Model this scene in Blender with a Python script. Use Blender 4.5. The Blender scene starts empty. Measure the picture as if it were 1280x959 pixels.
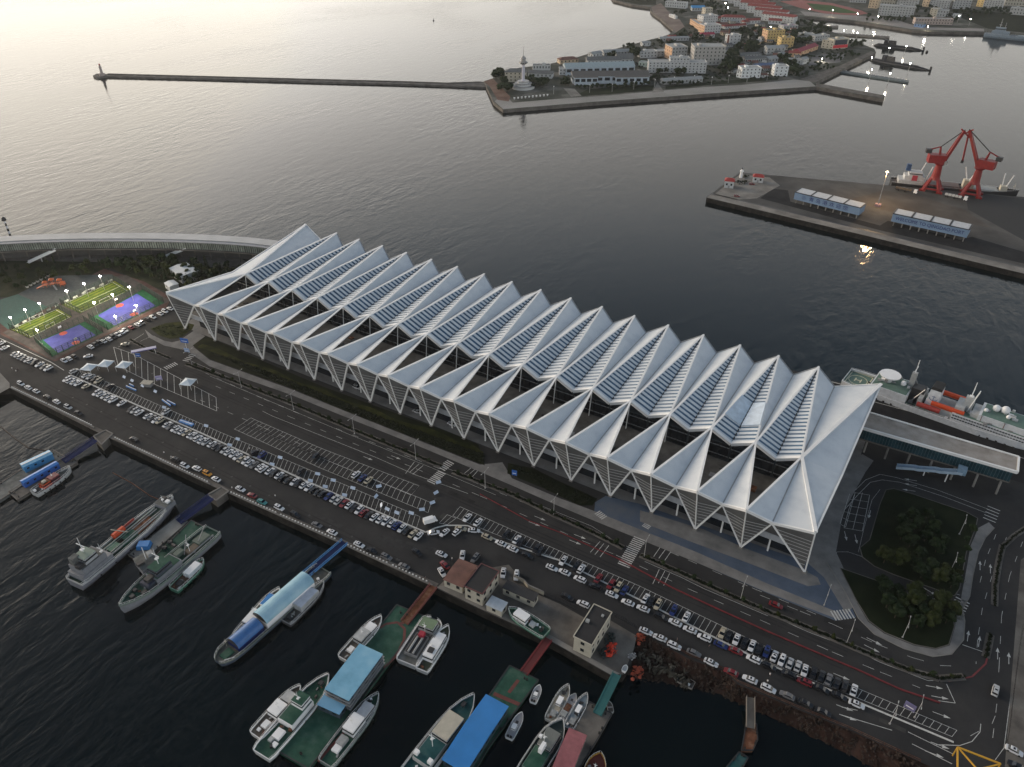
import bpy, bmesh, math, random
from math import sin, cos, pi, radians, sqrt, atan2
from mathutils import Vector, Matrix, noise
random.seed(7)
SC = bpy.context.scene
COL = SC.collection
# ------------------------------------------------------------------ camera
CX, CY, CZ = 336.6, -216.3, 213.08
YAW, PITCH, FPX = -0.5463, 0.6027, 949.15
cam = bpy.data.cameras.new('camera'); camo = bpy.data.objects.new('camera', cam); COL.objects.link(camo)
fw = Vector((sin(YAW)*cos(PITCH), cos(YAW)*cos(PITCH), -sin(PITCH)))
rt = Vector((cos(YAW), -sin(YAW), 0)); upv = rt.cross(fw)
camo.matrix_world = Matrix(((rt.x, upv.x, -fw.x, CX), (rt.y, upv.y, -fw.y, CY), (rt.z, upv.z, -fw.z, CZ), (0, 0, 0, 1)))
cam.sensor_width = 36; cam.lens = FPX/1280*36; cam.clip_start = 1; cam.clip_end = 80000
SC.camera = camo
# ------------------------------------------------------------------ light
SUN_EL, SUN_AZ = radians(6.0), radians(-90)
SKY_GRAD = ((0, 1), (.2, 1.), (.38, .92), (.58, .46), (.9, .11))      # azimuth from +Y towards +X
w = bpy.data.worlds.new('World'); SC.world = w; w.use_nodes = True
nt = w.node_tree; bg = nt.nodes['Background']
sky = nt.nodes.new('ShaderNodeTexSky'); sky.sky_type = 'NISHITA'; sky.sun_disc = False
sky.sun_elevation = SUN_EL; sky.sun_rotation = SUN_AZ; sky.air_density = 1.0; sky.dust_density = 4; sky.ozone_density = 1.5
sky.altitude = 50
# haze: paler and brighter towards the horizon, dimmer overhead (thin overcast)
bw = nt.nodes.new('ShaderNodeRGBToBW'); nt.links.new(sky.outputs[0], bw.inputs[0])
tint = nt.nodes.new('ShaderNodeMix'); tint.data_type = 'RGBA'; tint.blend_type = 'MULTIPLY'; tint.inputs[0].default_value = 1
nt.links.new(bw.outputs[0], tint.inputs[6]); tint.inputs[7].default_value = (1.06, 1.0, .93, 1)
mixs = nt.nodes.new('ShaderNodeMix'); mixs.data_type = 'RGBA'; geo = nt.nodes.new('ShaderNodeTexCoord'); sep = nt.nodes.new('ShaderNodeSeparateXYZ'); nt.links.new(geo.outputs['Generated'], sep.inputs[0])
gf = nt.nodes.new('ShaderNodeMapRange'); gf.inputs[1].default_value = .32; gf.inputs[2].default_value = .6; gf.inputs[3].default_value = .9; gf.inputs[4].default_value = .0
nt.links.new(sep.outputs[2], gf.inputs[0]); nt.links.new(gf.outputs[0], mixs.inputs[0])
nt.links.new(sky.outputs[0], mixs.inputs[6]); nt.links.new(tint.outputs[2], mixs.inputs[7])
grad = nt.nodes.new('ShaderNodeValToRGB'); ge = grad.color_ramp.elements
for _ in range(3): ge.new(.5)
for i, (zz, v) in enumerate(SKY_GRAD): ge[i].position = zz; ge[i].color = (v, v, v, 1)
nt.links.new(sep.outputs[2], grad.inputs[0])
mul = nt.nodes.new('ShaderNodeMix'); mul.data_type = 'RGBA'; mul.blend_type = 'MULTIPLY'; mul.inputs[0].default_value = 1
nt.links.new(mixs.outputs[2], mul.inputs[6]); nt.links.new(grad.outputs[0], mul.inputs[7]); cap = nt.nodes.new('ShaderNodeVectorMath'); cap.operation = 'MINIMUM'; cap.inputs[1].default_value = (3.25, 3.0, 2.62)   # cloud veils the glow
nt.links.new(mul.outputs[2], cap.inputs[0]); nt.links.new(cap.outputs[0], bg.inputs[0])
bg.inputs[1].default_value = 0.15
sun = bpy.data.lights.new('sun', 'SUN'); suno = bpy.data.objects.new('sun', sun); COL.objects.link(suno)
sun.energy = 0.42; sun.angle = radians(20); sun.color = (1.0, .80, .60)
sd = Vector((sin(SUN_AZ)*cos(radians(14)), cos(SUN_AZ)*cos(radians(14)), sin(radians(14))))
suno.rotation_euler = sd.to_track_quat('Z', 'Y').to_euler()
SC.view_settings.view_transform = 'Standard'; SC.view_settings.look = 'None'
SC.view_settings.gamma = 1; SC.view_settings.exposure = 2.55
SC.cycles.max_bounces = 5; SC.cycles.glossy_bounces = 3; SC.cycles.diffuse_bounces = 2
# ------------------------------------------------------------------ helpers
SEA = -3.6
def P(px, py, z=0.0):
    """ground point (height z) seen at a place of the survey photograph"""
    d = rt*((px-640)/FPX) - upv*((py-479.5)/FPX) + fw
    t = (z-CZ)/d.z
    return Vector((CX+t*d.x, CY+t*d.y, z))
def P2(px, py, z=0.0):
    v = P(px, py, z); return (v.x, v.y)
def mpp(v):
    """metres of vertical height per picture pixel at point v"""
    d = Vector(v)-Vector((CX, CY, CZ)); zc = d.dot(fw)
    yc = d.dot(upv)
    return zc/FPX/(cos(PITCH)+yc/zc*sin(PITCH))
_m = {}
def M(name, col, rough=.7, metal=0., var=.12, scale=.6, bump=0., spec=.4, emit=None, es=0., alpha=1., coord='Object', detail=4):
    if name in _m: return _m[name]
    m = bpy.data.materials.new(name); m.use_nodes = True; t = m.node_tree; b = t.nodes['Principled BSDF']
    b.inputs['Roughness'].default_value = rough; b.inputs['Metallic'].default_value = metal
    b.inputs['Specular IOR Level'].default_value = spec; b.inputs['Alpha'].default_value = alpha
    tc = t.nodes.new('ShaderNodeTexCoord'); n = t.nodes.new('ShaderNodeTexNoise')
    n.inputs['Scale'].default_value = scale; n.inputs['Detail'].default_value = detail
    t.links.new(tc.outputs[coord], n.inputs['Vector'])
    r = t.nodes.new('ShaderNodeValToRGB'); e = r.color_ramp.elements
    e[0].position = .3; e[1].position = .7
    e[0].color = (*[max(0, c*(1-var)) for c in col], 1); e[1].color = (*[min(1, c*(1+var)) for c in col], 1)
    t.links.new(n.outputs['Fac'], r.inputs[0]); t.links.new(r.outputs[0], b.inputs['Base Color'])
    if bump:
        bn = t.nodes.new('ShaderNodeBump'); bn.inputs['Strength'].default_value = bump
        t.links.new(n.outputs['Fac'], bn.inputs['Height']); t.links.new(bn.outputs[0], b.inputs['Normal'])
    if emit:
        b.inputs['Emission Color'].default_value = (*emit, 1); b.inputs['Emission Strength'].default_value = es
    _m[name] = m; return m
def M2(name, cols, rough=.85, scale=.05, detail=8, bump=0, pos=(.3, .5, .7), coord='Object', rough_in=.6, spec=.08):
    """several colours mixed by layered noise"""
    if name in _m: return _m[name]
    m = bpy.data.materials.new(name); m.use_nodes = True; t = m.node_tree; b = t.nodes['Principled BSDF']
    b.inputs['Roughness'].default_value = rough; b.inputs['Specular IOR Level'].default_value = spec
    tc = t.nodes.new('ShaderNodeTexCoord'); n = t.nodes.new('ShaderNodeTexNoise')
    n.inputs['Scale'].default_value = scale; n.inputs['Detail'].default_value = detail; n.inputs['Roughness'].default_value = rough_in
    t.links.new(tc.outputs[coord], n.inputs['Vector'])
    r = t.nodes.new('ShaderNodeValToRGB'); e = r.color_ramp.elements
    while len(e) < len(cols): e.new(.5)
    for i, c in enumerate(cols): e[i].position = pos[i] if i < len(pos) else .3+.4*i/(len(cols)-1); e[i].color = (*c, 1)
    t.links.new(n.outputs['Fac'], r.inputs[0]); t.links.new(r.outputs[0], b.inputs['Base Color'])
    if bump:
        bn = t.nodes.new('ShaderNodeBump'); bn.inputs['Strength'].default_value = bump
        t.links.new(n.outputs['Fac'], bn.inputs['Height']); t.links.new(bn.outputs[0], b.inputs['Normal'])
    _m[name] = m; return m
def tag(o, label=None, cat=None, group=None, kind=None):
    if label: o['label'] = label
    if cat: o['category'] = cat
    if group: o['group'] = group
    if kind: o['kind'] = kind
    return o
def thing(name, label, cat, loc=(0, 0, 0), rz=0, group=None, kind=None):
    o = bpy.data.objects.new(name, None); COL.objects.link(o); o.empty_display_size = .5
    o.location = loc; o.rotation_euler = (0, 0, rz); tag(o, label, cat, group, kind); return o
class MB:
    """collects shapes, builds ONE mesh object"""
    def __init__(s): s.v = []; s.f = []; s.mi = []; s.c = 0
    def face(s, pts, mi=None):
        i = len(s.v); s.v += [tuple(p) for p in pts]; s.f.append(tuple(range(i, i+len(pts)))); s.mi.append(s.c if mi is None else mi)
    def mesh(s, vs, fs):
        i = len(s.v); s.v += [tuple(p) for p in vs]
        for f in fs: s.f.append(tuple(a+i for a in f)); s.mi.append(s.c)
        return s
    def prism(s, poly, z0, z1, bottom=False):
        """poly: list of (x,y) ; vertical walls and a top"""
        a = sum(poly[i][0]*poly[(i+1) % len(poly)][1]-poly[(i+1) % len(poly)][0]*poly[i][1] for i in range(len(poly)))
        if a < 0: poly = poly[::-1]
        n = len(poly); vs = [(p[0], p[1], z0) for p in poly]+[(p[0], p[1], z1) for p in poly]
        fs = [(i, (i+1) % n, n+(i+1) % n, n+i) for i in range(n)]+[tuple(range(n, 2*n))]
        if bottom: fs.append(tuple(range(n-1, -1, -1)))
        return s.mesh(vs, fs)
    def frust(s, p0, p1, z0, z1):
        """loft between two equally long outlines"""
        n = len(p0); vs = [(p[0], p[1], z0) for p in p0]+[(p[0], p[1], z1) for p in p1]
        return s.mesh(vs, [(i, (i+1) % n, n+(i+1) % n, n+i) for i in range(n)]+[tuple(range(n, 2*n)), tuple(range(n-1, -1, -1))])
    def box(s, cx, cy, z0, lx, ly, h, rz=0, taper=1., tx=None):
        c, d = cos(rz), sin(rz); q = []
        for k, (zz) in enumerate((z0, z0+h)):
            ax, ay = (lx/2, ly/2) if k == 0 else (lx/2*(tx if tx is not None else taper), ly/2*taper)
            for sx, sy in ((-1, -1), (1, -1), (1, 1), (-1, 1)): q.append((cx+c*sx*ax-d*sy*ay, cy+d*sx*ax+c*sy*ay, zz))
        return s.mesh(q, [(3, 2, 1, 0), (4, 5, 6, 7), (0, 1, 5, 4), (1, 2, 6, 5), (2, 3, 7, 6), (3, 0, 4, 7)])
    def gable(s, cx, cy, z0, lx, ly, h, rz=0, hip=0., ov=0.):
        """ridge along local x"""
        c, d = cos(rz), sin(rz); lx2, ly2 = lx/2+ov, ly/2+ov
        L = [(-lx2, -ly2, 0), (lx2, -ly2, 0), (lx2, ly2, 0), (-lx2, ly2, 0), (-lx2+hip, 0, h), (lx2-hip, 0, h)]
        q = [(cx+c*x-d*y, cy+d*x+c*y, z0+z) for x, y, z in L]
        return s.mesh(q, [(3, 2, 1, 0), (0, 1, 5, 4), (2, 3, 4, 5), (1, 2, 5), (3, 0, 4)])
    def bar(s, a, b, r, r2=None, n=4, up=(0, 0, 1)):
        a = Vector(a); b = Vector(b); d = (b-a)
        if d.length < 1e-6: return s
        d.normalize(); u = Vector(up)
        if abs(d.dot(u)) > .95: u = Vector((1, 0, 0))
        x = d.cross(u).normalized(); y = x.cross(d); r2 = r if r2 is None else r2; vs = []
        for q, rr in ((a, r), (b, r2)):
            for k in range(n):
                t = 2*pi*(k+.5)/n; vs.append(q+x*(cos(t)*rr)+y*(sin(t)*rr))
        return s.mesh(vs, [(k, (k+1) % n, n+(k+1) % n, n+k) for k in range(n)]+[tuple(range(n-1, -1, -1)), tuple(range(n, 2*n))])
    def beam(s, a, b, w, h):
        """rectangular section, w sideways, h upwards"""
        a = Vector(a); b = Vector(b); d = (b-a).normalized(); x = d.cross(Vector((0, 0, 1)))
        if x.length < 1e-3: x = Vector((1, 0, 0))
        x.normalize(); y = x.cross(d); vs = []
        for q in (a, b):
            for sx, sy in ((-1, -1), (1, -1), (1, 1), (-1, 1)): vs.append(q+x*(sx*w/2)+y*(sy*h/2))
        return s.mesh(vs, [(0, 1, 5, 4), (1, 2, 6, 5), (2, 3, 7, 6), (3, 0, 4, 7), (3, 2, 1, 0), (4, 5, 6, 7)])
    def strip(s, pts, w, z):
        """flat painted line along a path of (x,y)"""
        pts = [Vector((p[0], p[1])) for p in pts]
        for a, b in zip(pts, pts[1:]):
            d = b-a
            if d.length < 1e-4: continue
            d.normalize(); n = Vector((-d.y, d.x))*w/2; a2 = a; b2 = b
            s.face([(*(a2-n), z), (*(b2-n), z), (*(b2+n), z), (*(a2+n), z)])
        return s
    def dash(s, pts, w, z, on=4, off=6):
        pts = [Vector((p[0], p[1])) for p in pts]
        for a, b in zip(pts, pts[1:]):
            L = (b-a).length; t = 0; d = (b-a)/L
            while t < L: s.strip([a+d*t, a+d*min(L, t+on)], w, z); t += on+off
        return s
    def flat(s, poly, z):
        a = sum(poly[i][0]*poly[(i+1) % len(poly)][1]-poly[(i+1) % len(poly)][0]*poly[i][1] for i in range(len(poly)))
        if a < 0: poly = poly[::-1]
        s.face([(p[0], p[1], z) for p in poly]); return s
    def sphere(s, c, r, n=8, m=5, sz=1.):
        vs = []; fs = []
        for j in range(m+1):
            ph = pi*j/m
            for i in range(n): vs.append((c[0]+r*sin(ph)*cos(2*pi*i/n), c[1]+r*sin(ph)*sin(2*pi*i/n), c[2]+r*sz*cos(ph)))
        for j in range(m):
            for i in range(n): fs.append((j*n+i, (j+1)*n+i, (j+1)*n+(i+1) % n, j*n+(i+1) % n))
        return s.mesh(vs, fs)
    def lathe(s, c, prof, n=12):
        vs = []; k = len(prof)
        for r, z in prof:
            for i in range(n): vs.append((c[0]+r*cos(2*pi*i/n), c[1]+r*sin(2*pi*i/n), c[2]+z))
        fs = [(j*n+i, j*n+(i+1) % n, (j+1)*n+(i+1) % n, (j+1)*n+i) for j in range(k-1) for i in range(n)]
        fs.append(tuple((k-1)*n+i for i in range(n))); return s.mesh(vs, fs)
    def build(s, name, mat, parent=None, world=False, smooth=False, label=None):
        vs = s.v
        if world and parent is not None:
            R = Matrix.Rotation(-parent.rotation_euler.z, 3, 'Z'); L = Vector(parent.location)
            vs = [tuple(R@(Vector(v)-L)) for v in s.v]
        me = bpy.data.meshes.new(name); me.from_pydata([tuple(v) for v in vs], [], s.f); 
        for mm in (mat if isinstance(mat, (list, tuple)) else [mat]): me.materials.append(mm)
        if any(s.mi): me.polygons.foreach_set('material_index', s.mi)
        if smooth: me.polygons.foreach_set('use_smooth', [True]*len(s.f))
        me.update(); o = bpy.data.objects.new(name, me); COL.objects.link(o)
        if parent is not None: o.parent = parent
        if label: o['label'] = label
        return o
def kids(o): return [c for c in o.children]
def copy_tree(o, parent=None):
    c = o.copy(); COL.objects.link(c)
    if parent is not None: c.parent = parent
    for ch in o.children: copy_tree(ch, c)
    return c
def structure(name, mb, mat): return tag(mb.build(name, mat), kind='structure')
ONES = 'zeroth first second third fourth fifth sixth seventh eighth ninth tenth eleventh twelfth thirteenth fourteenth fifteenth sixteenth seventeenth eighteenth nineteenth'.split()
TENS = {2: 'twent', 3: 'thirt', 4: 'fort', 5: 'fift', 6: 'sixt', 7: 'sevent', 8: 'eight', 9: 'ninet'}
def nth(n):
    if n < 20: return ONES[n]
    if n % 10 == 0: return TENS[n//10]+'ieth'
    return TENS[n//10]+'y-'+ONES[n % 10]
def pts(s): 
    a = [float(q) for q in s.split()]; return [(a[i], a[i+1]) for i in range(0, len(a), 2)]
def W(s, z=0.): return [P2(x, y, z) for x, y in pts(s)]
# ------------------------------------------------------------------ materials
ASPH = M2('asphalt', [(.024, .0245, .026), (.034, .034, .035), (.047, .046, .045)], scale=.05, bump=.0, rough=.8, detail=14, rough_in=.72)
ASPH_D = M2('dark asphalt', [(.016, .0165, .018), (.024, .0245, .026), (.033, .033, .034)], scale=.08, rough=.85)
CONC = M2('concrete', [(.13, .125, .115), (.2, .19, .175), (.27, .26, .24)], scale=.09, rough=.9)
CONC_D = M2('weathered concrete', [(.07, .065, .06), (.12, .11, .10), (.17, .16, .145)], scale=.12, rough=.9)
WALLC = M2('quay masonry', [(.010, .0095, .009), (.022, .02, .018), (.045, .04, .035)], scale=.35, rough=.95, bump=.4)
PAVE = M2('paving', [(.13, .13, .13), (.19, .185, .18), (.24, .235, .23)], scale=.15, rough=.85)
BLUEP = M2('blue paving', [(.06, .08, .11), (.08, .105, .15), (.11, .125, .15)], scale=.08, rough=.8)
GRASS = M2('lawn', [(.006, .008, .0045), (.011, .015, .007), (.022, .025, .01)], scale=.11, rough=.95, bump=.5)
GRASSY = M2('yellow green planting', [(.01, .014, .006), (.028, .033, .009), (.055, .056, .014)], scale=.16, rough=.95, bump=.6)
GRASSD = M2('dark lawn', [(.006, .01, .005), (.012, .018, .008), (.02, .026, .012)], scale=.08, rough=.95, bump=.5)
SCRUB = M2('scrub ground', [(.012, .018, .009), (.03, .035, .018), (.06, .055, .035)], scale=.07, rough=.95, bump=.5)
TOWN = M2('town ground', [(.022, .028, .018), (.065, .068, .058), (.16, .155, .14)], scale=.035, rough=.9)
WPAINT = M('white road paint', (.47, .47, .455), .7, var=.25, scale=.8)
RPAINT = M('red lane barrier', (.15, .02, .024), .6, var=.25, scale=.5)
WHITE = M('white paint', (.78, .78, .78), .4, var=.06, scale=.3)
STEELW = M('white steel', (.75, .75, .74), .35, var=.06, scale=.2)
GREYM = M('grey metal', (.3, .3, .3), .45, .3)
DARK = M('dark metal', (.03, .03, .032), .5)
BLACK = M('black rubber', (.012, .012, .012), .7)
GLASS = M('dark glass', (.012, .016, .022), .08, spec=.8, var=.3, scale=.2)
BLUEW = M('blue paint', (.03, .12, .42), .45)
SKYB = M('sky blue steel roof', (.16, .36, .55), .4, var=.12, scale=.15)
BBLUE = M('bright blue roof', (.035, .19, .48), .4, var=.1, scale=.2)
DBLUE = M('navy blue paint', (.010, .018, .085), .6, spec=.1)
REDP = M('red paint', (.42, .03, .025), .5, var=.2)
ORED = M('orange red paint', (.55, .07, .02), .5)
RUST = M2('rust', [(.06, .025, .015), (.14, .06, .035), (.22, .13, .09)], scale=.5)
GDECK = M2('green deck paint', [(.018, .055, .04), (.028, .082, .058), (.06, .11, .085)], scale=.3, rough=.6)
TDECK = M2('teal deck paint', [(.012, .05, .055), (.02, .075, .08), (.045, .10, .10)], scale=.3, rough=.6)
GYDECK = M2('grey deck', [(.08, .085, .08), (.13, .135, .13), (.2, .2, .19)], scale=.3)
NAVYG = M('naval grey', (.2, .21, .23), .5, var=.12)
CREAM = M('cream wall', (.42, .39, .32), .8, var=.1)
TANW = M('tan wall', (.46, .36, .25), .8, var=.1)
YELW = M('yellow wall', (.5, .37, .16), .8, var=.1)
GWALL = M('pale grey wall', (.36, .37, .37), .8, var=.12)
WWALL = M('white wall', (.47, .48, .48), .8, var=.08)
REDT = M('red roof tiles', (.2, .045, .04), .8, var=.2)
BRNR = M('brown roof tiles', (.15, .075, .06), .85, var=.25, scale=.3)
GREYR = M('grey roof', (.12, .125, .125), .8, var=.2)
LGREYR = M('light grey roof', (.28, .29, .29), .8, var=.15)
WINM = M('window glass', (.02, .025, .03), .15, spec=.7)
BARK = M('bark', (.05, .035, .025), .9)
LEAF = [M2('leaves %s' % n, c, scale=.5, rough=.8) for n, c in (('dark', [(.006, .012, .006), (.014, .024, .010), (.028, .04, .016)]), ('olive', [(.012, .017, .006), (.026, .034, .011), (.045, .052, .018)]), ('mid', [(.01, .018, .008), (.022, .036, .014), (.038, .055, .02)]))]
# ------------------------------------------------------------------ sea
def sea_material():
    m = bpy.data.materials.new('sea water'); m.use_nodes = True; t = m.node_tree; b = t.nodes['Principled BSDF']
    b.inputs['IOR'].default_value = 1.333; b.inputs['Roughness'].default_value = .09; b.inputs['Specular IOR Level'].default_value = .4
    tc = t.nodes.new('ShaderNodeTexCoord')
    def nz(scale, det, sx=1, sy=1, rot=0, dist=0):
        mp = t.nodes.new('ShaderNodeMapping'); mp.inputs['Scale'].default_value = (sx, sy, 1); mp.inputs['Rotation'].default_value = (0, 0, rot)
        n = t.nodes.new('ShaderNodeTexNoise'); n.inputs['Scale'].default_value = scale; n.inputs['Detail'].default_value = det
        n.inputs['Distortion'].default_value = dist
        t.links.new(tc.outputs['Object'], mp.inputs[0]); t.links.new(mp.outputs[0], n.inputs['Vector']); return n.outputs['Fac']
    a = nz(.17, 3, 1, .36, radians(35), .6); c = nz(.7, 3, 1, .5, radians(20)); g = nz(.0045, 3, 1, .5, radians(-20), 1.2)
    mx = t.nodes.new('ShaderNodeMath'); mx.operation = 'MULTIPLY_ADD'; mx.inputs[1].default_value = .25
    t.links.new(c, mx.inputs[0]); t.links.new(a, mx.inputs[2])
    # patches of calmer water
    rp = t.nodes.new('ShaderNodeValToRGB'); rp.color_ramp.elements[0].position = .42; rp.color_ramp.elements[1].position = .6
    rp.color_ramp.elements[0].color = (.25, .25, .25, 1); rp.color_ramp.elements[1].color = (1, 1, 1, 1)
    t.links.new(g, rp.inputs[0])
    bn = t.nodes.new('ShaderNodeBump'); bn.inputs['Distance'].default_value = 1.1
    ms = t.nodes.new('ShaderNodeMath'); ms.operation = 'MULTIPLY'; ms.inputs[1].default_value = .42
    t.links.new(rp.outputs[0], ms.inputs[0]); t.links.new(ms.outputs[0], bn.inputs['Strength'])
    t.links.new(mx.outputs[0], bn.inputs['Height']); t.links.new(bn.outputs[0], b.inputs['Normal'])
    r2 = t.nodes.new('ShaderNodeValToRGB'); r2.color_ramp.elements[0].color = (.0008, .003, .0038, 1); r2.color_ramp.elements[1].color = (.0015, .0055, .007, 1)
    t.links.new(g, r2.inputs[0]); t.links.new(r2.outputs[0], b.inputs['Base Color'])
    return m
mb = MB(); mb.flat([(-40000, -40000), (40000, -40000), (40000, 40000), (-40000, 40000)], SEA)
structure('sea', mb, sea_material())
# ------------------------------------------------------------------ land
quay = W('12 485 131 545 275 612 430 682 544 735 600 762 690 803 766 846 779 844 790 826 795 800 801 789 816 800 862 824 906 840 921 855 1000 888 1062 913 1160 957')
rearshore = [(700, 143), (395, 139), (342, 135), (300, 133), (120, 122), (20, 114), (-42, 93), (-80, 79), (-115, 59), (-150, 36), (-188, 8), (-260, -50), (-420, -190)]
land = quay + [(470, -96), (700, -110)] + rearshore + [(-150, -190), (-60, -108)]
LAND = land
mb = MB(); mb.prism(land, -9, 0)
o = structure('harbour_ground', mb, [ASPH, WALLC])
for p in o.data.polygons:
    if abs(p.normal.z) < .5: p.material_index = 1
def patch(name, s, z, mat, kind='structure', world=None):
    mb = MB(); mb.flat(world or W(s), z); o = mb.build(name, mat); o['kind'] = kind; return o
def kerb(name, s, w=.3, h=.14, closed=False, mat=None, world=None):
    q = world or W(s)
    if closed: q = q+[q[0]]
    mb = MB()
    for a, b in zip(q, q[1:]): mb.beam((*a, h/2), (*b, h/2), w, h)
    return structure(name, mb, mat or CONC)
# quay coping: concrete apron strip along the basin wall
qe = W('12 485 131 545 275 612 430 682 544 735')
def offset(path, d):
    out = []
    for i, a in enumerate(path):
        b = path[min(i+1, len(path)-1)]; c = path[max(i-1, 0)]; dx, dy = b[0]-c[0], b[1]-c[1]; L = math.hypot(dx, dy)
        out.append((a[0]-dy/L*d, a[1]+dx/L*d))
    return out
mb = MB()
qo = offset(qe, 2.2)
for i in range(len(qe)-1): mb.flat([qe[i], qe[i+1], qo[i+1], qo[i]], .02)
structure('quay_apron', mb, CONC_D)
# courtyard of the harbour office (concrete)
patch('concrete_yard', '548 733 574 708 600 712 636 706 665 740 700 755 735 775 762 775 796 795 792 812 779 843 766 844 690 802 600 761', .02, CONC_D)
patch('yard_apron', '545 734 560 731 600 752 690 795 766 838 775 842 766 845 690 802 600 761', .045, CONC)
# rear working quay behind the terminal and its road
patch('rear_quay_road', '', .02, ASPH_D, world=[(-30, 95), (700, 97), (700, 141), (395, 137), (342, 133), (300, 131), (120, 120), (20, 112)])
mb = MB()
mb.strip([(250, 122.5), (395, 127), (700, 131)], .35, .05); mb.dash([(300, 113), (392, 114.5), (600, 117)], .25, .05, 5, 9)
mb.strip([(300, 131.5), (342, 133.5), (395, 137.2), (700, 141)], .5, .05)
structure('rear_quay_markings', mb, WPAINT)
# terminal forecourt, plaza
patch('terminal_undercroft', '', .02, PAVE, world=[(-12, 1), (334, 0), (334, 96), (-12, 96)])
patch('plaza_right', '1063 573 1078 568 1092 576 1082 590 1054 640 1045 690 1052 705 1072 752 1058 768 1030 722 1005 700', .038, PAVE)
patch('blue_plaza', '742 646 744 628 757 620 800 630 1000 700 1018 692 1034 704 1057 741 1070 772 1044 776 960 742 870 703 800 672', .03, BLUEP)
patch('tip_island_paving', '800 638 880 662 930 685 1003 712 1022 722 1026 731 1010 733 930 702 860 676 800 652', .055, PAVE)
patch('front_path', '181 412 190 419 205 426 215 428 224 426 243 413 258 421 242 434 262 450 362 486 441 518 519 549 600 581 628 578 640 598 697 622 740 638 870 690 960 730 1046 765 1052 776 960 741 870 703 740 650 697 632 640 607 605 592 519 556 441 525 362 493 262 458 232 438 205 432 186 422', .035, PAVE)
patch('lawn_left', '187.5 411 207.5 404 227.5 402 243 406 240 412 226 422.5 212.5 424 200 420', .06, GRASSY)
patch('lawn_front', '241 432 257 420 330 452 400 482 470 508 560 540 598 556 606 582 519 548 440.6 517.5 362.5 485 262 449', .06, GRASS)
mb = MB()
a = W('246 434 330 466 400 494 470 521 560 553 600 570'); b = offset(a, 3.6)
for i in range(len(a)-1):
    n = 8
    for k in range(n):
        t0, t1 = k/n, (k+1)/n
        def lerp(p, q, t): return (p[0]+(q[0]-p[0])*t, p[1]+(q[1]-p[1])*t)
        w0 = sin((i*n+k)*.9)*.9; w1 = sin((i*n+k+1)*.9)*.9
        A, B, C, D = lerp(a[i], a[i+1], t0), lerp(a[i], a[i+1], t1), lerp(b[i], b[i+1], t1), lerp(b[i], b[i+1], t0)
        mb.flat([(A[0], A[1]+w0), (B[0], B[1]+w1), (C[0], C[1]+w1), (D[0], D[1]+w0)], .09)
tag(mb.build('groundcover_planting', GRASSY), 'yellow green ribbon of low planting in the lawn before the terminal', 'ground cover', kind='stuff')
patch('lawn_middle', '635 579 667.6 586 696.8 600.6 746.8 623.5 740.6 632 724 632 680 611 634 592', .06, GRASS)
# roundabout lawns on the right
I1 = '1107.5 612.5 1117 611 1140 617.5 1207 640 1222 648 1219.5 660 1208 690 1199.5 736 1193 745 1116 718 1093 708 1078 696.5 1075 685 1087 675 1100 630'
I2 = '1050 710 1093 725 1146 746.5 1189.5 763 1193 783 1186 806 1169.6 811 1143 806 1106 791 1086 776 1070 750'
patch('island_lawn_upper', I1, .12, GRASSD); patch('island_lawn_lower', I2, .12, GRASSD)
kerb('island_kerb_upper', I1, closed=True, mat=CONC_D); kerb('island_kerb_lower', I2, closed=True, mat=CONC_D)
mb = MB()
oa = W('1033 703 1056.5 740 1073 773 1093 793 1129.7 811 1166 821 1189.5 818 1204.5 800 1206 776 1203 762 1212 746 1216 720 1223 690 1232 672 1243 660')
ia = W('1046 708 1069 750 1085 777 1105 792 1142 807 1169.6 812 1187 807 1194 783 1195 763 1199.5 764 1202 743 1208 712 1213 683 1223 660 1236 653')
for i in range(len(oa)-1):
    j = i if i < len(ia)-1 else len(ia)-2
    mb.flat([oa[i], oa[i+1], ia[j+1], ia[j]], .045)
structure('island_footpath', mb, PAVE)
kerb('island_footpath_kerb', '', world=oa, mat=CONC)
patch('courts_verge', '0 418 0 395 62 370 130 336 180 352 215 372 208 384 120 425 75 450 68 452', .02, M2('reddish paving', [(.06, .035, .03), (.09, .05, .045), (.12, .08, .07)], scale=.2))
patch('scrub_field', '0 372 0 322 60 322 160 327 260 333 330 338 300 352 250 372 215 368 160 345 136 334 60 368', .015, SCRUB)
patch('rear_service_yard', '0 316 150 312 300 322 320 335 250 334 150 328 0 326', .03, CONC_D)
# right-hand verge
patch('right_pavement', '1276 700 1290 690 1330 800 1300 959 1256 959 1258 930', .04, CONC_D)
# ------------------------------------------------------------------ rocky shore (slopes into the basin)
top = W('801 789 816 800 862 824 906 840 921 855 1000 888 1062 913 1160 957 1260 1000')
low = [P2(x, y, SEA) for x, y in pts('783 850 812 858 856 862 900 872 925 882 1000 915 1062 947 1160 1000 1260 1050')]
mb = MB(); N = 14; rows = []
for i in range(len(top)-1):
    for k in range(N):
        t = k/N; A = Vector(top[i]).lerp(Vector(top[i+1]), t); B = Vector(low[i]).lerp(Vector(low[i+1]), t); row = []
        for q in range(9):
            s = q/8; p = A.lerp(B, s); z = -s*4.2-.02 + (noise.noise(Vector((p.x*.35, p.y*.35, 0)))*1.0 if 0 < q else 0)
            row.append((p.x+noise.noise(Vector((p.x, p.y, 3)))*.5*(q > 0), p.y, z))
        rows.append(row)
for i in range(len(rows)-1):
    for q in range(8): mb.face([rows[i][q], rows[i+1][q], rows[i+1][q+1], rows[i][q+1]])
structure('rocky_shore', mb, M2('shore rubble', [(.009, .008, .007), (.030, .0165, .013), (.055, .032, .025)], scale=.12, rough=.95, bump=.5, detail=10))
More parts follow.
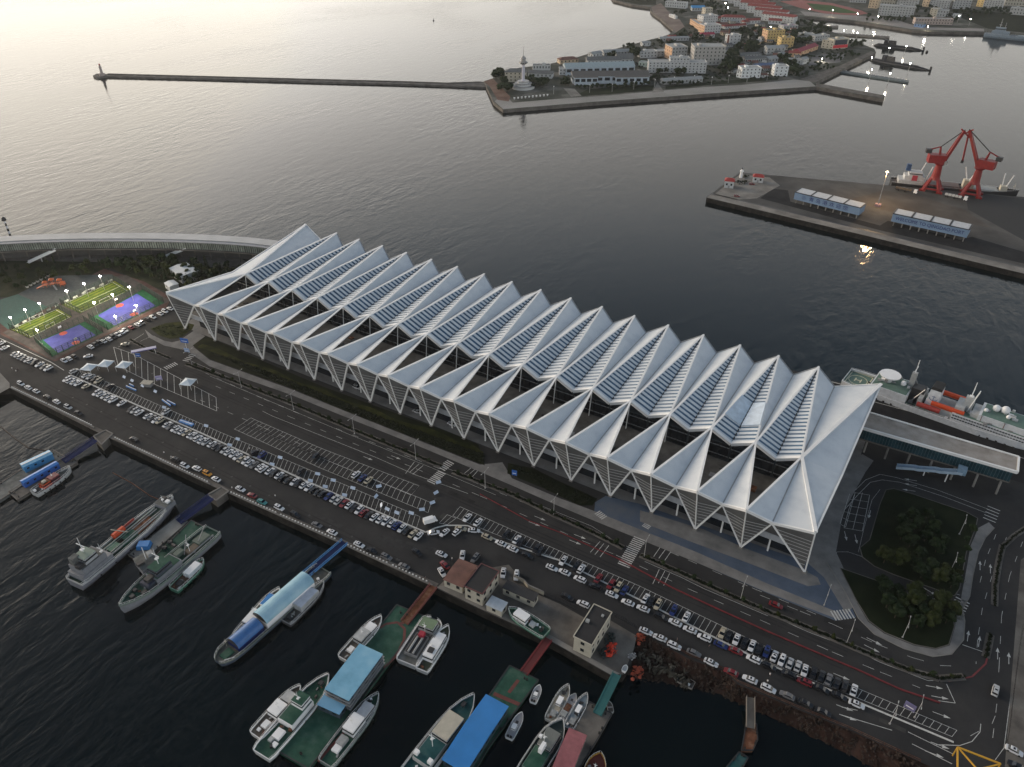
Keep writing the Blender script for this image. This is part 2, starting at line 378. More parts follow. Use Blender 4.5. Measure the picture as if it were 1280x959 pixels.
# loose boulders as one mass
mb = MB()
for k in range(1500):
    i = random.random()*(len(top)-1.01); a = int(i); t = i-a; s = random.random()
    A = Vector(top[a]).lerp(Vector(top[a+1]), t); B = Vector(low[a]).lerp(Vector(low[a+1]), t); p = A.lerp(B, s)
    r = random.uniform(.15, .55); mb.box(p.x, p.y, -s*4.2-.3, r*2, r*1.6, r*1.3, random.random()*3, random.uniform(.4, .8))
tag(mb.build('shore_boulders', M2('boulders', [(.014, .012, .011), (.035, .024, .019), (.06, .048, .042)], scale=.4)), 'loose dark and rusty boulders strewn down the rocky shore', 'rubble', kind='stuff')

# repair patches, drains and wheel-darkened lanes in the tarmac
def inside(p, poly):
    c = False; n = len(poly)
    for i in range(n):
        a, b = poly[i], poly[(i+1) % n]
        if (a[1] > p[1]) != (b[1] > p[1]) and p[0] < (b[0]-a[0])*(p[1]-a[1])/(b[1]-a[1])+a[0]: c = not c
    return c
mb = MB(); mb2 = MB(); rp_ = random.Random(5)
for k in range(150):
    px, py = rp_.uniform(20, 1180), rp_.uniform(440, 930); x, y = P2(px, py)
    if not (-80 < y < -16.5 and -60 < x < 375): continue
    lx, ly = (rp_.uniform(3, 16), rp_.uniform(.6, 3.2)); q = [(x, y), (x+lx, y), (x+lx, y+ly), (x, y+ly)]
    if not all(inside((a, b-1.5), LAND) for a, b in q): continue
    (mb if k % 3 else mb2).flat(q, .006+.0004*(k % 12))
structure('tarmac_patches', mb, M2('patched tarmac', [(.018, .018, .019), (.027, .027, .027), (.036, .035, .035)], scale=.3, rough=.85)); structure('pale_tarmac_patches', mb2, M2('worn tarmac', [(.036, .036, .036), (.05, .049, .048), (.062, .06, .058)], scale=.3, rough=.85))
mb = MB()
for yy in (-34.5, -32.8, -28.5, -26.9, -23.9, -73.2, -71.4): mb.dash([(-20, yy), (350 if yy > -50 else 205, yy)], .55, .0125, 31, .6)
structure('tyre_tracks', mb, M2('tyre darkened tarmac', [(.019, .019, .02), (.027, .027, .028), (.038, .037, .037)], scale=.1, rough=.8))
mb = MB()
for k in range(30): x = -10+k*11; mb.flat([(min(x, 200)+.5*cos(a*.785), -71.9+.5*sin(a*.785)) for a in range(8)], .02+.001*k); mb.flat([(x+4+.5*cos(a*.785), -38.5+.5*sin(a*.785)) for a in range(8)], .02)
structure('manhole_covers', mb, DARK)
# ------------------------------------------------------------------ painted markings
mk = MB(); Z = .03
def line(s, w=.18, z=Z): mk.strip(W(s), w, z)
def dashes(s, w=.15, on=3.5, off=6, z=Z): mk.dash(W(s), w, z, on, off)
def bays(top, bot, n, w=.14, edge_top=True, edge_bot=True, z=Z):
    a = W(top); b = W(bot)
    def at(path, t):
        L = [math.dist(p, q) for p, q in zip(path, path[1:])]; d = t*sum(L)
        for p, q, l in zip(path, path[1:], L):
            if d <= l+1e-6: return (p[0]+(q[0]-p[0])*d/l, p[1]+(q[1]-p[1])*d/l)
            d -= l
        return path[-1]
    for k in range(n+1): mk.strip([at(a, k/n), at(b, k/n)], w, z)
    if edge_top: mk.strip(a, w, z+.01)
    if edge_bot: mk.strip(b, w, z+.01)
# long row: bays behind the kerb
bays('93 460.5 146 483 272 539 400 593 525 646', '88 468 140 492 250 540 390 603.5 520 662', 96)
# white kerb between the two rows of cars
kerbline = W('88 469 140 493 250 541 390 605 532 665.5 545 660 557 657 570 657 585 657.5 600 665 620 675 700 701 820 760 948 825 1080 881 1192 928')
mb = MB()
for a, b in zip(kerbline, kerbline[1:]): mb.beam((*a, .08), (*b, .08), .55, .16)
structure('parking_kerb', mb, M('kerb paint', (.5, .5, .48), .8, var=.2))
# double block in the middle
bays('313.5 522.5 400 560 524 607.5', '303.5 529.5 400 572 514 619', 37)
bays('303.5 529.5 400 572 539 628.5', '293 536.5 400 585 535 641', 42, edge_top=True)
line('524 607.5 514 619')
# second long row
bays('575 633.5 700 689 800 733 920 791 1040 847 1196 913', '566 645 592 657 700 700 820 760 948 823 1080 876 1190 921', 88)
bays('559 643.5 570 648', '549 654 559 656', 2)
# gate lanes near the courts
bays('142 434 165 442 270 497', '148 458 190 479 271 514', 15, w=.2)
line('148 434 165 426.5 180 417'); line('175 427 190 420'); line('192 420 215 431'); line('187 422 219 433')
# dual carriageway lane lines (between barrier and median)
dashes('270 483 362 521 441 554 520 586 600 620 700 664 770 694 860 736 950 775 1040 815 1100 840 1150 860')
dashes('250 500 330 535 400 566'); dashes('640 606 700 630 780 665 860 700 940 735 1020 768')
dashes('240 459 330 499 400 528 519 574 600 606 700 647 800 690')
line('328 514 336 518 340 520 400 544 470 572 520 594 585 617', .15)
line('262 470 362 512 441 545 552 590 620 619', .12); line('890 737 950 763 1010 790 1068 812 1100 828 1160 851 1190 850 1205 845', .16)
line('240 452 300 478 375 508 450 541 545 580 640 617.5 740 658 774 680', .12); line('806 702 852 722 880 736 960 770', .14)
dashes('950 744 1000 764 1040 780 1095 805 1140 822 1175 832 1200 833')
# crosswalks
def zebra(a, b, w, n, sw=.5):
    A, B = Vector(P2(*a)), Vector(P2(*b)); d = (B-A); L = d.length; d.normalize(); nrm = Vector((-d.y, d.x))
    for k in range(n):
        c = A+d*(L*(k+.5)/n); mk.strip([c-nrm*w/2, c+nrm*w/2], sw, Z+.015)
zebra((800, 672.5), (779, 708), 4.6, 16); zebra((564, 577), (551, 587), 4, 6); zebra((553, 590), (538, 604), 4, 8)
zebra((1192.5, 772), (1204, 749), 4.5, 7, .45); zebra((1236, 652), (1243, 634), 4.5, 5, .4); zebra((1040, 770), (1066, 767), 4, 7)
zebra((231, 452), (242, 443), 3.5, 5); zebra((206, 461), (221, 454), 3.5, 6); zebra((746, 640), (756, 648), 3, 5); zebra((806, 660), (816, 650), 3, 7)
# triple hold lines and arrows
for s in ('507 592 518 577.5', '512 590.5 524 580', '516 593 529 582', '738 690.5 750 677', '743.5 693.5 755 679.5', '750 696.5 761 682', '816 730 824 712', '823 729 831 714', '829.5 732 837 717', '817 696 826 683', '823.5 698 832.5 686', '830 702 839 689', '578 594 590 584', '583 596 594.5 586', '588 599 598.5 587'): line(s, .22)
def arrow(px, py, dx, dy, L=5.):
    A = Vector(P2(px, py)); B = Vector(P2(px+dx, py+dy)); d = (B-A).normalized(); n = Vector((-d.y, d.x))
    mk.strip([A-d*L*.5, A+d*L*.15], .2, Z+.01); t = A+d*L*.5
    q = [t, A+d*L*.12+n*.55, A+d*L*.12-n*.55]; mk.flat([(v.x, v.y) for v in q], Z+.01)
for a in ((486, 557, 5, 2), (460, 573, 5, 2), (495, 572, 5, 2), (675, 648, 5, 2), (668, 655, 5, 2), (725, 671, 5, 2), (719, 678, 5, 2), (1173, 656, 5, 2), (1052, 846, 6, 2.5), (1168, 859, 8, 1.5), (1175, 872, 8, 1.5), (1177, 894, 8, 3), (1056, 885, 8, 3), (1060, 897, 8, 3), (1093, 802, 6, 3), (1090, 811, 6, 3), (1175, 932, 8, 3), (1168, 943, 8, 3), (1163, 740, 5, 3), (1165, 748, 5, 3), (1087, 643, -2, 8), (1057, 670, 1.5, 6), (1070, 674, 1.5, 6), (1225, 707, 0, -8), (1238, 711, 0, -8), (1210, 795, 1, -7), (1224, 802, 1, -7), (1247, 817, 0, -8), (1261, 823, 0, -8), (1138, 600, -6, -1), (1138, 606, -6, -1), (1136, 613, -6, -1)): arrow(*a)
line('1049 893 1115 913', .2); line('1052 884 1072 888', .2); line('1135 915 1192 943', .2); line('1140 930 1190 955', .2)
line('1183 855 1194 879 1173 876', .2); line('1170 931 1200 932 1215 927 1225 915 1226 905', .2); line('1203 806 1229 815', .2)
# loop road
line('1036 691 1040 660 1062 620 1082 600 1100 593 1120 597 1170 612 1236 637', .16)
line('1078 696 1060 690 1046 690 1044 700', .12)
line('1046 648 1073 618 1088 603 1103 600 1125 603 1180 621 1232 641', .16); line('1073 690 1080 660 1090 625 1100 612', .1)
bays('1069 616 1061 637 1055 660', '1087 619 1083 640 1078 664', 5, edge_top=True)
line('1078 616 1072 638 1066 662', .14); bays('1062 617.5 1050 655', '1069 616 1057 659', 5)
dashes('1050 710 1093 725 1146 745 1190 760', .14, 3, 4); line('1105 712 1116 716 1170 735 1200 744', .14); line('1150 744 1190 757', .14)
dashes('1258 672 1240 720 1228 760 1222 800 1220 830', .14); dashes('1285 660 1262 720 1252 770 1249 830 1246 880 1240 930', .14)
line('1286 690 1278 760 1268 830 1262 880 1255 935 1244 950', .16); dashes('1213 920 1240 905 1250 880', .14)
dashes('1245 668 1232 700 1222 740', .14)
bays('1276 800 1268 860 1262 912', '1300 803 1293 863 1288 915', 26, edge_top=True); bays('1276 800 1282 770 1290 735', '1300 803 1305 775 1312 740', 12)
bays('1262 912 1258 935', '1288 915 1284 940', 8)
# lot on the far left
dashes('0 437 60 462'); line('0 423 64 453 80 463', .3)
tag(mk.build('road_markings', WPAINT), kind='structure')
# red lane barrier
rb = W('600 618 660 651 700 666 773 699 840 735 900 763 960 790 1030 820 1073 838 1125 862 1175 879')
mb = MB()
for i, (a, b) in enumerate(zip(rb, rb[1:])): mb.beam((*a, .2), (*b, .2), .2 if i < 3 else .4, .4)
tag(mb.build('lane_barrier', RPAINT), 'long low red barrier running between the traffic lanes and the parking bays', 'barrier')
mb = MB()
for a, b in zip(*[iter(W('1150 861 1205 850 1226 838 1232 828 1229 822 1222 836 1200 846 1185 850'))]*2): pass
mb.strip(W('1185 852 1215 846 1232 830 1236 815'), .5, .05); structure('red_kerb_paint', mb, RPAINT)
# yellow gantry frame at the lower right
mb = MB(); q = [P(x, y, 4.5) for x, y in pts('1197 934 1197 968 1252 962 1251 955')]
g = thing('height_gantry', 'yellow steel gantry frame over the exit lane at the lower right', 'gantry', (q[0].x, q[0].y, 0))
Y = M('yellow paint', (.55, .3, .03), .5)
mb.beam(q[0], q[3], .4, .4); mb.beam(q[0], q[1], .4, .4); mb.beam(q[1], q[3], .35, .35); mb.beam(q[0], (q[2]+q[1])/2, .35, .35); mb.build('frame', Y, g, True)
for p in (q[0], q[3], q[1]):
    mb = MB(); mb.bar((p.x, p.y, 0), (p.x, p.y, 4.5), .2); mb.build('post', Y, g, True)
# stains on the quay tarmac
mb = MB()
for s in ('380 646 395 642 420 652 440 664 425 664 400 656', '470 672 480 668 505 676 540 684 560 690 520 688 490 684', '300 545 330 550 345 556 322 553', '520 648 540 652 545 656 525 652'):
    c = W(s); cx = sum(p[0] for p in c)/len(c); cy = sum(p[1] for p in c)/len(c)
    mb.flat([(cx+(p[0]-cx), cy+(p[1]-cy)) for p in c], .012)
structure('damp_patches', mb, M2('damp asphalt', [(.02, .02, .021), (.035, .035, .036), (.046, .045, .045)], scale=.3, rough=.55))
# ------------------------------------------------------------------ cruise terminal
T = thing('cruise_terminal', 'huge white cruise terminal with a folded sail-like roof of pointed ridges on V-shaped struts', 'terminal building', (162, 45, 0))
ROOFW = M2('white roof membrane', [(.47, .51, .555), (.545, .585, .62), (.59, .62, .65)], scale=.16, rough=.62, detail=10, rough_in=.65, spec=.45)
LOUVG = M('blue louvre glass', (.045, .10, .17), .18, spec=.8, var=.3, scale=.3)
SCREEN = M('perforated screen', (.10, .10, .10), .6, var=.25, scale=.15)
TX = {k: 18.*k for k in range(1, 18)}; TX[0] = -6.3; TX[18] = 329.6
A = lambda k: Vector((18.*k+9, -1.0-.22*k, 19.9+.11*k))        # valley node between tips k and k+1
Mm = lambda k: Vector((TX[k], -3.6-.25*k, 23.3+.15*k)) if 0 < k < 18 else Vector((-6.3 if k == 0 else 329.2, -5, 24.6))
Pn = lambda k: Vector((18.*k+9, 35.6, 22.4))
Qn = lambda k: Vector((18.*k if 0 < k < 18 else (-7.8 if k == 0 else 332.5), 100.7, 24.8))
Vn = lambda k: Vector((18.*k+9, 95.2, 20.5))
Bn = lambda k: Vector((18.*k, 35.0, 18.8))
En = lambda k: Vector((-6.2 if k == 0 else 330.5, 38.5, 18.4))
def rel(mb):
    L = Vector(T.location); mb.v = [tuple(Vector(v)-L) for v in mb.v]; return mb
def slab(mb, a, b, c, t=.35):
    """roof panel: a triangle with thickness below it"""
    n = (Vector(b)-Vector(a)).cross(Vector(c)-Vector(a)).normalized()
    if n.z < 0: n = -n; b, c = c, b
    lo = [Vector(p)-Vector((0, 0, t)) for p in (a, b, c)]; hi = [Vector(p) for p in (a, b, c)]
    mb.mesh(lo+hi, [(3, 4, 5), (2, 1, 0), (0, 1, 4, 3), (1, 2, 5, 4), (2, 0, 3, 5)])
def seams(mb, a, b, c, n, r=.05):
    """standing seams from apex a down to edge b-c"""
    for k in range(1, n):
        e = Vector(b).lerp(Vector(c), k/n); s = Vector(a).lerp(e, .12); mb.beam(s+Vector((0, 0, .05)), e+Vector((0, 0, .05)), r*2, .06)
UP = Vector((0, 0, .22))
# front kites
for k in range(18):
    a, p, m0, m1 = A(k), Pn(k), Mm(k), Mm(k+1)
    mb = MB(); slab(mb, m0, a, p); slab(mb, a, m1, p); kite = rel(mb).build('roof_kite', ROOFW, T)
    mb = MB(); mb.beam(m0+UP, p+UP, .75, .45); rel(mb).build('ridge_beam', STEELW, kite)
    mb = MB(); mb.beam(m1+UP, p+UP, .75, .45); rel(mb).build('ridge_beam', STEELW, kite)
    mb = MB(); mb.beam(a+Vector((0, .6, .06)), p+Vector((0, -1, .06)), .45, .12); rel(mb).build('valley_gutter', GREYM, kite)
    mb = MB(); mb.beam(m0-Vector((0, 0, .3)), a-Vector((0, 0, .3)), .7, 1.0); mb.beam(a-Vector((0, 0, .3)), m1-Vector((0, 0, .3)), .7, 1.0)
    rel(mb).build('eaves_beam', STEELW, kite)
# rear folds with louvred skylights
for k in range(1, 18):
    q, p0, p1, v0, v1, b = Qn(k), Pn(k-1), Pn(k), Vn(k-1), Vn(k), Bn(k)
    mb = MB(); slab(mb, q, v0, p0); slab(mb, q, p1, v1); fold = rel(mb).build('roof_fold', ROOFW, T)
    for s, pp in ((-1, p0), (1, p1)):
        mb = MB(); slab(mb, q, pp, b, .3); lv = rel(mb).build('louvre_skylight', LOUVG, T)
        mb = MB(); N = 25
        up = Vector((0, 0, .16))
        for j in range(N):
            t0 = (j+.1)/(N+.3); t1 = (j+.56)/(N+.3); t0 = t0; t1 = min(t1, .97)
            a0, a1 = pp.lerp(q, t0), b.lerp(q, t0); c0, c1 = pp.lerp(q, t1), b.lerp(q, t1)
            mb.mesh([a0+up, a1+up, c1+up*2.2, c0+up*2.2, a0, a1, c1, c0], [(0, 1, 2, 3), (4, 5, 1, 0), (3, 2, 6, 7), (7, 6, 5, 4)])
        rel(mb).build('louvre_blades', ROOFW, lv)
        mb = MB(); mb.beam(pp+UP, q+UP, .8, .5); rel(mb).build('ridge_beam', STEELW, fold)
        mb = MB(); mb.beam(pp-Vector((0, 0, .35)), b-Vector((0, .3, .35)), 1.5, 1.3); rel(mb).build('skylight_edge', STEELW, lv)
    mb = MB(); mb.beam(b+Vector((0, .8, .3)), b.lerp(q, .97)+Vector((0, 0, .3)), .5, .2); rel(mb).build('skylight_spine', DARK, fold)
    mb = MB(); mb.beam(q-Vector((0, 0, .1)), v0, .4, .7); mb.beam(q-Vector((0, 0, .1)), v1, .4, .7); rel(mb).build('eaves_beam', GREYM, fold)
    mb = MB(); mb.beam(p1+Vector((0, 1, .05)), v1+Vector((0, 0, .05)), .5, .14); rel(mb).build('valley_gutter', GREYM, fold)
    if k == 16:   # bare glass patch where blades are missing on the second fold from the right
        for pp in (p0, p1):
            mb = MB(); t0, t1 = .16, .42; e = .5
            q0, q1, q2, q3 = pp.lerp(q, t0), b.lerp(q, t0), b.lerp(q, t1), pp.lerp(q, t1)
            c = (q0+q2)/2; u3 = Vector((0, 0, .75))
            mb.mesh([x.lerp(c, .06)+u3 for x in (q0, q1, q2, q3)]+[x.lerp(c, .06) for x in (q0, q1, q2, q3)], [(0, 1, 2, 3), (0, 1, 5, 4), (1, 2, 6, 5), (2, 3, 7, 6), (3, 0, 4, 7)])
            rel(mb).build('bright_glass_panel', M('pale skylight glass', (.5, .58, .66), .2, spec=.8, var=.15, scale=.4), fold)
# end folds
for k, pk, vk in ((0, 0, 0), (18, 17, 17)):
    q, p, v, e, m = Qn(k), Pn(pk), Vn(vk), En(k), Mm(k)
    mb = MB(); slab(mb, q, p, v); slab(mb, p, e, q); slab(mb, m, p, e); ef = rel(mb).build('end_fold', ROOFW, T)
    for a, b2, w2 in ((p, q, 1.3), (p, m, 1.3)):
        mb = MB(); mb.beam(a+UP, b2+UP, w2, .6); rel(mb).build('ridge_beam', STEELW, ef)
    mb = MB(); mb.beam(m, e, .6, .9); mb.beam(e, q, .6, .9); mb.beam(q, v, .4, .7); rel(mb).build('edge_beam', STEELW, ef)
# V struts with slatted screens
for k in range(19):
    tip = Vector((TX[k], 0, .2)); m = Mm(k); sides = []
    if k > 0: sides.append(A(k-1))
    if k < 18: sides.append(A(k))
    mb = MB()
    for s in sides: mb.beam(tip, s-Vector((0, 0, .5)), .6, .7)
    strut = rel(mb).build('v_strut', STEELW, T)
    mb = MB(); mb.bar(tip, m-Vector((0, 0, .5)), .28, n=6); rel(mb).build('centre_mast', STEELW, strut)
    mb = MB(); mb.box(tip.x, 0, 0, 1.6, 1.6, .5); rel(mb).build('footing', CONC, strut)
    for s in sides:
        a = tip.lerp(s, .05); b2 = s-Vector((0, 0, .9)); c = m-Vector((0, 0, .9)); mb = MB()
        mb.face([a, b2, c]); sc = rel(mb).build('screen', SCREEN, strut)
        mb = MB()
        for j in range(1, 9):
            t = (j/9.)**.8; u0 = a.lerp(b2, t); u1 = a.lerp(c, t)
            u1.z = u0.z; o3 = Vector((0, -.12, 0)); 
            # horizontal slat on the plane of the screen
            t2 = (u0.z-a.z)/(c.z-a.z); u1 = a.lerp(c, t2); mb.beam(u0+o3, u1+o3, .2, .11)
        rel(mb).build('slats', M('screen slat', (.42, .42, .41), .5), sc)
# body of the building beneath
mb = MB(); mb.box(162, 63.5, 0, 322, 57, 17.5); rel(mb).build('main_hall', M('dark facade', (.045, .055, .062), .4, var=.4, scale=.1), T)
mb = MB()
for k in range(18):
    for zz in (6, 11, 15.5): mb.box(18.*k+9, 34.8, zz, 17.4, .25, .35)
rel(mb).build('facade_rails', GREYM, T)
for k in range(18):
    mb = MB()
    for j in range(6): mb.box(18.*k+1.5+j*3, 34.7, 9.3, .18, .2, 8)
    mb.box(18.*k+9, 34.85, 9.3, 17, .1, 7.8); rel(mb).build('hall_window', GLASS, T)
mb = MB(); mb.box(162, 18.5, 7.9, 330, 32, 1.2); rel(mb).build('upper_deck', M2('deck boards', [(.08, .076, .07), (.125, .12, .112), (.17, .165, .155)], scale=.2), T)
mb = MB(); mb.box(162, 2.35, 7.2, 330, .35, 2.6); rel(mb).build('deck_parapet', M('pale grey parapet', (.38, .40, .43), .5), T)
mb = MB(); mb.box(162, 20, .1, 326, 28, 7.7); rel(mb).build('ground_floor_glazing', GLASS, T)
for k in range(18):
    mb = MB(); mb.bar((18.*k+9, 3.6, 0), (18.*k+9, 3.6, 7.8), .35, n=8); rel(mb).build('column', STEELW, T)
    mb = MB(); mb.bar((18.*k+9, 33.2, 9), (18.*k+9, 35, 22), .22, n=8); rel(mb).build('column', STEELW, T)
for k in range(19):
    mb = MB(); mb.bar((TX[k], 92, 0), (TX[k], 97.5, 23.6), .4, n=6); rel(mb).build('rear_column', STEELW, T)
for k in range(60):
    x = random.uniform(6, 318); y = random.uniform(6, 30); rel(MB().box(x, y, 9.1, random.uniform(.8, 5), random.uniform(.5, 3), random.uniform(.3, 1.4))).build('deck_fixture', random.choice((GREYR, GREYM, DARK, CONC_D, RUST)), T)
# skylights and plant boxes seen on the deck through the gaps
for k, (x, y, lx, ly, h, m) in enumerate(((222, 14, 8, 7, 2.4, GWALL), (240, 16, 8, 7, 2.4, GWALL), (258, 18, 7, 6, 2.2, GWALL), (40, 15, 9, 4, 2, TANW), (150, 20, 6, 5, 1.5, GREYR), (292, 14, 10, 3, 1.2, GWALL), (295, 22, 12, 2, 1, GREYR))):
    mb = MB(); mb.gable(x, y, 9.1+h*.6, lx, ly, h*.4, 0, 0, .1); mb.box(x, y, 9.1, lx, ly, h*.6); rel(mb).build('deck_rooflight', m, T)
# ------------------------------------------------------------------ glazed boarding gallery to the right
G1 = thing('boarding_gallery', 'raised teal glass boarding gallery with a long flat pale roof right of the terminal', 'gallery', (360, 89, 0))
def relg(mb, g): 
    L = Vector(g.location); mb.v = [tuple(Vector(v)-L) for v in mb.v]; return mb
mb = MB(); mb.prism([(320, 82.3), (389.6, 84.6), (389.6, 94.6), (320, 95)], 12, 12.5, True); relg(mb, G1).build('roof', M2('roof felt', [(.2, .18, .16), (.3, .275, .25), (.36, .34, .32)], scale=.15), G1)
mb = MB(); mb.beam((320, 82, 12.3), (389.6, 84.2, 12.3), .8, 1.2); mb.beam((389.6, 84.2, 12.3), (389.6, 95, 12.3), .8, 1.2); mb.beam((320, 95.4, 12.5), (389.6, 95, 12.5), .5, 1.0)
relg(mb, G1).build('roof_edge', STEELW, G1)
mb = MB(); mb.prism([(320, 83), (388.6, 85.1), (388.6, 94), (320, 94.4)], 6.2, 12, True); relg(mb, G1).build('glazing', M('teal curtain glass', (.02, .055, .07), .12, spec=.8, var=.35, scale=.3), G1)
mb = MB()
for j in range(58): mb.box(320.4+j*1.18, 82.9+j*.0361, 6.2, .09, .12, 5.8)
relg(mb, G1).build('mullions', M('teal mullion', (.06, .11, .13), .4), G1)
mb = MB(); mb.prism([(320, 82.8), (389, 85), (389, 94.2), (320, 94.6)], 5.6, 6.2, True); relg(mb, G1).build('floor_slab', CONC_D, G1)
for x in (334.7, 343.3, 351.9, 360.5, 369.1, 377.6, 386.0):
    for y in (84.5, 93):
        mb = MB(); mb.bar((x, y-1.6 if y < 90 else y, 0), (x, y, 5.7), .45, n=8); relg(mb, G1).build('column', CONC, G1)
st = thing('outside_stair', 'covered pale blue outside stair climbing to the teal glass gallery', 'stair', (356, 79, 0))
mb = MB(); a, b = Vector((348.5, 79.3, .2)), Vector((372, 80.6, 6.2))
sl = M('stair cladding', (.35, .45, .55), .4)
for i in range(3):
    s0, s1 = a.lerp(b, i/3), a.lerp(b, (i+.82)/3); s2 = a.lerp(b, (i+1)/3); s1.z = s2.z; mb.beam(s0, s1, 2.4, .3); mb.beam(s1, s2, 2.4, .3)
relg(mb, st).build('flight', sl, st)
for off in (-1.2, 1.2):
    mb = MB()
    for i in range(3):
        s0, s1 = a.lerp(b, i/3), a.lerp(b, (i+.82)/3); s2 = a.lerp(b, (i+1)/3); s1.z = s2.z; d = Vector((0, off, .6)); mb.beam(s0+d, s1+d, .12, 1.1); mb.beam(s1+d, s2+d, .12, 1.1)
    relg(mb, st).build('railing', sl, st)
mb = MB(); mb.box(371.5, 81.5, 6, 3.4, 3.4, 2.6); relg(mb, st).build('landing_cabin', M('landing glass', (.2, .3, .4), .2), st)
for t in (.45, .8):
    mb = MB(); p = a.lerp(b, t); mb.bar((p.x, p.y, 0), (p.x, p.y, p.z), .25, n=6); relg(mb, st).build('support', STEELW, st)
# ------------------------------------------------------------------ curved gallery to the left
GL = thing('curved_gallery', 'long curved gallery with a pale roof and window band behind the courts', 'gallery', (-110, 45, 0))
out = [(-420, -190), (-260, -60), (-186, 4), (-150, 31.5), (-113, 55), (-78, 73.5), (-42, 88.5), (-10, 97)]
inn = [(-405, -196), (-249, -67), (-176, -3), (-142, 22.5), (-107, 44.5), (-73, 63), (-37, 78.5), (-8, 85)]
def sub(path, n):
    r = []
    for i in range(len(path)-1):
        p0 = Vector(path[max(0, i-1)]); p1 = Vector(path[i]); p2 = Vector(path[i+1]); p3 = Vector(path[min(len(path)-1, i+2)])
        for k in range(n):
            t = k/n; r.append(.5*((2*p1)+(p2-p0)*t+(2*p0-5*p1+4*p2-p3)*t*t+(3*p1-p0-3*p2+p3)*t**3))
    return r+[Vector(path[-1])]
so, si = sub(out, 8), sub(inn, 8)
def ring(mb, a, b, z0, z1):
    for i in range(len(a)-1):
        q = [a[i], a[i+1], b[i+1], b[i]]; mb.mesh([(*p, z0) for p in q]+[(*p, z1) for p in q], [(0, 1, 2, 3), (7, 6, 5, 4), (0, 4, 5, 1), (1, 5, 6, 2), (2, 6, 7, 3), (3, 7, 4, 0)])
def mixp(a, b, t): return [p.lerp(q, t) for p, q in zip(a, b)]
mb = MB(); ring(mb, mixp(so, si, 0), mixp(so, si, .72), 12, 12.5); relg(mb, GL).build('roof', M('pale roof sheet', (.38, .38, .38), .5, var=.12, scale=.1), GL)
mb = MB(); ring(mb, mixp(so, si, .74), mixp(so, si, 1.0), 11.6, 12.1); relg(mb, GL).build('lower_canopy', M('grey canopy', (.22, .23, .25), .5), GL)
mb = MB(); ring(mb, mixp(so, si, .25), mixp(so, si, .93), 6.9, 11.6); relg(mb, GL).build('glazing', M('milky gallery glass', (.24, .27, .24), .25, var=.35, scale=.25), GL)
mb = MB(); g = mixp(so, si, .95)
for i in range(len(g)-1):
    L = (g[i+1]-g[i]).length; n = max(1, int(L/1.25))
    for k in range(n):
        p = g[i].lerp(g[i+1], k/n); mb.box(p.x, p.y, 6.8, .42 if k % 4 == 0 else .16, .3, 4.9)
relg(mb, GL).build('mullions', DARK, GL)
mb = MB(); ring(mb, so, mixp(so, si, 1.05), 6.2, 6.9); relg(mb, GL).build('floor_slab', CONC_D, GL)
mb = MB(); ring(mb, mixp(so, si, 0), mixp(so, si, .55), 0, 6.2); relg(mb, GL).build('under_gallery_shade', M('gallery shade tone', (.07, .07, .07), .8), GL)  # dark solid standing in for the shadow between the columns
for i in range(12, len(g)-1, 2):
    mb = MB(); mb.bar((*g[i], 0), (*g[i], 6.3), .4, n=6); relg(mb, GL).build('column', CONC_D, GL)
for k, (a0, b0, lab) in enumerate((((35, 329), (70, 313), 'white covered stair sloping down from the curved gallery at the far left'), ((192, 328), (233, 311), 'white covered stair sloping down from the curved gallery near the white sheds'))):
    a = P(*a0, .3); b = P(*b0, 6.5); s = thing('gallery_stair', lab, 'stair', (a.x, a.y, 0), group='stairs down from the curved gallery')
    mb = MB(); mb.beam(a, b, 2.6, .4); relg(mb, s).build('flight', LGREYR, s)
    for sg in (-1, 1):
        n = (b-a).cross(Vector((0, 0, 1))).normalized()*1.25*sg+Vector((0, 0, .6)); mb = MB(); mb.beam(a+n, b+n, .15, 1.1); relg(mb, s).build('railing', STEELW, s)
    c = a.lerp(b, .45); mb = MB(); mb.bar((c.x, c.y, 0), c, .25, n=6); relg(mb, s).build('support', STEELW, s)
# striped beacon mast
p = P(9, 299, 0); t = thing('beacon_mast', 'black and white banded beacon mast at the left edge of the shore', 'beacon', (p.x-3, p.y+4, 0))
for i in range(6):
    mb = MB(); mb.bar((0, 0, i*1.9), (0, 0, i*1.9+1.9), .75-.04*i, .71-.04*i, n=10); mb.build('band', WHITE if i % 2 else BLACK, t)
mb = MB(); mb.lathe((0, 0, 11.4), [(1.5, 0), (1.6, .6), (1.1, 2.2), (.3, 2.8)], 10); mb.build('lantern', DARK, t)
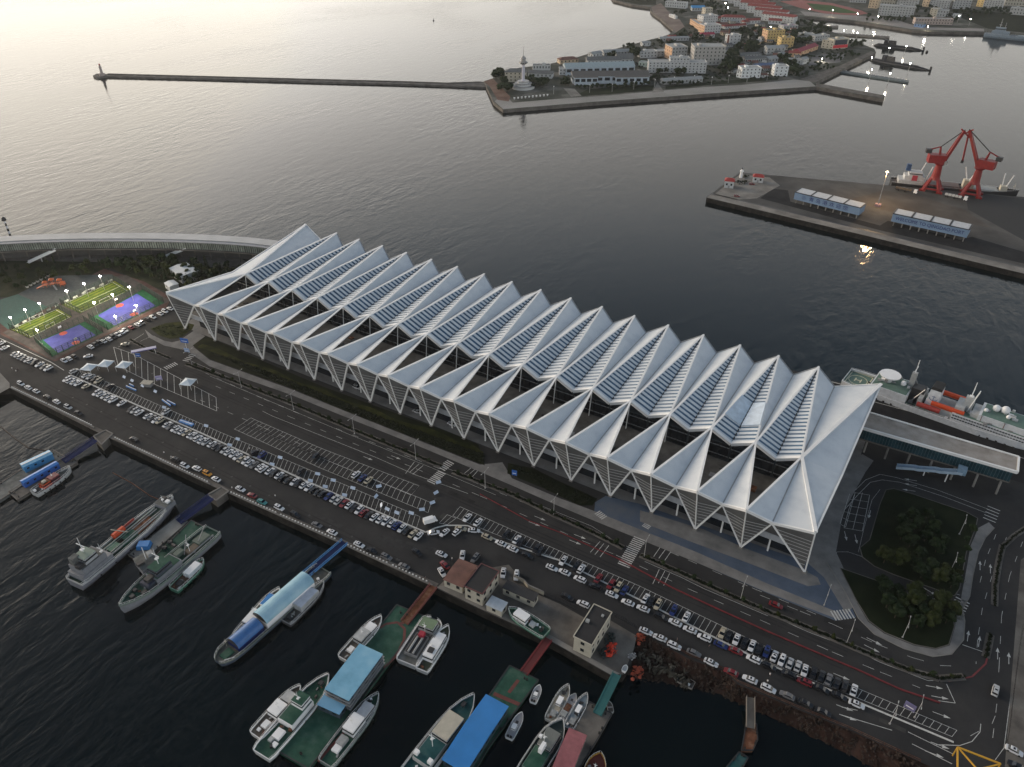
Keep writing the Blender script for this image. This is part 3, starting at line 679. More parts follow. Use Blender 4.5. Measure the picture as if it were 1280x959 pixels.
# ------------------------------------------------------------------ cars
CARC = {'w': ('white', (.60, .61, .63)), 's': ('silver', (.40, .41, .42)), 'k': ('black', (.012, .012, .014)), 'g': ('grey', (.13, .13, .135)),
        'r': ('dark red', (.17, .015, .02)), 'b': ('dark blue', (.015, .03, .13)), 'y': ('orange yellow', (.6, .27, .03)), 't': ('teal', (.05, .22, .22)), 'n': ('beige', (.38, .34, .26))}
CARG = M('car glass', (.008, .010, .014), .12, spec=.6)
def make_car(c, kind):
    """car pointing +x, 4.6 m long"""
    name, col = CARC[c]; mat = M('car paint '+name, col, .28, 0., var=.04, spec=.6)
    t = thing('parked_car', 'car', 'car')
    suv = kind == 'suv'; L = 4.7; Wd = 1.88; zb = .28; zs = .92 if not suv else 1.02; zr = 1.45 if not suv else 1.68
    mb = MB(); hw = Wd/2
    secs = [(-L/2, .62, .45, zs-.2), (-L/2+.12, .9, .3, zs-.02), (-L/2+.9, 1, zb, zs), (-.2, 1, zb-.02, zs), (.95, 1, zb, zs-.02), (L/2-.7, .96, zb, zs-.14), (L/2-.12, .84, .32, zs-.26), (L/2, .6, .42, zs-.38)]
    vs = []
    for x, wf, z0, z1 in secs:
        h = hw*wf; vs += [(x, -h, z0), (x, -h*1.0, (z0+z1)/2), (x, -h*.88, z1), (x, h*.88, z1), (x, h, (z0+z1)/2), (x, h, z0)]
    fs = []
    for i in range(len(secs)-1):
        for j in range(5): fs.append((i*6+j, i*6+j+1, i*6+6+j+1, i*6+6+j))
    fs += [tuple(range(5, -1, -1)), tuple(range((len(secs)-1)*6, len(secs)*6))]; mb.mesh(vs, fs); mb.build('body', mat, t, smooth=False)
    x0, x1 = (-1.75, 1.15) if not suv else (-2.15, 1.25); r0, r1 = (-1.05, .35) if not suv else (-1.85, .45)
    g0 = [(x0, -hw*.84), (x1, -hw*.84), (x1, hw*.84), (x0, hw*.84)]; g1 = [(r0, -hw*.68), (r1, -hw*.68), (r1, hw*.68), (r0, hw*.68)]
    mb = MB(); mb.frust(g0, g1, zs-.04, zr-.05); mb.build('windows', CARG, t)
    mb = MB(); mb.frust([(r0-.06, -hw*.71), (r1+.06, -hw*.71), (r1+.06, hw*.71), (r0-.06, hw*.71)], [(r0+.05, -hw*.62), (r1-.05, -hw*.62), (r1-.05, hw*.62), (r0+.05, hw*.62)], zr-.06, zr)
    mb.build('roof', mat, t)
    if suv or c in 'w':
        mb = MB(); mb.box((r0+r1)/2+.15, 0, zr+.005, .55, .8, .02); mb.build('sunroof', CARG, t)
    for x in (-1.42, 1.42):
        for y in (-.86, .86):
            mb = MB(); mb.bar((x, y-.11, .32), (x, y+.11, .32), .33, n=10); mb.build('wheel', BLACK, t)
    return t
_car = {}; _names = {}; car_count = 0
def place_car(c, x, y, ang, where, kind='sedan', group='cars parked around the terminal', verb='parked'):
    global car_count
    key = (c, kind)
    o = make_car(c, kind) if key not in _car else copy_tree(_car[key])
    if key not in _car: _car[key] = o
    o.location = (x, y, 0.06 if y < 95 else .03); o.rotation_euler = (0, 0, ang)
    cn = CARC[c][0]; k2 = 'car' if kind == 'sedan' else 'tall car'
    base = (cn, k2, where); _names[base] = _names.get(base, 0)+1; n = _names[base]
    o['label'] = base_label(cn, k2, where, n); o['category'] = 'car'; o['group'] = group; car_count += 1
    _all.append((o, base, n)); return o
_all = []
def base_label(cn, k2, where, n): return '%s %s %s' % (cn, k2, where)
def rowcars(data, where, ang='p', flip=.5, suv=.35, z=0., jitter=.04, dy=0.):
    a = data.split(); q = [(float(a[i]), float(a[i+1]), a[i+2]) for i in range(0, len(a), 3)]
    p = [P2(x, y, .7) for x, y, _ in q]
    if ang == 'row' or ang == 'rowalong':
        d = Vector(p[-1])-Vector(p[0]); base = atan2(d.y, d.x)+(pi/2 if ang == 'row' else 0)
    elif ang == 'p': base = pi/2
    elif ang == 'a': base = 0
    else: base = ang
    prev = None
    for (x, y), (_, _, c) in zip(p, q):
        # keep a car's width between neighbours
        if prev is not None:
            need = 2.15 if ang in ('p', 'row') else 4.95
            dv = Vector((x-prev[0], y-prev[1]))
            if dv.length < need and dv.length > .01: dv = dv.normalized()*need; x, y = prev[0]+dv.x, prev[1]+dv.y
        prev = (x, y)
        place_car(c, x, y+dy, base+(pi if random.random() < flip else 0)+random.uniform(-jitter, jitter), where, 'suv' if random.random() < suv else 'sedan')
rowcars('84 474 w 88 475.6 w 93 477.5 w 98 479 w 108 482.5 n 121 491 w 126 492.5 w 131 495 s 136 497.5 w 141 500 w 152 504 w 164 512 k 168 513 s 174 515.6 w 185 520 w 190 522 g 195 525 w 200 526 n 209 530.6 w 213 533 g 219 535.6 w 223 537.5 s 228 539 w 233 541 n 239 543.7 w 243 545.6 s 247.5 548 w 252.5 550.6 w 257.5 552.5 s 265 555 w 270 557.5 g 275 560 k 281 562.5 s 286 565 w 292 567.5 w 297 570.6 w 302 573.7 n 307.5 576 w 312 578.7 w 317.5 581 g 325 583.5 w 329 586 w 337.5 588.7 w 342.5 592 k 349 594 w 354 597.5 k 360 600 k 368 602 w 373 604 k 380 606 w 386 609 w 392 612.5 k 397.5 615 k 403 617 k 410.6 620 b 418 623 s 423 626 s 430 629 r 437 631 w 443 635 k 449 637.5 w 455 641 r 461 643.5 k 468 646 w 475.6 649 w 482.5 651.5 w 490 654 w 496 657 b 502.5 660 w 509 663.5 k 516 667 n 523 670 w', 'in the long front row beside the white kerb', suv=.3)
rowcars('92.5 464 s 107.5 469 w 113 471 s 119 473 k 123 476 n 137.5 483 k 207.5 515 s 318 565.6 k 327.5 568.7 b 375.6 589 k', 'in the mostly empty upper bays across the kerb')
rowcars('394 571 k 445 593 w 453 597 b 460.6 600 n', 'in the double block of bays in the middle lot')
rowcars('584 647 w 597.5 652.5 w 632.5 668 k 646 674 w 651 678 k 671 685 k 675 689 k 704 700.6 w 720 708 k 726 710.6 w 748 722.5 r 764 730 r 773 734 n 780.6 737.5 b 807 748 w 814 751.5 k 822.5 755.6 n 842 763 b 858 770.6 w 903 791 n 910.6 794 k 920.6 799 w 930.6 803.5 k 940 807 w 949 811 k 958.5 814.5 b 968 820 w 977.5 825 w 987.5 829 s 997.5 832.5 s 1006 838 w 1017 841 k 1027 845 k 1036 849 g 1046 854 k 1056 857.5 k 1067.5 862.5 w', 'in the bays beside the red barrier')
rowcars('576 660.6 n 592.5 663 w', 'beside the bend of the white kerb', 'rowalong', jitter=.1)
rowcars('609 671 n 626 679 w 640.6 686 w 659 694 k 690 709.5 w 705.6 715 w 725 724 w 743.7 733 k 765 743 w 785 753 w 804 760.6 w 826 771 k 844 778 w 862.5 787 w 880.6 797 w 901 806 b 919 813 r 942 824 w 961 833 k 986 843 k 1005 852 r 1027 861 k 1049 870 k 1071 880 w', 'in the line of cars below the white kerb', 'rowalong')
rowcars('709 746 k 729 755 w', 'on the lane before the flat-roofed office', 'rowalong')
rowcars('807.5 789 w 825 797 w 843 807 w 867.5 816 g 889 828 w 914 840 r 937.5 849 w 960.6 860.6 w 984 869 g 1007 879 k 1029 890 k', 'at the edge of the road above the rocky shore', 'rowalong')
rowcars('26 479.4 w 35 484.4 w 45 488.7 w 58.7 496 k 70.6 502 w 85 508.7 s 98 516 k', 'along the quay wall near the first pier block', 'rowalong')
rowcars('167 549 k 219 574 k 231 582 w 246 585.5 w 259 591.5 y 270 598.7 w', 'along the quay wall left of the second pier block', 'rowalong')
rowcars('300.6 611 w 315 619 r 327.5 627 t 349 634.5 w 369 643 k 396 656 g 415 665 w', 'along the quay wall between two gangways', 'rowalong')
rowcars('449 680.6 w 464 688 k 483 696 g 505 707.5 g', 'along the quay wall beyond the blue gangway', 'rowalong')
rowcars('1 429 w 6 434.5 w 19 442 s 23 444 s 27 446 s 31 448 g 35 449.7 s 39.4 451 s 43.5 453 k 49.4 455.5 w 55 458.5 g 60 460.5 w', 'in the row below the reddish verge of the sports courts')
rowcars('80 450.6 w 86 448.2 w 92.5 445 k', 'in the short row right of the nearest blue court', 'row')
rowcars('113 433.5 w 119 430.3 k 123.5 428.5 k 128.7 426.5 w 136 423.7 w 141 421 k 147 418 w 152 415.2 w 156 412.7 w 163.7 409 r 172 405.6 w 177 403 g 183.7 399 k 191 396 w 200 392 w 206 389 w 212.5 385.6 w', 'in the slanting row between courts and lawn', 'row')
rowcars('110 445 w', 'alone beside the two pale canopies', .9)
rowcars('552 692.5 w', 'driving below the bend of the white kerb', .1); rowcars('521 690 k', 'alone on the dark quay tarmac', -.15)
rowcars('578 694 w', 'parked askew by the red tiled roof', -1.1); rowcars('552.5 715 w', 'at the corner of the red roofed office', -.55)
rowcars('556 706 r', 'tucked behind the white car at the office corner', -.3); rowcars('594 697.5 g', 'against the back of the black roofed office', 1.6)
rowcars('629 716 w 636.5 717.5 w', 'nose to the wall behind the low sheds', 2.0, jitter=.02)
rowcars('542 665.6 w', 'parked aslant at the tip of the kerb', .7); rowcars('555.6 665.6 w 564.4 665 w', 'side by side in the bend of the kerb', 1.45)
rowcars('156 430 n', 'by the blue sign before the courts lane', .6); rowcars('970 756 r', 'driving alone on the carriageway by the blue plaza', 0)
rowcars('1244.5 863 s', 'driving on the wide junction at the lower right', 1.45); rowcars('1268 938 w 1269 945 k', 'in the bays at the lower right corner', -.1)
rowcars('446 484 s 521 514 s 565 530 w 404 463 k', 'under the front struts of the terminal', 'a')
from collections import Counter
_tot = Counter(b for _, b, _ in _all)
for o, b, n in _all:
    cn, k2, where = b
    if _tot[b] == 1: lab = 'the only %s %s %s' % (cn, k2, where)
    elif n == 1: lab = 'leftmost %s %s %s' % (cn, k2, where)
    elif n == _tot[b]: lab = 'rightmost %s %s %s' % (cn, k2, where)
    else: lab = '%s %s from left %s' % (nth(n)+' '+cn, k2, where)
    o['label'] = lab
# one pickup style van by the kerb
def van(px, py, ang, label, mat=WHITE, L=5.6):
    x, y = P2(px, py, 1); t = thing('delivery_van', label, 'van', (x, y, .06), ang)
    mb = MB(); mb.frust([(-L/2, -1), (L/2-1.6, -1), (L/2-1.6, 1), (-L/2, 1)], [(-L/2+.05, -.95), (L/2-1.6, -.95), (L/2-1.6, .95), (-L/2+.05, .95)], .5, 2.5); mb.build('cargo_box', mat, t)
    mb = MB(); mb.frust([(L/2-1.55, -.98), (L/2, -.9), (L/2, .9), (L/2-1.55, .98)], [(L/2-1.5, -.85), (L/2-.7, -.8), (L/2-.7, .8), (L/2-1.5, .85)], .4, 2.0); mb.build('cab', mat, t)
    mb = MB(); mb.box(L/2-.6, 0, 1.2, .7, 1.7, .5, 0, .9); mb.build('windscreen', CARG, t)
    for xx in (-L/2+1, L/2-1):
        for yy in (-.9, .9):
            mb = MB(); mb.bar((xx, yy-.12, .35), (xx, yy+.12, .35), .36, n=10); mb.build('wheel', BLACK, t)
van(538, 650.6, .95, 'white delivery van at the right end of the middle parking rows')
# ------------------------------------------------------------------ canopies, banners and signs in the lot
TENT = M('white canvas', (.60, .66, .70), .7, var=.06)
for px, py, lab in ((111, 459, 'nearest the short row of parked cars'), (132, 454.5, 'second from the left in the lot'), (155, 456, 'over the left end of the painted gate lanes'), (235, 477.5, 'standing apart over the right part of the gate lanes')):
    x, y = P2(px, py, 2.6); t = thing('pyramid_canopy', 'pale blue white pyramid canopy '+lab, 'canopy', (x, y, 0), .35, 'pale canopies in the parking lot')
    mb = MB(); s = 3.1; R = [(-s, -s, 2.7), (s, -s, 2.7), (s, s, 2.7), (-s, s, 2.7)]
    mid = [(0, -s, 2.55), (s, 0, 2.55), (0, s, 2.55), (-s, 0, 2.55)]; ap = (0, 0, 4.2); q = []
    for i in range(4): q += [R[i], mid[i]]
    for i in range(8):
        a, b = Vector(q[i]), Vector(q[(i+1) % 8]); c1, c2 = a.lerp(Vector(ap), .45)-Vector((0, 0, .3)), b.lerp(Vector(ap), .45)-Vector((0, 0, .3)); mb.face([a, b, c2, c1]); mb.face([c1, c2, ap])
    mb.build('canvas', TENT, t)
    for sx in (-1, 1):
        for sy in (-1, 1): m2 = MB(); m2.bar((sx*2.95, sy*2.95, 0), (sx*2.95, sy*2.95, 2.7), .07); m2.build('pole', STEELW, t)
SIGNW = M('pale sign board', (.5, .58, .7), .5, var=.2, scale=1.5)
k = 0
for px, py, a in ((155, 471, 0), (165, 475.5, 0), (178, 482, 0), (194, 489, 0), (205, 509, .2), (297, 548.5, .2), (287, 556, .3), (257.5, 532, .2), (350, 571.5, .2), (340, 580, .3), (397, 592, .3), (388, 600.6, .3), (416.5, 600, .3), (406.5, 608, .3), (441, 609.7, .2), (430.6, 618.5, .3), (476.5, 631, -.8), (484, 636, 0), (496, 640.6, .1), (514, 641, .2), (527.5, 636.5, .7), (540.5, 628, 1.1), (545, 615.5, 1.3), (548, 602.5, 1.1), (473.5, 607.5, .9), (470, 620, 1.7)):
    x, y = P2(px, py, .6); k += 1
    t = thing('sign_board', 'small pale blue sign board on the parking lot tarmac, %s from the left' % nth(k), 'sign', (x, y, 0), a, 'small pale sign boards about the lot')
    mb = MB(); mb.mesh([(-1.1, -.45, .1), (1.1, -.45, .1), (1.1, .35, .95), (-1.1, .35, .95), (-1.1, -.35, .1), (1.1, -.35, .1), (1.1, .43, .95), (-1.1, .43, .95)], [(0, 1, 2, 3), (7, 6, 5, 4), (0, 4, 5, 1), (2, 6, 7, 3), (1, 5, 6, 2), (0, 3, 7, 4)]); mb.build('board', SIGNW, t)
    mb = MB(); mb.bar((-1, .45, 0), (-1, .38, .9), .04); mb.bar((1, .45, 0), (1, .38, .9), .04); mb.build('stand', DARK, t)
BB = M('blue barrier', (.08, .22, .5), .5, var=.25, scale=.8)
for j, (a, b, lab) in enumerate((((158, 483), (170, 488), 'blue and white water barrier, leftmost of the loose ones'), ((162, 480.5), (167, 483), 'short blue barrier behind the leftmost loose barrier'), ((203, 500), (213, 507), 'blue barrier, near one of the pair beside the bays'), ((209, 501), (219, 506), 'blue barrier, far one of the pair beside the bays'), ((225, 526), (241, 531.5), 'long sky blue barrier lying across empty bays'))):
    p, q = P(*a, .4), P(*b, .4); t = thing('traffic_barrier', lab, 'barrier', ((p.x+q.x)/2, (p.y+q.y)/2, 0), group='loose blue barriers in the lot')
    o = relg(MB().beam((p.x, p.y, .45), (q.x, q.y, .45), .6 if j < 4 else 1.6, .8), t).build('block', BB, t)
    o = relg(MB().beam((p.x, p.y, .9), (q.x, q.y, .9), .25, .12), t).build('white_rail', WHITE, t)
# blue overhead sign and blue panels near the lawn
def board_sign(px, py, w, h, z, ang, mat, label, posts=2, name='road_sign'):
    x, y = P2(px, py, z); t = thing(name, label, 'sign', (x, y, 0), ang)
    MB().box(0, 0, z, w, .25, h).build('panel', mat, t)
    for s in ((-1, 1) if posts == 2 else (0,)): MB().bar((s*w*.42, .2, 0), (s*w*.42, .2, z+.1), .1, n=6).build('post', STEELW, t)
    MB().box(0, -.15, z+h*.35, w*.7, .05, h*.12).build('lettering_band', WHITE, t)
    return t
board_sign(231, 428.5, 4.5, 2.6, 5, .3, BLUEW, 'blue road sign on a tall pole at the corner of the long lawn', 1)
board_sign(234, 440, 3, 2.2, .4, .3, M('pale blue panel', (.3, .4, .6), .5), 'pale blue panel at the foot of the path beside the lawn')
t = board_sign(180, 438.5, 12, .8, 3.4, .95, M('violet blue board', (.12, .12, .45), .5), 'long violet blue toll canopy beside the courts lane', 2, 'toll_canopy')
MB().box(0, 0, 4.25, 12, 2.2, .15).build('roof', M('pale violet roof', (.42, .40, .55), .5), t)
board_sign(173, 446, 2.4, 2, .8, .6, BLUEW, 'blue booth panel at the near end of the violet toll canopy')
board_sign(643, 594, 2.2, 2.6, .4, .2, BLUEW, 'blue notice panel at the left tip of the middle lawn')
board_sign(199, 475, 3, 2.4, .6, .8, M('violet booth', (.35, .32, .5), .5), 'violet white ticket booth among the painted gate lanes')
board_sign(1136, 886.5, 3.2, 2.8, .6, -.2, M('dull violet booth', (.14, .13, .24), .6), 'dull violet booth in an empty bay near the lower right', 2, 'booth')
# grey pavilion box in the lot
x, y = P2(184, 480, 1.5); t = thing('kiosk', 'grey brown open kiosk standing on the tarmac below the gate lanes', 'kiosk', (x, y, 0), .4)
MB().box(0, 0, 2.3, 5.4, 3.4, .2).build('roof', M('kiosk roof', (.35, .33, .28), .7), t); MB().box(0, .4, 0, 4, 2.2, 2.2).build('booth', GREYM, t)
# people standing about the lot
def person(px, py, label, shirt, legs, rz=0.):
    x, y = P2(px, py, .9); t = thing('person', label, 'person', (x, y, .06), rz, 'people walking about the car park')
    mb = MB(); mb.bar((0, .09, 0), (0, .1, .82), .07, .1, 6); mb.bar((.12, -.09, 0), (0, -.1, .82), .07, .1, 6); mb.lathe((0, 0, .78), [(.17, 0), (.19, .2), (.22, .5), (.19, .62), (.07, .68), (.06, .74), (.1, .8), (.12, .9), (.08, .98)], 8)
    mb.bar((0, .22, 1.38), (.1, .3, .85), .055, .04, 5); mb.bar((0, -.22, 1.38), (-.05, -.3, .85), .055, .04, 5); b = mb.build('body', M('skin tone', (.4, .26, .19), .7), t)
    MB().lathe((0, 0, .8), [(.19, 0), (.21, .2), (.24, .5), (.2, .62), (.09, .66)], 8).build('shirt', shirt, t)
    m = MB(); m.bar((0, .09, .08), (0, .1, .84), .085, .115, 6); m.bar((.12, -.09, .08), (0, -.1, .84), .085, .115, 6); m.build('trousers', legs, t)
    MB().sphere((0, 0, 1.7), .125, 8, 5).build('hair', BLACK, t)
pc = [M('dark shirt', (.03, .03, .04), .8), M('white shirt', (.6, .6, .6), .8), M('red shirt', (.4, .05, .05), .8)]
for i, (px, py, sh, lab) in enumerate(((15, 460.5, 1, 'white shirt, left one of three by the far left quay'), (20, 464, 1, 'white shirt, middle one of three by the far left quay'), (22, 462, 0, 'dark shirt, right one of three by the far left quay'), (205, 566, 1, 'white shirt, left of a pair on the quay tarmac'), (214, 571.5, 1, 'white shirt, right of a pair on the quay tarmac'), (344, 620, 1, 'white shirt alone between two rows of cars'), (312, 561, 1, 'white shirt beside a black car in the upper bays'), (962.5, 843, 1, 'white shirt on the lane near the brown gangway'), (959.5, 851.5, 1, 'white shirt between two white cars by the shore'), (887, 808, 0, 'dark clothes crossing the lane above the shore'), (846.5, 799, 0, 'dark clothes beside a white car above the shore'), (290, 610, 1, 'white shirt beside the second pier block'), (565, 698.5, 1, 'white shirt near the red tiled roof'), (532, 722, 0, 'dark clothes at the top of the red gangway'))):
    person(px, py, 'person in '+lab, pc[sh], pc[0], i)
# ------------------------------------------------------------------ sports courts
def lamp_material(s): return M('lamp glow', (1, 1, 1), .5, var=0, emit=(1, .93, .8), es=s)
TURF = M2('striped turf', [(.05, .09, .015), (.11, .14, .02), (.19, .19, .035)], scale=.2)
def court(name, label, corners, base, inner, discs):
    q = [Vector((*P2(*c), 0)) for c in corners]; cx = sum((p for p in q), Vector())/4
    t = thing(name, label, 'sports court', (cx.x, cx.y, 0), group='floodlit sports courts')
    R = lambda mb: relg(mb, t)
    mb = MB(); mb.flat([(p.x, p.y) for p in q], .05); R(mb).build('surface', base, t)
    def uv(u, v): return q[0].lerp(q[1], u).lerp(q[3].lerp(q[2], u), v)
    if inner:
        mb = MB(); mb.flat([tuple(uv(u, v)[:2]) for u, v in ((.05, .13), (.95, .13), (.95, .87), (.05, .87))], .07); R(mb).build('playing_area', inner, t)
        for u in (.14, .86):
            c = uv(u, .5); e = (uv(u+.1, .5)-c).length; mb = MB(); mb.flat([tuple((c.x+e*cos(a*pi/10), c.y+e*sin(a*pi/10))) for a in range(20)], .09); R(mb).build('red_circle', discs, t)
            s = 1 if u > .5 else -1; b = uv(u+s*.1, .5); MB().bar((b.x-t.location.x, b.y-t.location.y, 0), (b.x-t.location.x, b.y-t.location.y, 3.4), .1).build('hoop_post', DARK, t)
            m2 = MB(); m2.box(b.x-t.location.x, b.y-t.location.y, 2.8, .1, 1.8, 1.1); m2.build('backboard', WHITE, t)
    else:
        for k in range(6):
            mb = MB(); u0 = .04+k*.16; mb.flat([tuple(uv(u, v)[:2]) for u, v in ((u0, .05), (u0+.07, .05), (u0+.07, .95), (u0, .95))], .07); R(mb).build('mown_stripe', M2('dark turf', [(.02, .05, .008), (.045, .08, .012), (.08, .10, .02)], scale=.3), t)
        mb = MB()
        for a, b in (((.03, .05), (.97, .05)), ((.97, .05), (.97, .95)), ((.97, .95), (.03, .95)), ((.03, .95), (.03, .05)), ((.5, .05), (.5, .95))): mb.strip([tuple(uv(*a)[:2]), tuple(uv(*b)[:2])], .15, .1)
        R(mb).build('pitch_lines', WHITE, t)
        for u in (.03, .97):
            c, d = uv(u, .4), uv(u, .6); mb = MB(); z = Vector((0, 0, 2)); mb.bar(c, c+z, .07); mb.bar(d, d+z, .07); mb.bar(c+z, d+z, .07); R(mb).build('goal', WHITE, t)
    # fence around
    f = thing('court_fence', 'dark green mesh fence enclosing the '+' '.join(w for w in label.split() if w not in ('striped', 'with', 'red', 'circles'))[:200], 'fence', tuple(t.location), group='mesh fences around the courts')
    e = M('fence green', (.012, .03, .02), .6)
    for a, b in zip(q, q[1:]+q[:1]):
        L = (b-a).length; n = max(2, int(L/3)); d = (b-a)/n; mb = MB()
        for k in range(n+1): mb.bar(a+d*k, a+d*k+Vector((0, 0, 4)), .15)
        for z in (.1, 1, 2, 3, 4): mb.bar(a+Vector((0, 0, z)), b+Vector((0, 0, z)), .08)
        m = int(L/.6)
        for k in range(m): p = a.lerp(b, k/m); mb.bar(p, p+Vector((0, 0, 4)), .045, n=3)
        relg(mb, f).build('fence_side', e, f)
    return t
BLU = M2('blue violet court', [(.045, .05, .22), (.065, .07, .30), (.09, .09, .36)], scale=.2, rough=.5); GRN = M2('green court border', [(.01, .06, .03), (.02, .09, .04), (.03, .12, .06)], scale=.3)
RDC = M('red court paint', (.5, .06, .03), .6, var=.15)
court('football_pitch', 'yellow green striped football pitch nearest the far left edge', ((13, 412), (37, 423), (90, 396), (72, 386)), TURF, None, None)
court('football_pitch', 'yellow green striped football pitch behind the right blue court', ((77, 381), (100, 392), (163, 363), (143, 351)), TURF, None, None)
court('basketball_court', 'blue basketball court with red circles nearest the parked cars', ((45, 428), (65, 446.5), (129, 416), (106, 402)), GRN, BLU, RDC)
court('basketball_court', 'blue basketball court with red circles on the right near the lawn', ((112, 399), (135, 412.5), (205, 379), (178, 362)), GRN, BLU, RDC)
patch('courts_ground', '3 416 70 384 142 346 158 344 213 376 137 415 66 450', .035, M('court ground', (.06, .05, .045), .9, var=.3, scale=.3))
mb = MB(); mb.flat(W('-10 396 -10 378 22 368 60 384 10 412'), .05); structure('teal_play_surface', mb, M('teal rubber', (.022, .085, .07), .8, var=.12))
mb = MB(); mb.flat(W('22 368 66 345 140 343 143 347 74 380 62 385'), .05); structure('grey_play_surface', mb, M('grey rubber', (.055, .065, .065), .8, var=.2))
# playground climbing frame
x, y = P2(67, 356, 1); t = thing('climbing_frame', 'orange playground climbing frame with towers and slide behind the courts', 'play structure', (x, y, .05), .6)
OR = M('orange plastic', (.45, .10, .03), .5, var=.2)
for k, (a, b, h) in enumerate(((-4.5, -.5, 3), (-1, 1, 4), (3, 2, 3.2), (5.5, 0, 2.4))):
    mb = MB(); mb.box(a, b, 1.2, 2.6, 2.6, .25); mb.gable(a, b, h, 3, 3, 1, .3, 1.2)
    for sx in (-1.1, 1.1):
        for sy in (-1.1, 1.1): mb.bar((a+sx, b+sy, 0), (a+sx, b+sy, h), .1)
    mb.build('tower', OR, t)
MB().beam((-5.5, -1, 1.3), (-9, -3, .2), 1, .25).build('slide', OR, t); MB().beam((1, 1.5, 1.5), (3, 2, 1.5), 1.4, .3).build('bridge', OR, t)
MB().beam((1, -2, 1.6), (4, -5.5, .2), .9, .25).build('slide', GREYM, t)
# benches row on the verge
for k in range(7):
    px, py = 34+k*4.4, 358.5-k*2.3; x, y = P2(px, py, .6); t = thing('planter', 'pale round planter %s from the left along the verge behind the climbing frame' % nth(k+1), 'planter', (x, y, 0), group='pale planters behind the play area')
    MB().lathe((0, 0, 0), [(.7, 0), (.9, .5), (1., 1.1), (.8, 1.15)], 10).build('bowl', M('pale stone', (.36, .35, .33), .8), t); MB().sphere((0, 0, 1.5), .8, 7, 5).build('shrub', LEAF[0], t)
# white panels along the edges of the pitches
k = 0
for a, b in (((17, 409), (73, 381)), ((79, 378), (140, 350))):
    for t0 in (.02, .2, .38, .56, .74, .92):
        p = P(a[0]+(b[0]-a[0])*t0, a[1]+(b[1]-a[1])*t0, 1); q = P(a[0]+(b[0]-a[0])*(t0+.09), a[1]+(b[1]-a[1])*(t0+.09), 1); k += 1
        t = thing('banner', 'white banner on the back fence of the pitches, %s from the left' % nth(k), 'banner', (p.x, p.y, 0), group='white banners behind the pitches')
        relg(MB().beam(p, q, .1, 1.1), t).build('sheet', M('banner cloth', (.45, .47, .42), .7), t); relg(MB().bar((p.x, p.y, 0), (p.x, p.y, 1.6), .05), t).build('pole', DARK, t)
# floodlights
def flood(px, py, hgt, label, power=900, es=30):
    g = P(px, py, hgt); t = thing('floodlight', label, 'floodlight', (g.x, g.y, 0), group='lit floodlights of the sports courts')
    MB().bar((0, 0, 0), (0, 0, hgt), .14, .08, 6).build('pole', GREYM, t); MB().box(0, 0, hgt-.1, 1.5, .35, .2).build('crossbar', GREYM, t)
    for s in (-.5, .5): MB().sphere((s, 0, hgt+.12), .34, 8, 5, .6).build('lamp', lamp_material(es), t)
    l = bpy.data.lights.new('flood lamp', 'POINT'); l.energy = power; l.color = (1, .88, .68); l.shadow_soft_size = .5; lo = bpy.data.objects.new('flood_lamp', l); COL.objects.link(lo); lo.location = (0, 0, hgt-.6); lo.parent = t
for k, (px, py) in enumerate(((12.5, 397), (31, 387.5), (49, 379.5), (83, 364), (105, 354.5), (125, 345.5), (46, 412.5), (117.5, 378.5), (140.5, 368.5), (161.5, 359))):
    flood(px, py, 9, 'glowing twin floodlight of the courts, %s from the left' % nth(sorted([12.5, 31, 49, 83, 105, 125, 46, 117.5, 140.5, 161.5]).index(px)+1), 1100 if k > 5 else 800)
flood(144, 396, 7, 'dim floodlight between the two blue courts', 800, 6); flood(170, 382, 7, 'dim floodlight over the middle of the right blue court', 800, 6)
# white sheds by the trees
def shed(px, py, lx, ly, h, rz, label, roof, wall, name='shed', cat='shed', hip=0, rh=1.2, door=True):
    x, y = P2(px, py); t = thing(name, label, cat, (x, y, 0), rz)
    MB().box(0, 0, 0, lx, ly, h).build('wall', wall, t); MB().gable(0, 0, h, lx, ly, rh, 0, hip, .3).build('roof', roof, t)
    if door: MB().box(0, -ly/2-.02, 0, 1.6, .08, 2.2).build('door', GREYM, t)
    for k in range(int(lx/4)): MB().box(-lx/2+2+k*4, -ly/2-.03, h*.5, 1.2, .08, 1).build('window', WINM, t)
    return t
LG2 = M('white shed roof', (.52, .54, .55), .5, var=.08)
shed(232, 346, 16, 11, 5, -.25, 'large white shed with a flat pale roof among the trees left of the terminal', LG2, GWALL, rh=.6)
shed(216, 361, 7, 5.5, 3.6, -.25, 'small white shed beside the left point of the terminal roof', LG2, GWALL, rh=.5)
# ------------------------------------------------------------------ street lamps
LPM = M('lamp post grey', (.42, .42, .41), .5)
def lamp(px, py, label, h=9.3, arm=2.2, rz=pi/2):
    x, y = P2(px, py); t = thing('street_lamp', label, 'street lamp', (x, y, 0), rz, 'white street lamps along the carriageway')
    MB().lathe((0, 0, 0), [(.3, 0), (.3, .4), (.12, .5)], 8).build('base', GREYM, t); MB().bar((0, 0, .3), (0, 0, h), .1, .065, 6).build('pole', LPM, t)
    for s in (-1, 1):
        m = MB(); m.bar((0, 0, h-.4), (s*arm, 0, h+.1), .06, .04, 5); m.build('arm', LPM, t); MB().box(s*(arm+.3), 0, h+.02, .7, .26, .12).build('lamp_head', LPM, t)
q = [(240.5, 457.5), (301.9, 484.4), (367, 512), (443.1, 542.5), (519.9, 574.1), (606.5, 610.5), (692, 644), (805, 696.8), (925.6, 749.4), (1058, 804.4)]
for k, a in enumerate(q): lamp(*a, 'white double-armed street lamp in the median, %s from the left' % nth(k+1))
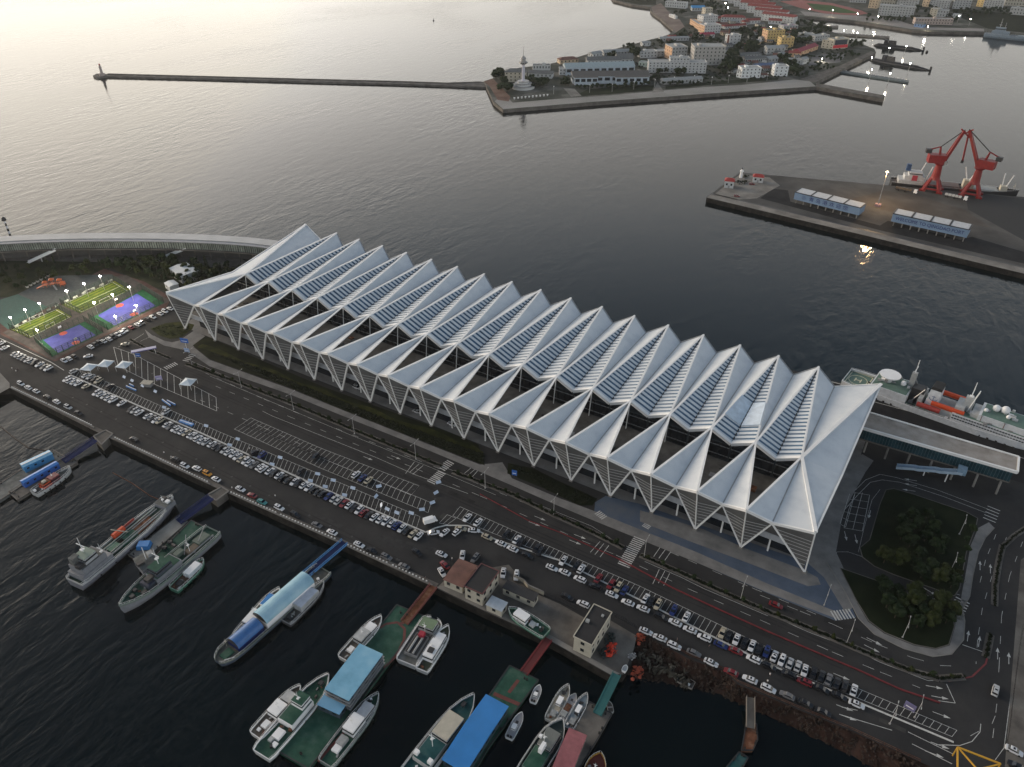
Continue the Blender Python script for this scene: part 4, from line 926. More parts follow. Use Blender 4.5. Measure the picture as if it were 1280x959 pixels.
for px, py, lab in ((1128, 797, 'on the lower island lawn'), (1143, 897, 'above the booth near the lower right'), (1187, 716, 'on the upper island lawn'), (1199, 668, 'by the upper island path'), (1030, 757, 'at the tip of the blue plaza'), (1112, 905, 'beside the kerb of the last parking bays')): lamp(px, py, 'white double-armed street lamp '+lab, 8)
# ------------------------------------------------------------------ shrubs and trees
def leaf_cloud(mb, c, r, n, size, sz=.8):
    for _ in range(n):
        d = Vector((random.gauss(0, 1), random.gauss(0, 1), random.gauss(0, 1))).normalized()*r*random.uniform(.55, 1.05); d.z *= sz
        p = Vector(c)+d; a = Vector((random.uniform(-1, 1), random.uniform(-1, 1), random.uniform(-1, 1))).normalized()*size*random.uniform(.6, 1.3)
        b = a.cross(Vector((random.uniform(-1, 1), random.uniform(-1, 1), random.uniform(-1, 1)))).normalized()*size*random.uniform(.6, 1.2); mb.face([p-a, p+b*.8, p+a, p-b])
def blob(mb, c, r, sz=.8, n=7, m=5):
    s = random.random()*9; k0 = len(mb.v); mb.sphere(c, r, n, m, sz)
    for i in range(k0, len(mb.v)):
        v = Vector(mb.v[i]); d = v-Vector(c); f = .8+.45*noise.noise(v*1.3/max(r, .5)+Vector((s, s, s))); mb.v[i] = tuple(Vector(c)+d*f)
def make_tree(h, r, kind, mat, leaves=420, name='tree', label='tree', cat='tree'):
    t = thing(name, label, cat); mb = MB(); mb.bar((0, 0, 0), (.1, 0, h*.55), .05*h*.5, .02*h*.5, 6)
    for k in range(4): a = k*1.57+.4; mb.bar((.05, 0, h*.35), (cos(a)*r*.55, sin(a)*r*.55, h*.68), .03*h*.4, .01*h*.4, 5)
    mb.build('trunk', BARK, t); mb = MB()
    if kind == 'round':
        for k in range(12):
            a = k*2.4; rr = r*random.uniform(.05, .62); c = (cos(a)*rr, sin(a)*rr, h*random.uniform(.4, .8)); q = r*random.uniform(.36, .54); blob(mb, c, q*.95, .8, 9, 6); leaf_cloud(mb, c, q*1.08, leaves//7, r*.06)
    elif kind == 'cone':
        for k in range(9):
            f = k/9; c = (random.uniform(-.1, .1)*r, random.uniform(-.1, .1)*r, h*(.18+.8*f)); q = r*(1-f*.85)*.8; blob(mb, c, q*.75, .7); leaf_cloud(mb, c, q, leaves//9, r*.1, .7)
    mb.build('crown', mat, t); return t
TREES = [make_tree(8, 3.8, 'round', LEAF[0]), make_tree(9.5, 4.6, 'round', LEAF[1]), make_tree(7, 3.2, 'round', LEAF[2]), make_tree(10, 2.4, 'cone', LEAF[0]), make_tree(8.5, 4.4, 'round', LEAF[0]), make_tree(6, 3, 'round', LEAF[1])]
_used = set()
def plant(i, x, y, s, label, group, z=0., name=None, cat=None):
    if i in _used: o = copy_tree(TREES[i])
    else: o = TREES[i]; _used.add(i)
    o.location = (x, y, z); o.scale = (s, s, s*random.uniform(.85, 1.15)); o.rotation_euler = (0, 0, random.random()*6.3)
    o['label'] = label; o['group'] = group
    if name: o.name = name
    o['category'] = cat or 'tree'; return o
def inside(p, poly):
    c = False; n = len(poly)
    for i in range(n):
        a, b = poly[i], poly[(i+1) % n]
        if (a[1] > p[1]) != (b[1] > p[1]) and p[0] < (b[0]-a[0])*(p[1]-a[1])/(b[1]-a[1])+a[0]: c = not c
    return c
def scatter(s, n, sep, kinds, size, where, group, z=0.):
    poly = W(s); xs_ = [p[0] for p in poly]; ys_ = [p[1] for p in poly]; got = []; tries = 0
    while len(got) < n and tries < n*60:
        tries += 1; p = (random.uniform(min(xs_), max(xs_)), random.uniform(min(ys_), max(ys_)))
        if inside(p, poly) and all(math.dist(p, g) > sep for g in got): got.append(p)
    got.sort(key=lambda p: proj_x(p))
    for k, p in enumerate(got): plant(random.choice(kinds), p[0], p[1], random.uniform(*size), 'dark leafy tree %s, %s from the left' % (where, nth(k+1)), group, z)
    return got
def proj_x(p):
    d = Vector((p[0]-CX, p[1]-CY, -CZ)); return d.dot(rt)/d.dot(fw)
scatter('125 332 200 326 262 332 320 338 306 350 275 362 250 374 222 352 190 352 158 340', 90, 3.0, (0, 1, 3, 4), (.5, .85), 'in the dense belt behind the courts', 'trees in the belt between courts and gallery')
scatter('0 350 0 334 60 330 125 332 140 339 60 352 20 366', 34, 4.2, (0, 1, 3), (.4, .7), 'in the scrub behind the play area', 'trees in the scrub at the far left')
scatter('1108 700 1140 706 1180 724 1192 738 1165 728 1125 714 1100 706', 9, 4, (0, 1, 4), (.7, 1.0), 'along the lower edge of the upper island', 'trees on the right-hand islands', .12)
scatter('1118 650 1165 650 1180 690 1160 705 1120 690', 12, 4.0, (0, 4, 0), (.6, .95), 'in the middle of the upper island', 'trees on the right-hand islands', .12)
scatter('1092 728 1140 748 1186 766 1188 782 1150 790 1112 772 1094 748', 22, 3.6, (0, 4, 4, 1), (.6, .95), 'on the lower island lawn', 'trees on the right-hand islands', .12)
scatter('1196 736 1207 692 1219 662 1208 668 1198 700', 5, 4, (5, 2), (.4, .6), 'along the bright right rim of the upper island', 'trees on the right-hand islands', .12)
scatter('254 360 270 352 300 345 318 340 308 356 280 366', 10, 3, (3, 0), (.5, .7), 'beside the left gable of the terminal', 'trees in the belt between courts and gallery')
# hedges in the medians : soil strip, low hedge mass, taller bushes
HED = M2('hedge leaves', [(.005, .008, .0045), (.010, .014, .007), (.02, .023, .011)], scale=.8)
def hedge(s, w, h, label, n=None):
    path = W(s); mb = MB(); mb2 = MB()
    for a, b in zip(path, path[1:]): mb2.beam((*a, .07), (*b, .07), w+1.1, .14)
    structure('median_kerb', mb2, CONC_D); path = [Vector(p) for p in path]; L = sum((b-a).length for a, b in zip(path, path[1:]))
    for a, b in zip(path, path[1:]):
        m = int((b-a).length/.55)
        for k in range(m):
            p = a.lerp(b, (k+random.random())/max(1, m)); r = w*random.uniform(.35, .6); c = (p.x+random.uniform(-.2, .2)*w, p.y+random.uniform(-.2, .2)*w, h*.35); blob(mb, c, r, .7*h/w, 6, 4)
        leafn = int((b-a).length*5)
        for k in range(leafn):
            p = a.lerp(b, random.random()); leaf_cloud(mb, (p.x+random.uniform(-.45, .45)*w, p.y+random.uniform(-.3, .3)*w, h*.6), .3, 2, .22)
    tag(mb.build('hedge', HED), label, 'hedge', kind='stuff')
hedge('233 455.5 303 480.6 375 509 450 541 544 580 552 583', 1.5, .9, 'long low dark hedge in the left part of the median')
hedge('566 590 640 618 692 643.5 740 665 779 685', 1.5, .9, 'low dark hedge in the median left of the crosswalk')
hedge('800 694 852.6 717 905 741 960 765 1020 789 1073 812 1136 838 1173 848.5 1205 846', 1.5, .9, 'low dark hedge in the median right of the crosswalk')
hedge('1253 682 1248 705 1244 730 1243 757', 1.2, .8, 'short dark hedge between the two right-hand lanes'); hedge('1238 793 1235 808 1232 822', 1.4, .8, 'small hedge at the tip of the junction island')
hedge('1290 655 1268 670 1254 683', 1.0, .8, 'curving dark hedge at the right edge of the picture'); hedge('163 425 185 437 212 448', 1.3, .8, 'dark hedge beside the violet toll canopy')
k = 0
mp = W('240 457 303 480.6 375 509 450 541 544 580'); mp2 = W('566 590 640 618 692 643.5 779 685'); mp3 = W('800 694 852.6 717 905 741 960 765 1020 789 1073 812 1136 838 1173 848.5 1200 846')
for path, n in ((mp, 24), (mp2, 14), (mp3, 18)):
    q = [Vector(p) for p in path]; L = [(b-a).length for a, b in zip(q, q[1:])]; tot = sum(L)
    for j in range(n):
        d = (j+.5)/n*tot
        for a, b, l in zip(q, q[1:], L):
            if d <= l: p = a.lerp(b, d/l); break
            d -= l
        k += 1; plant(random.choice((5, 2, 0)), p.x, p.y, random.uniform(.22, .36), 'small round bush standing up from the median hedge, %s from the left' % nth(k), 'bushes in the median hedge', .1, 'bush', 'bush')
# low planting on the front lawns
def cover(s, n, r, name, label, mat):
    poly = W(s); mb = MB(); xs_ = [p[0] for p in poly]; ys_ = [p[1] for p in poly]; c = 0
    while c < n:
        p = (random.uniform(min(xs_), max(xs_)), random.uniform(min(ys_), max(ys_)))
        if inside(p, poly): c += 1; blob(mb, (p[0], p[1], .15), random.uniform(.5, 1)*r, .6, 6, 4)
    tag(mb.build(name, mat), label, 'ground cover', kind='stuff')
cover('262 440 330 463 400 491 470 519 560 552 604 568 606 580 519 547 441 516 362 484', 1500, .8, 'low_shrubs', 'dark low shrubs covering the near half of the long lawn', HED)
cover('636 580 690 599 744 624 724 631 680 610', 260, .8, 'low_shrubs', 'dark low shrubs covering the middle lawn', HED)
cover('190 411 207 405 240 408 226 421 205 421', 90, .7, 'low_shrubs', 'olive low shrubs on the rounded lawn at the left gable', LEAF[1])
# ------------------------------------------------------------------ pier blocks, gangways, pontoons
def block_px(name, label, cat, s, z0, z1, mat, zt=None, group=None):
    q = [P(x, y, z1) for x, y in pts(s)]; c = sum(q, Vector())/len(q)
    t = thing(name, label, cat, (c.x, c.y, z0), group=group); mb = MB(); mb.prism([(p.x, p.y) for p in q], z0, z1); relg(mb, t).build('body', mat, t); return t, q
for s, lab in (('117 545.5 132 538 141 542.5 127 556', 'concrete pier block at the head of the left blue gangway'), ('260 618.5 276.5 609 286 614 270 626', 'concrete pier block at the head of the middle blue gangway')):
    t, q = block_px('pier_block', lab, 'pier block', s, SEA-1, .05, CONC_D, group='concrete blocks projecting from the quay wall')
    mb = MB(); 
    for a, b in zip(q[:], q[1:]+q[:1]): mb.beam(a+Vector((0, 0, .15)), b+Vector((0, 0, .15)), .5, .35)
    relg(mb, t).build('coping', CONC, t)
# left arm of the quay with its rail
patch('quay_arm', '-20 470 0 466 12 479 12 485 -4 494 -30 505', .03, CONC)
# white bollard-like railing posts along the wall
post = M('white rail post', (.6, .6, .58), .7)
def balustrade(s, label, skip=()):
    path = [Vector((*p, 0)) for p in W(s)]; c = path[0]; t = thing('quay_balustrade', label, 'balustrade', (c.x, c.y, 0), group='white post rows along the quay wall')
    mb = MB()
    for a, b in zip(path, path[1:]):
        d = (b-a).normalized(); n = Vector((-d.y, d.x, 0)); L = (b-a).length; m = int(L/1.5)
        for k in range(m):
            p = a+d*(k*1.5)+n*.55; mb.box(p.x, p.y, .03, .55, .4, .75, .5)
    relg(mb, t).build('posts', post, t)
    mb = MB()
    for a, b in zip(path, path[1:]): d = (b-a).normalized(); n = Vector((-d.y, d.x, 0)); mb.beam(a+n*.2+Vector((0, 0, .25)), b+n*.2+Vector((0, 0, .25)), .45, .5)
    relg(mb, t).build('wall_base', CONC, t)
balustrade('14 486 60 507.5 117 535', 'row of pale posts on the quay wall left of the first pier block'); balustrade('143 549 200 576 262 606', 'row of pale posts on the quay wall between the two pier blocks')
balustrade('288 617.5 350 645.5 425 679', 'row of pale posts on the quay wall right of the second pier block'); balustrade('434 683.5 490 709 540 732.5', 'row of pale posts on the quay wall before the red gangway')
def gangway(a, b, za, zb, w, mat, label, deckm=None):
    p, q = P(*a, za), P(*b, zb); t = thing('gangway', label, 'gangway', ((p.x+q.x)/2, (p.y+q.y)/2, SEA)); R = lambda m: relg(m, t)
    # relg only moves by location; z too
    R(MB().beam(p, q, w*.9, .15)).build('walkway', deckm or GYDECK, t); n = (q-p).cross(Vector((0, 0, 1))).normalized()*w/2; u = Vector((0, 0, 1.0))
    for s in (-1, 1):
        mb = MB(); mb.beam(p+n*s, q+n*s, .18, .4); mb.beam(p+n*s+u, q+n*s+u, .14, .14); k = 12
        for j in range(k+1): e = (p+n*s).lerp(q+n*s, j/k); mb.bar(e, e+u, .06)
        for j in range(k): e = (p+n*s).lerp(q+n*s, j/k); e2 = (p+n*s).lerp(q+n*s, (j+1)/k); mb.bar(e, e2+u, .045)
        R(mb).build('side_truss', mat, t)
gangway((79, 577), (119, 550), -2.1, .2, 3.4, DBLUE, 'blue truss gangway down to the left pontoons', M('blue deck', (.012, .022, .07), .8, spec=.05))
gangway((223, 652.5), (264, 622), -2.1, .2, 3.6, DBLUE, 'blue truss gangway down to the pale and green pontoon', M('blue deck', (.012, .022, .07), .8, spec=.05))
gangway((379, 722), (431, 678), -1.8, .2, 3.2, M('light blue steel', (.05, .2, .45), .5), 'light blue truss gangway down to the arched blue canopies', M('blue deck', (.012, .022, .07), .8, spec=.05))
gangway((505.5, 779), (542, 733), -2.1, .2, 3.0, M('dull red steel', (.16, .045, .04), .6), 'brown red truss gangway down to the big green pontoon', RUST)
gangway((655, 842), (686, 799), -2.3, .2, 2.6, M('red steel', (.17, .022, .026), .6), 'red gangway down to the pontoon with the bright blue roof', M('red deck', (.12, .022, .024), .7))
gangway((746.5, 893), (771, 843), -2.1, .2, 2.6, M('teal steel', (.03, .13, .13), .6), 'teal gangway down to the concrete pontoon', M('teal steel', (.03, .13, .13), .6))
gangway((938, 910), (938, 872), -2.1, .2, 2.4, M('pale brown steel', (.22, .19, .16), .7), 'pale brown gangway over the rocky shore', CONC_D)
def pontoon(label, s, deck, z=-2.3, rim=None, name='pontoon'):
    t, q = block_px(name, label, 'pontoon', s, SEA-.6, z, deck); mb = MB()
    for a, b in zip(q, q[1:]+q[:1]): mb.beam(a+Vector((0, 0, .02)), b+Vector((0, 0, .02)), .35, .3)
    relg(mb, t).build('rim', rim or DARK, t)
    for k in range(8):
        a, b = q[k % len(q)], q[(k+1) % len(q)]; p = a.lerp(b, random.uniform(.15, .85)); c = sum(q, Vector())/len(q); p = p.lerp(c, .08); m = MB(); m.lathe((p.x, p.y, z), [(.3, 0), (.22, .5), (.35, .7)], 8); relg(m, t).build('bollard', BLACK, t)
    return t
pontoon('grey pontoon under the sky blue cabin at the far left', '-30 624 66 562.5 81 571 -22 640', GYDECK)
pontoon('narrow brown grey pontoon beside the red topped boat', '10.5 615 88 569.5 97 578 22 625', RUST if False else CONC_D, -2.4)
def longcab(a, b, w, h, z, roof, wall, label, name='deck_cabin', win=True, stripe=None):
    p, q = P(*a, z+h), P(*b, z+h); d = q-p; L = d.length; rz = atan2(d.y, d.x); t = thing(name, label, 'cabin', ((p.x+q.x)/2, (p.y+q.y)/2, z), rz)
    MB().box(0, 0, 0, L, w, h).build('wall', wall, t); MB().gable(0, 0, h, L, w, .35, 0, 0, .15).build('roof', roof, t)
    if stripe: MB().box(0, 0, h+.36, L, w*.2, .06).build('roof_ridge', stripe, t)
    if win:
        for k in range(max(2, int(L/3))):
            for s in (-1, 1): MB().box(-L/2+1.5+k*3, s*(w/2+.02), h*.45, 1, .08, .8).build('window', WINM, t)
    return t
longcab((27, 582), (63, 565), 3.6, 3.2, -2.3, M('light blue roof', (.2, .42, .6), .4), M('mid blue wall', (.04, .2, .4), .5), 'sky blue cabin with a pale ridge on the left grey pontoon', stripe=WHITE)
longcab((27, 602.5), (71, 578), 2.6, 2.8, -2.3, M('deep blue roof', (.04, .18, .5), .4), M('deep blue wall', (.02, .09, .35), .5), 'deep blue cabin beside the red topped boat')
pontoon('pale beige pontoon beside the grey tanker', '160 693 224 643.5 236 652 178 702', M2('beige deck', [(.2, .185, .16), (.27, .25, .22), (.33, .31, .28)], scale=.2)); 
tg = pontoon('flat green work pontoon alongside the green naval ship', '192 697 239 650.5 258 660 211 704', GDECK, -1.7)
x = P(180, 682, -1.4); t = thing('tarp_crate', 'bright blue tarpaulin covered crate on the beige pontoon', 'crate', (x.x, x.y, -2.3), .6); MB().box(0, 0, 0, 5, 3.6, 2, 0, .85).build('cover', BBLUE, t); MB().box(0, 0, 0, 5.2, 3.8, .2).build('pallet', CONC_D, t)
for px, py in ((207, 689), (214, 682), (219, 686)):
    x = P(px, py, -2.6); t = thing('deck_winch', 'dark winch on the green work pontoon, %s' % {207: 'nearest the left end', 214: 'furthest back', 219: 'nearest the ship'}[px], 'winch', (x.x, x.y, -1.7), random.random(), 'winches on the green pontoon')
    MB().bar((-.9, 0, .8), (.9, 0, .8), .7, n=10).build('drum', DARK, t); MB().box(0, 0, 0, 2.6, 1.8, .4).build('bed', GDECK, t)
PG = pontoon('large green pontoon with red painted walkways and a sky blue roofed hall', '496 756 530 770 386 961 349 940', GDECK, -2.1)
rp = M('red deck paint', (.12, .035, .03), .7); mb = MB()
for s in ('475 785 482 780 497 778 506 786 505 800 495 820 480 835', '505.5 779 500 779', '440 905 412 935 398 952', '395 885 372 912 356 930'):
    mb.strip([P2(x, y, -2.08) for x, y in pts(s)], .9, -2.07)
relg(mb, PG).build('red_walkway', rp, PG)
def hall_from_roof(s, h, z, roof, wall, name, label, cat='building', thick=.4, pitch=0., storeys=1, n=8, ov=.4, parapet=None, coord=None, wincol=None, door=True):
    """rectangular building from the four seen corners of its eaves: a,b,c,d going round"""
    q = [P(x, y, z+h) for x, y in pts(s)]; c = sum(q, Vector())/4
    d1 = ((q[1]-q[0])+(q[2]-q[3]))/2; d2 = ((q[3]-q[0])+(q[2]-q[1]))/2; rz = atan2(d1.y, d1.x); L = d1.length; Wd = d2.length
    t = thing(name, label, cat, (c.x, c.y, z), rz)
    MB().box(0, 0, 0, L-ov, Wd-ov, h).build('wall', wall, t)
    if pitch: MB().gable(0, 0, h, L, Wd, pitch, 0, 0, .1).build('roof', roof, t)
    else: MB().box(0, 0, h, L, Wd, thick).build('roof', roof, t)
    if parapet:
        mb = MB()
        for a, b in (((-L/2, -Wd/2), (L/2, -Wd/2)), ((L/2, -Wd/2), (L/2, Wd/2)), ((L/2, Wd/2), (-L/2, Wd/2)), ((-L/2, Wd/2), (-L/2, -Wd/2))): mb.beam((*a, h+thick), (*b, h+thick), .3, .5)
        mb.build('parapet', parapet, t)
    for st in range(storeys):
        zz = (st+.45)*h/storeys
        for side in range(4):
            LL = L if side % 2 == 0 else Wd; off = (Wd if side % 2 == 0 else L)/2-ov/2+.03; m = max(1, int(LL/3.4))
            for k in range(m):
                u = -LL/2+(k+.5)*LL/m; mb = MB()
                if side % 2 == 0: mb.box(u, off*(1 if side else -1), zz, 1.3, .1, h/storeys*.4)
                else: mb.box(off*(1 if side == 1 else -1), u, zz, .1, 1.3, h/storeys*.4)
                mb.build('window', wincol or WINM, t)
    return t, L, Wd, rz
SK2 = M2('weathered sky blue roof', [(.13, .30, .42), (.19, .40, .55), (.26, .47, .6)], scale=.12, rough=.4)
t, L, Wd, rz = hall_from_roof('450.5 806 479 818 435.5 877 405 861', 5.6, -2.1, SK2, M('dark hall side', (.05, .07, .09), .5), 'pontoon_hall', 'hall with a flat sky blue roof on the large green pontoon', thick=.35)
for k in range(3):
    mb = MB(); mb.box(0, 0, 1.2+k*1.6, L+.6, Wd+.5, .16); mb.build('balcony_rail', GREYM, t)
t, L, Wd, rz = hall_from_roof('405 865 434 878 425 894 398 882', 2.6, -2.1, SKYB, M('dark awning side', (.05, .07, .09), .5), 'pontoon_awning', 'low pale blue awning before the sky blue roofed hall', thick=.2)
PB = pontoon('green pontoon carrying the bright blue gabled roof', '637 832 673 850 610 935 575 995 538 975', GDECK, -2.3)
mb = MB(); mb.strip([P2(x, y, -2.28) for x, y in pts('617 867 650 881')], 1.3, -2.27); mb.strip([P2(x, y, -2.28) for x, y in pts('636 866 648 850')], 1.1, -2.265); relg(mb, PB).build('red_walkway', rp, PB)
t, L, Wd, rz = hall_from_roof('609.4 869 637 884 580 966 550 948', 3.4, -2.3, BBLUE, M('dark shed side', (.03, .05, .06), .6), 'pontoon_shed', 'long bright blue gabled roof on a green pontoon at the bottom', pitch=.8)
pontoon('concrete pontoon with a dusky red roof at the bottom', '736 877 765 892 748 922 700 1000 664 985 708 925', CONC_D, -2.3)
t, L, Wd, rz = hall_from_roof('716 912 737 921.5 708 972 684 962', 3.2, -2.3, M('dusky red roof', (.26, .09, .10), .6, var=.15), M('shed wall', (.2, .17, .15), .8), 'pontoon_shed', 'dusky red gabled roof on the concrete pontoon at the bottom', pitch=.7)
pontoon('rusty brown float at the foot of the pale brown gangway', '933 902 946 905 947 925 941 938 927 938', RUST, -2.5); pontoon('teal green float beyond the rusty float', '924 940 935 947 915 985 895 975', TDECK, -2.5)
# ------------------------------------------------------------------ vessels
def vessel(stern, bow, beam, fb, label, hull=WHITE, deck=GYDECK, rim=None, parts=(), name='moored_boat', cat='boat', zb=None, bulw=.5, blunt=.55, group=None, base=SEA):
    p, q = P(*stern, base+fb), P(*bow, base+fb); d = q-p; L = d.length; rz = atan2(d.y, d.x); t = thing(name, label, cat, (p.x, p.y, base), rz, group)
    st = [(0, .82, 0), (.06, .94, 0), (.3, 1, 0), (.62, 1, .03), (.78, .86, .12), (.9, .55, .3), (.97, .22, .45), (1, .04, .55)]
    if blunt > .8: st = [(0, .9, 0), (.05, 1, 0), (.5, 1, 0), (.84, 1, 0), (.93, .9, .1), (.98, .6, .15), (1, .3, .2)]
    hb = beam/2; vs = []; fs = []
    for u, wf, sh in st:
        y = hb*wf; zt = fb+sh*fb*.8; vs += [(u*L*.985, -y*.72, -.5), (u*L, -y, zt*.55), (u*L, -y, zt), (u*L, y, zt), (u*L, y, zt*.55), (u*L*.985, y*.72, -.5)]
    n = len(st)
    for i in range(n-1):
        for j in (0, 1, 3, 4): fs.append((i*6+j, i*6+j+1, i*6+6+j+1, i*6+6+j))
    fs += [(5, 4, 3, 2, 1, 0), tuple((n-1)*6+k for k in range(6))]; MB().mesh(vs, fs).build('hull', hull, t)
    mb = MB(); e = .94
    for i in range(n-1):
        (u0, w0, s0), (u1, w1, s1) = st[i], st[i+1]; a, b = hb*w0*e, hb*w1*e; z0, z1 = fb+s0*fb*.8-.25, fb+s1*fb*.8-.25
        mb.face([(u0*L, -a, z0), (u1*L, -b, z1), (u1*L, b, z1), (u0*L, a, z0)])
    mb.build('deck', deck, t)
    mb = MB(); top = []
    for sgn in (-1, 1):
        for i in range(n-1):
            (u0, w0, s0), (u1, w1, s1) = st[i], st[i+1]; mb.beam((u0*L, sgn*hb*w0*.97, fb+s0*fb*.8+bulw*.4), (u1*L, sgn*hb*w1*.97, fb+s1*fb*.8+bulw*.4), max(.12, beam*.035), bulw)
    mb.beam((0, -hb*.8, fb+bulw*.4), (0, hb*.8, fb+bulw*.4), .15, bulw); mb.build('bulwark', rim or hull, t)
    for pt in parts:
        kind = pt[0]
        if kind in ('cabin', 'block'):
            _, u0, u1, wf, z0, h, m = pt[:7]; cx = (u0+u1)/2*L; lx = (u1-u0)*L; ly = beam*wf
            c = MB().box(cx, 0, fb+z0, lx, ly, h, 0, .9 if kind == 'cabin' else 1., .9 if kind == 'cabin' else 1.); nm = 'cabin' if kind == 'cabin' else 'deckhouse'
            c = c.build(nm, m, t)
            MB().box(cx, 0, fb+z0+h, lx*.93, ly*.93, .12).build('roof', pt[7] if len(pt) > 7 else m, t)
            if h > .9:
                MB().box(cx, 0, fb+z0+h*.48, lx*.962, ly*.965, h*.27).build('window_band', WINM, t)
        elif kind == 'mast':
            _, u, v, h, r = pt[:5]; m = pt[5] if len(pt) > 5 else STEELW; x = u*L; y = v*beam
            o = MB().bar((x, y, fb), (x, y, fb+h), r, r*.5, 6).build('mast', m, t); MB().beam((x, y-h*.14, fb+h*.75), (x, y+h*.14, fb+h*.75), r*1.2, r*1.2).build('yard', m, t)
            MB().box(x, y, fb+h*.6, r*6, r*6, .3).build('radar', m, t)
        elif kind == 'dome': _, u, v, z, r = pt; MB().sphere((u*L, v*beam, fb+z), r, 12, 8).build('radome', WHITE, t)
        elif kind == 'raft':
            _, u, v, z, l, m = pt; MB().bar((u*L-l/2, v*beam, fb+z), (u*L+l/2, v*beam, fb+z), .6 if l < 5 else 1.2, n=8).build('lifeboat', m, t)
        elif kind == 'pipe':
            _, u0, u1, v, z, r, m = pt; MB().bar((u0*L, v*beam, fb+z), (u1*L, v*beam, fb+z), r, n=6).build('pipe', m, t)
        elif kind == 'box': _, u, v, z, lx, ly, h, m = pt; MB().box(u*L, v*beam, fb+z, lx, ly, h, 0, .92).build('deck_box', m, t)
        elif kind == 'post':
            _, a, b, r, m = pt; MB().bar((a[0]*L, a[1]*beam, fb+a[2]), (b[0]*L, b[1]*beam, fb+b[2]), r, n=5).build('spar', m, t)
        elif kind == 'arch':
            _, u0, u1, wf, z0, h, m = pt[:7]; mb = MB(); N = 12; w2 = beam*wf/2
            pr = [(w2*cos(pi*k/N), z0+h*sin(pi*k/N)) for k in range(N+1)]
            for k in range(N): mb.face([(u0*L, pr[k][0], fb+pr[k][1]), (u1*L, pr[k][0], fb+pr[k][1]), (u1*L, pr[k+1][0], fb+pr[k+1][1]), (u0*L, pr[k+1][0], fb+pr[k+1][1])])
            mb.build('arched_canopy', m, t); MB().box((u0+u1)/2*L, 0, fb, (u1-u0)*L*.99, w2*1.96, z0).build('canopy_side', pt[7] if len(pt) > 7 else WHITE, t)
            for uu in (u0, u1):
                mb = MB(); mb.face([(uu*L+(.05 if uu == u0 else -.05), a, fb+b) for a, b in pr]); mb.build('end_panel', DARK, t)
    rg = random.Random(int(stern[0]*7+bow[1]))
    if L > 12:
        for k in range(int(7+L/5)):
            u = rg.uniform(.04, .9); v = rg.uniform(-.3, .3)*(.6 if u > .7 else 1); bx = (rg.uniform(.4, 1.3), rg.uniform(.4, 1.1), rg.uniform(.3, 1.0))
            MB().box(u*L, v*beam, fb-.2, *bx, rg.random()*3, .9).build('deck_gear', rg.choice((DARK, GREYM, LGREYR, CONC_D, RUST, WHITE)), t)
        for sgn in (-1, 1):
            mb = MB(); i0 = 0
            for i in range(n-1):
                (u0, w0, s0), (u1, w1, s1) = st[i], st[i+1]; a = Vector((u0*L, sgn*hb*w0*.97, fb+s0*fb*.8+bulw*.6+.9)); b = Vector((u1*L, sgn*hb*w1*.97, fb+s1*fb*.8+bulw*.6+.9)); mb.bar(a, b, .05, n=4); mb.bar(a, a-Vector((0, 0, .9)), .045, n=4); m_ = a.lerp(b, .5); mb.bar(m_, m_-Vector((0, 0, .9)), .045, n=4)
            mb.build('guard_rail', STEELW, t)
    # fenders along the sides
    if L > 14:
        for k in range(5): MB().sphere(((.15+.14*k)*L, -hb*1.02, fb*.6), .35, 6, 4).build('fender', BLACK, t)
    return t
gw = M('dirty white hull', (.40, .41, .41), .5, var=.15)
vessel((43, 617), (88.5, 586), 5.2, 1.5, 'white launch with orange and dark red cabins at the far left pontoon', gw, GYDECK, None, [('cabin', .2, .42, .62, 0, 2.0, ORED, RUST), ('cabin', .42, .66, .66, 0, 2.2, M('maroon paint', (.14, .02, .03), .5)), ('box', .3, 0, 2.2, 1.6, 1.2, .7, CREAM), ('mast', .52, 0, 4.5, .07), ('box', .06, .2, 0, 1, 1, .8, WHITE)])
ng = NAVYG
vessel((93, 728), (217, 624), 9.6, 2.9, 'long grey tanker with a green pipe-covered deck and bridge at the lower left end', M('tanker hull', (.16, .165, .19), .5), M2('pipe deck', [(.03, .05, .04), (.05, .09, .07), (.12, .13, .11)], scale=.35), gw, [
    ('block', .03, .3, .84, 0, 2.6, ng), ('block', .05, .26, .74, 2.7, 2.6, ng, GYDECK), ('cabin', .1, .21, .6, 5.4, 2.4, M('bridge grey', (.33, .34, .35), .5), M('green grey roof', (.14, .2, .17), .6)), ('mast', .16, .1, 15, .22), ('mast', .24, -.3, 10, .15), ('box', .09, .2, 5.3, 3, 2.4, 3, GYDECK), ('box', .07, -.15, 5.3, 2.4, 2.4, 1.2, DARK),
    ('pipe', .31, .86, -.22, .8, .3, LGREYR), ('pipe', .31, .86, -.12, .9, .22, GREYM), ('pipe', .31, .84, .12, .8, .25, GREYM), ('pipe', .31, .84, .24, .9, .3, M('pale pipe', (.3, .33, .3), .5)), ('box', .5, 0, 0, 8, 5, 1, GDECK), ('box', .4, .05, 0, 7, 4, 1, M('deck green box', (.03, .12, .08), .6)), ('box', .66, .02, 0, 9, 5.5, .8, RUST), ('pipe', .54, .66, .42, 1.7, .5, M('red lifeboat', (.22, .025, .02), .6)), ('raft', .5, .42, 1.4, 5, ORED),
    ('block', .86, .96, .7, .2, 1.9, ng, GYDECK), ('mast', .9, 0, 6, .14), ('post', (.56, .1, 0), (.44, .3, 6), .2, CREAM), ('box', .93, .12, 2.2, 2, 2, .9, DARK), ('box', .92, -.14, 2.2, 1.6, 1.6, .8, WHITE)], name='tanker_ship', cat='ship', bulw=.9)
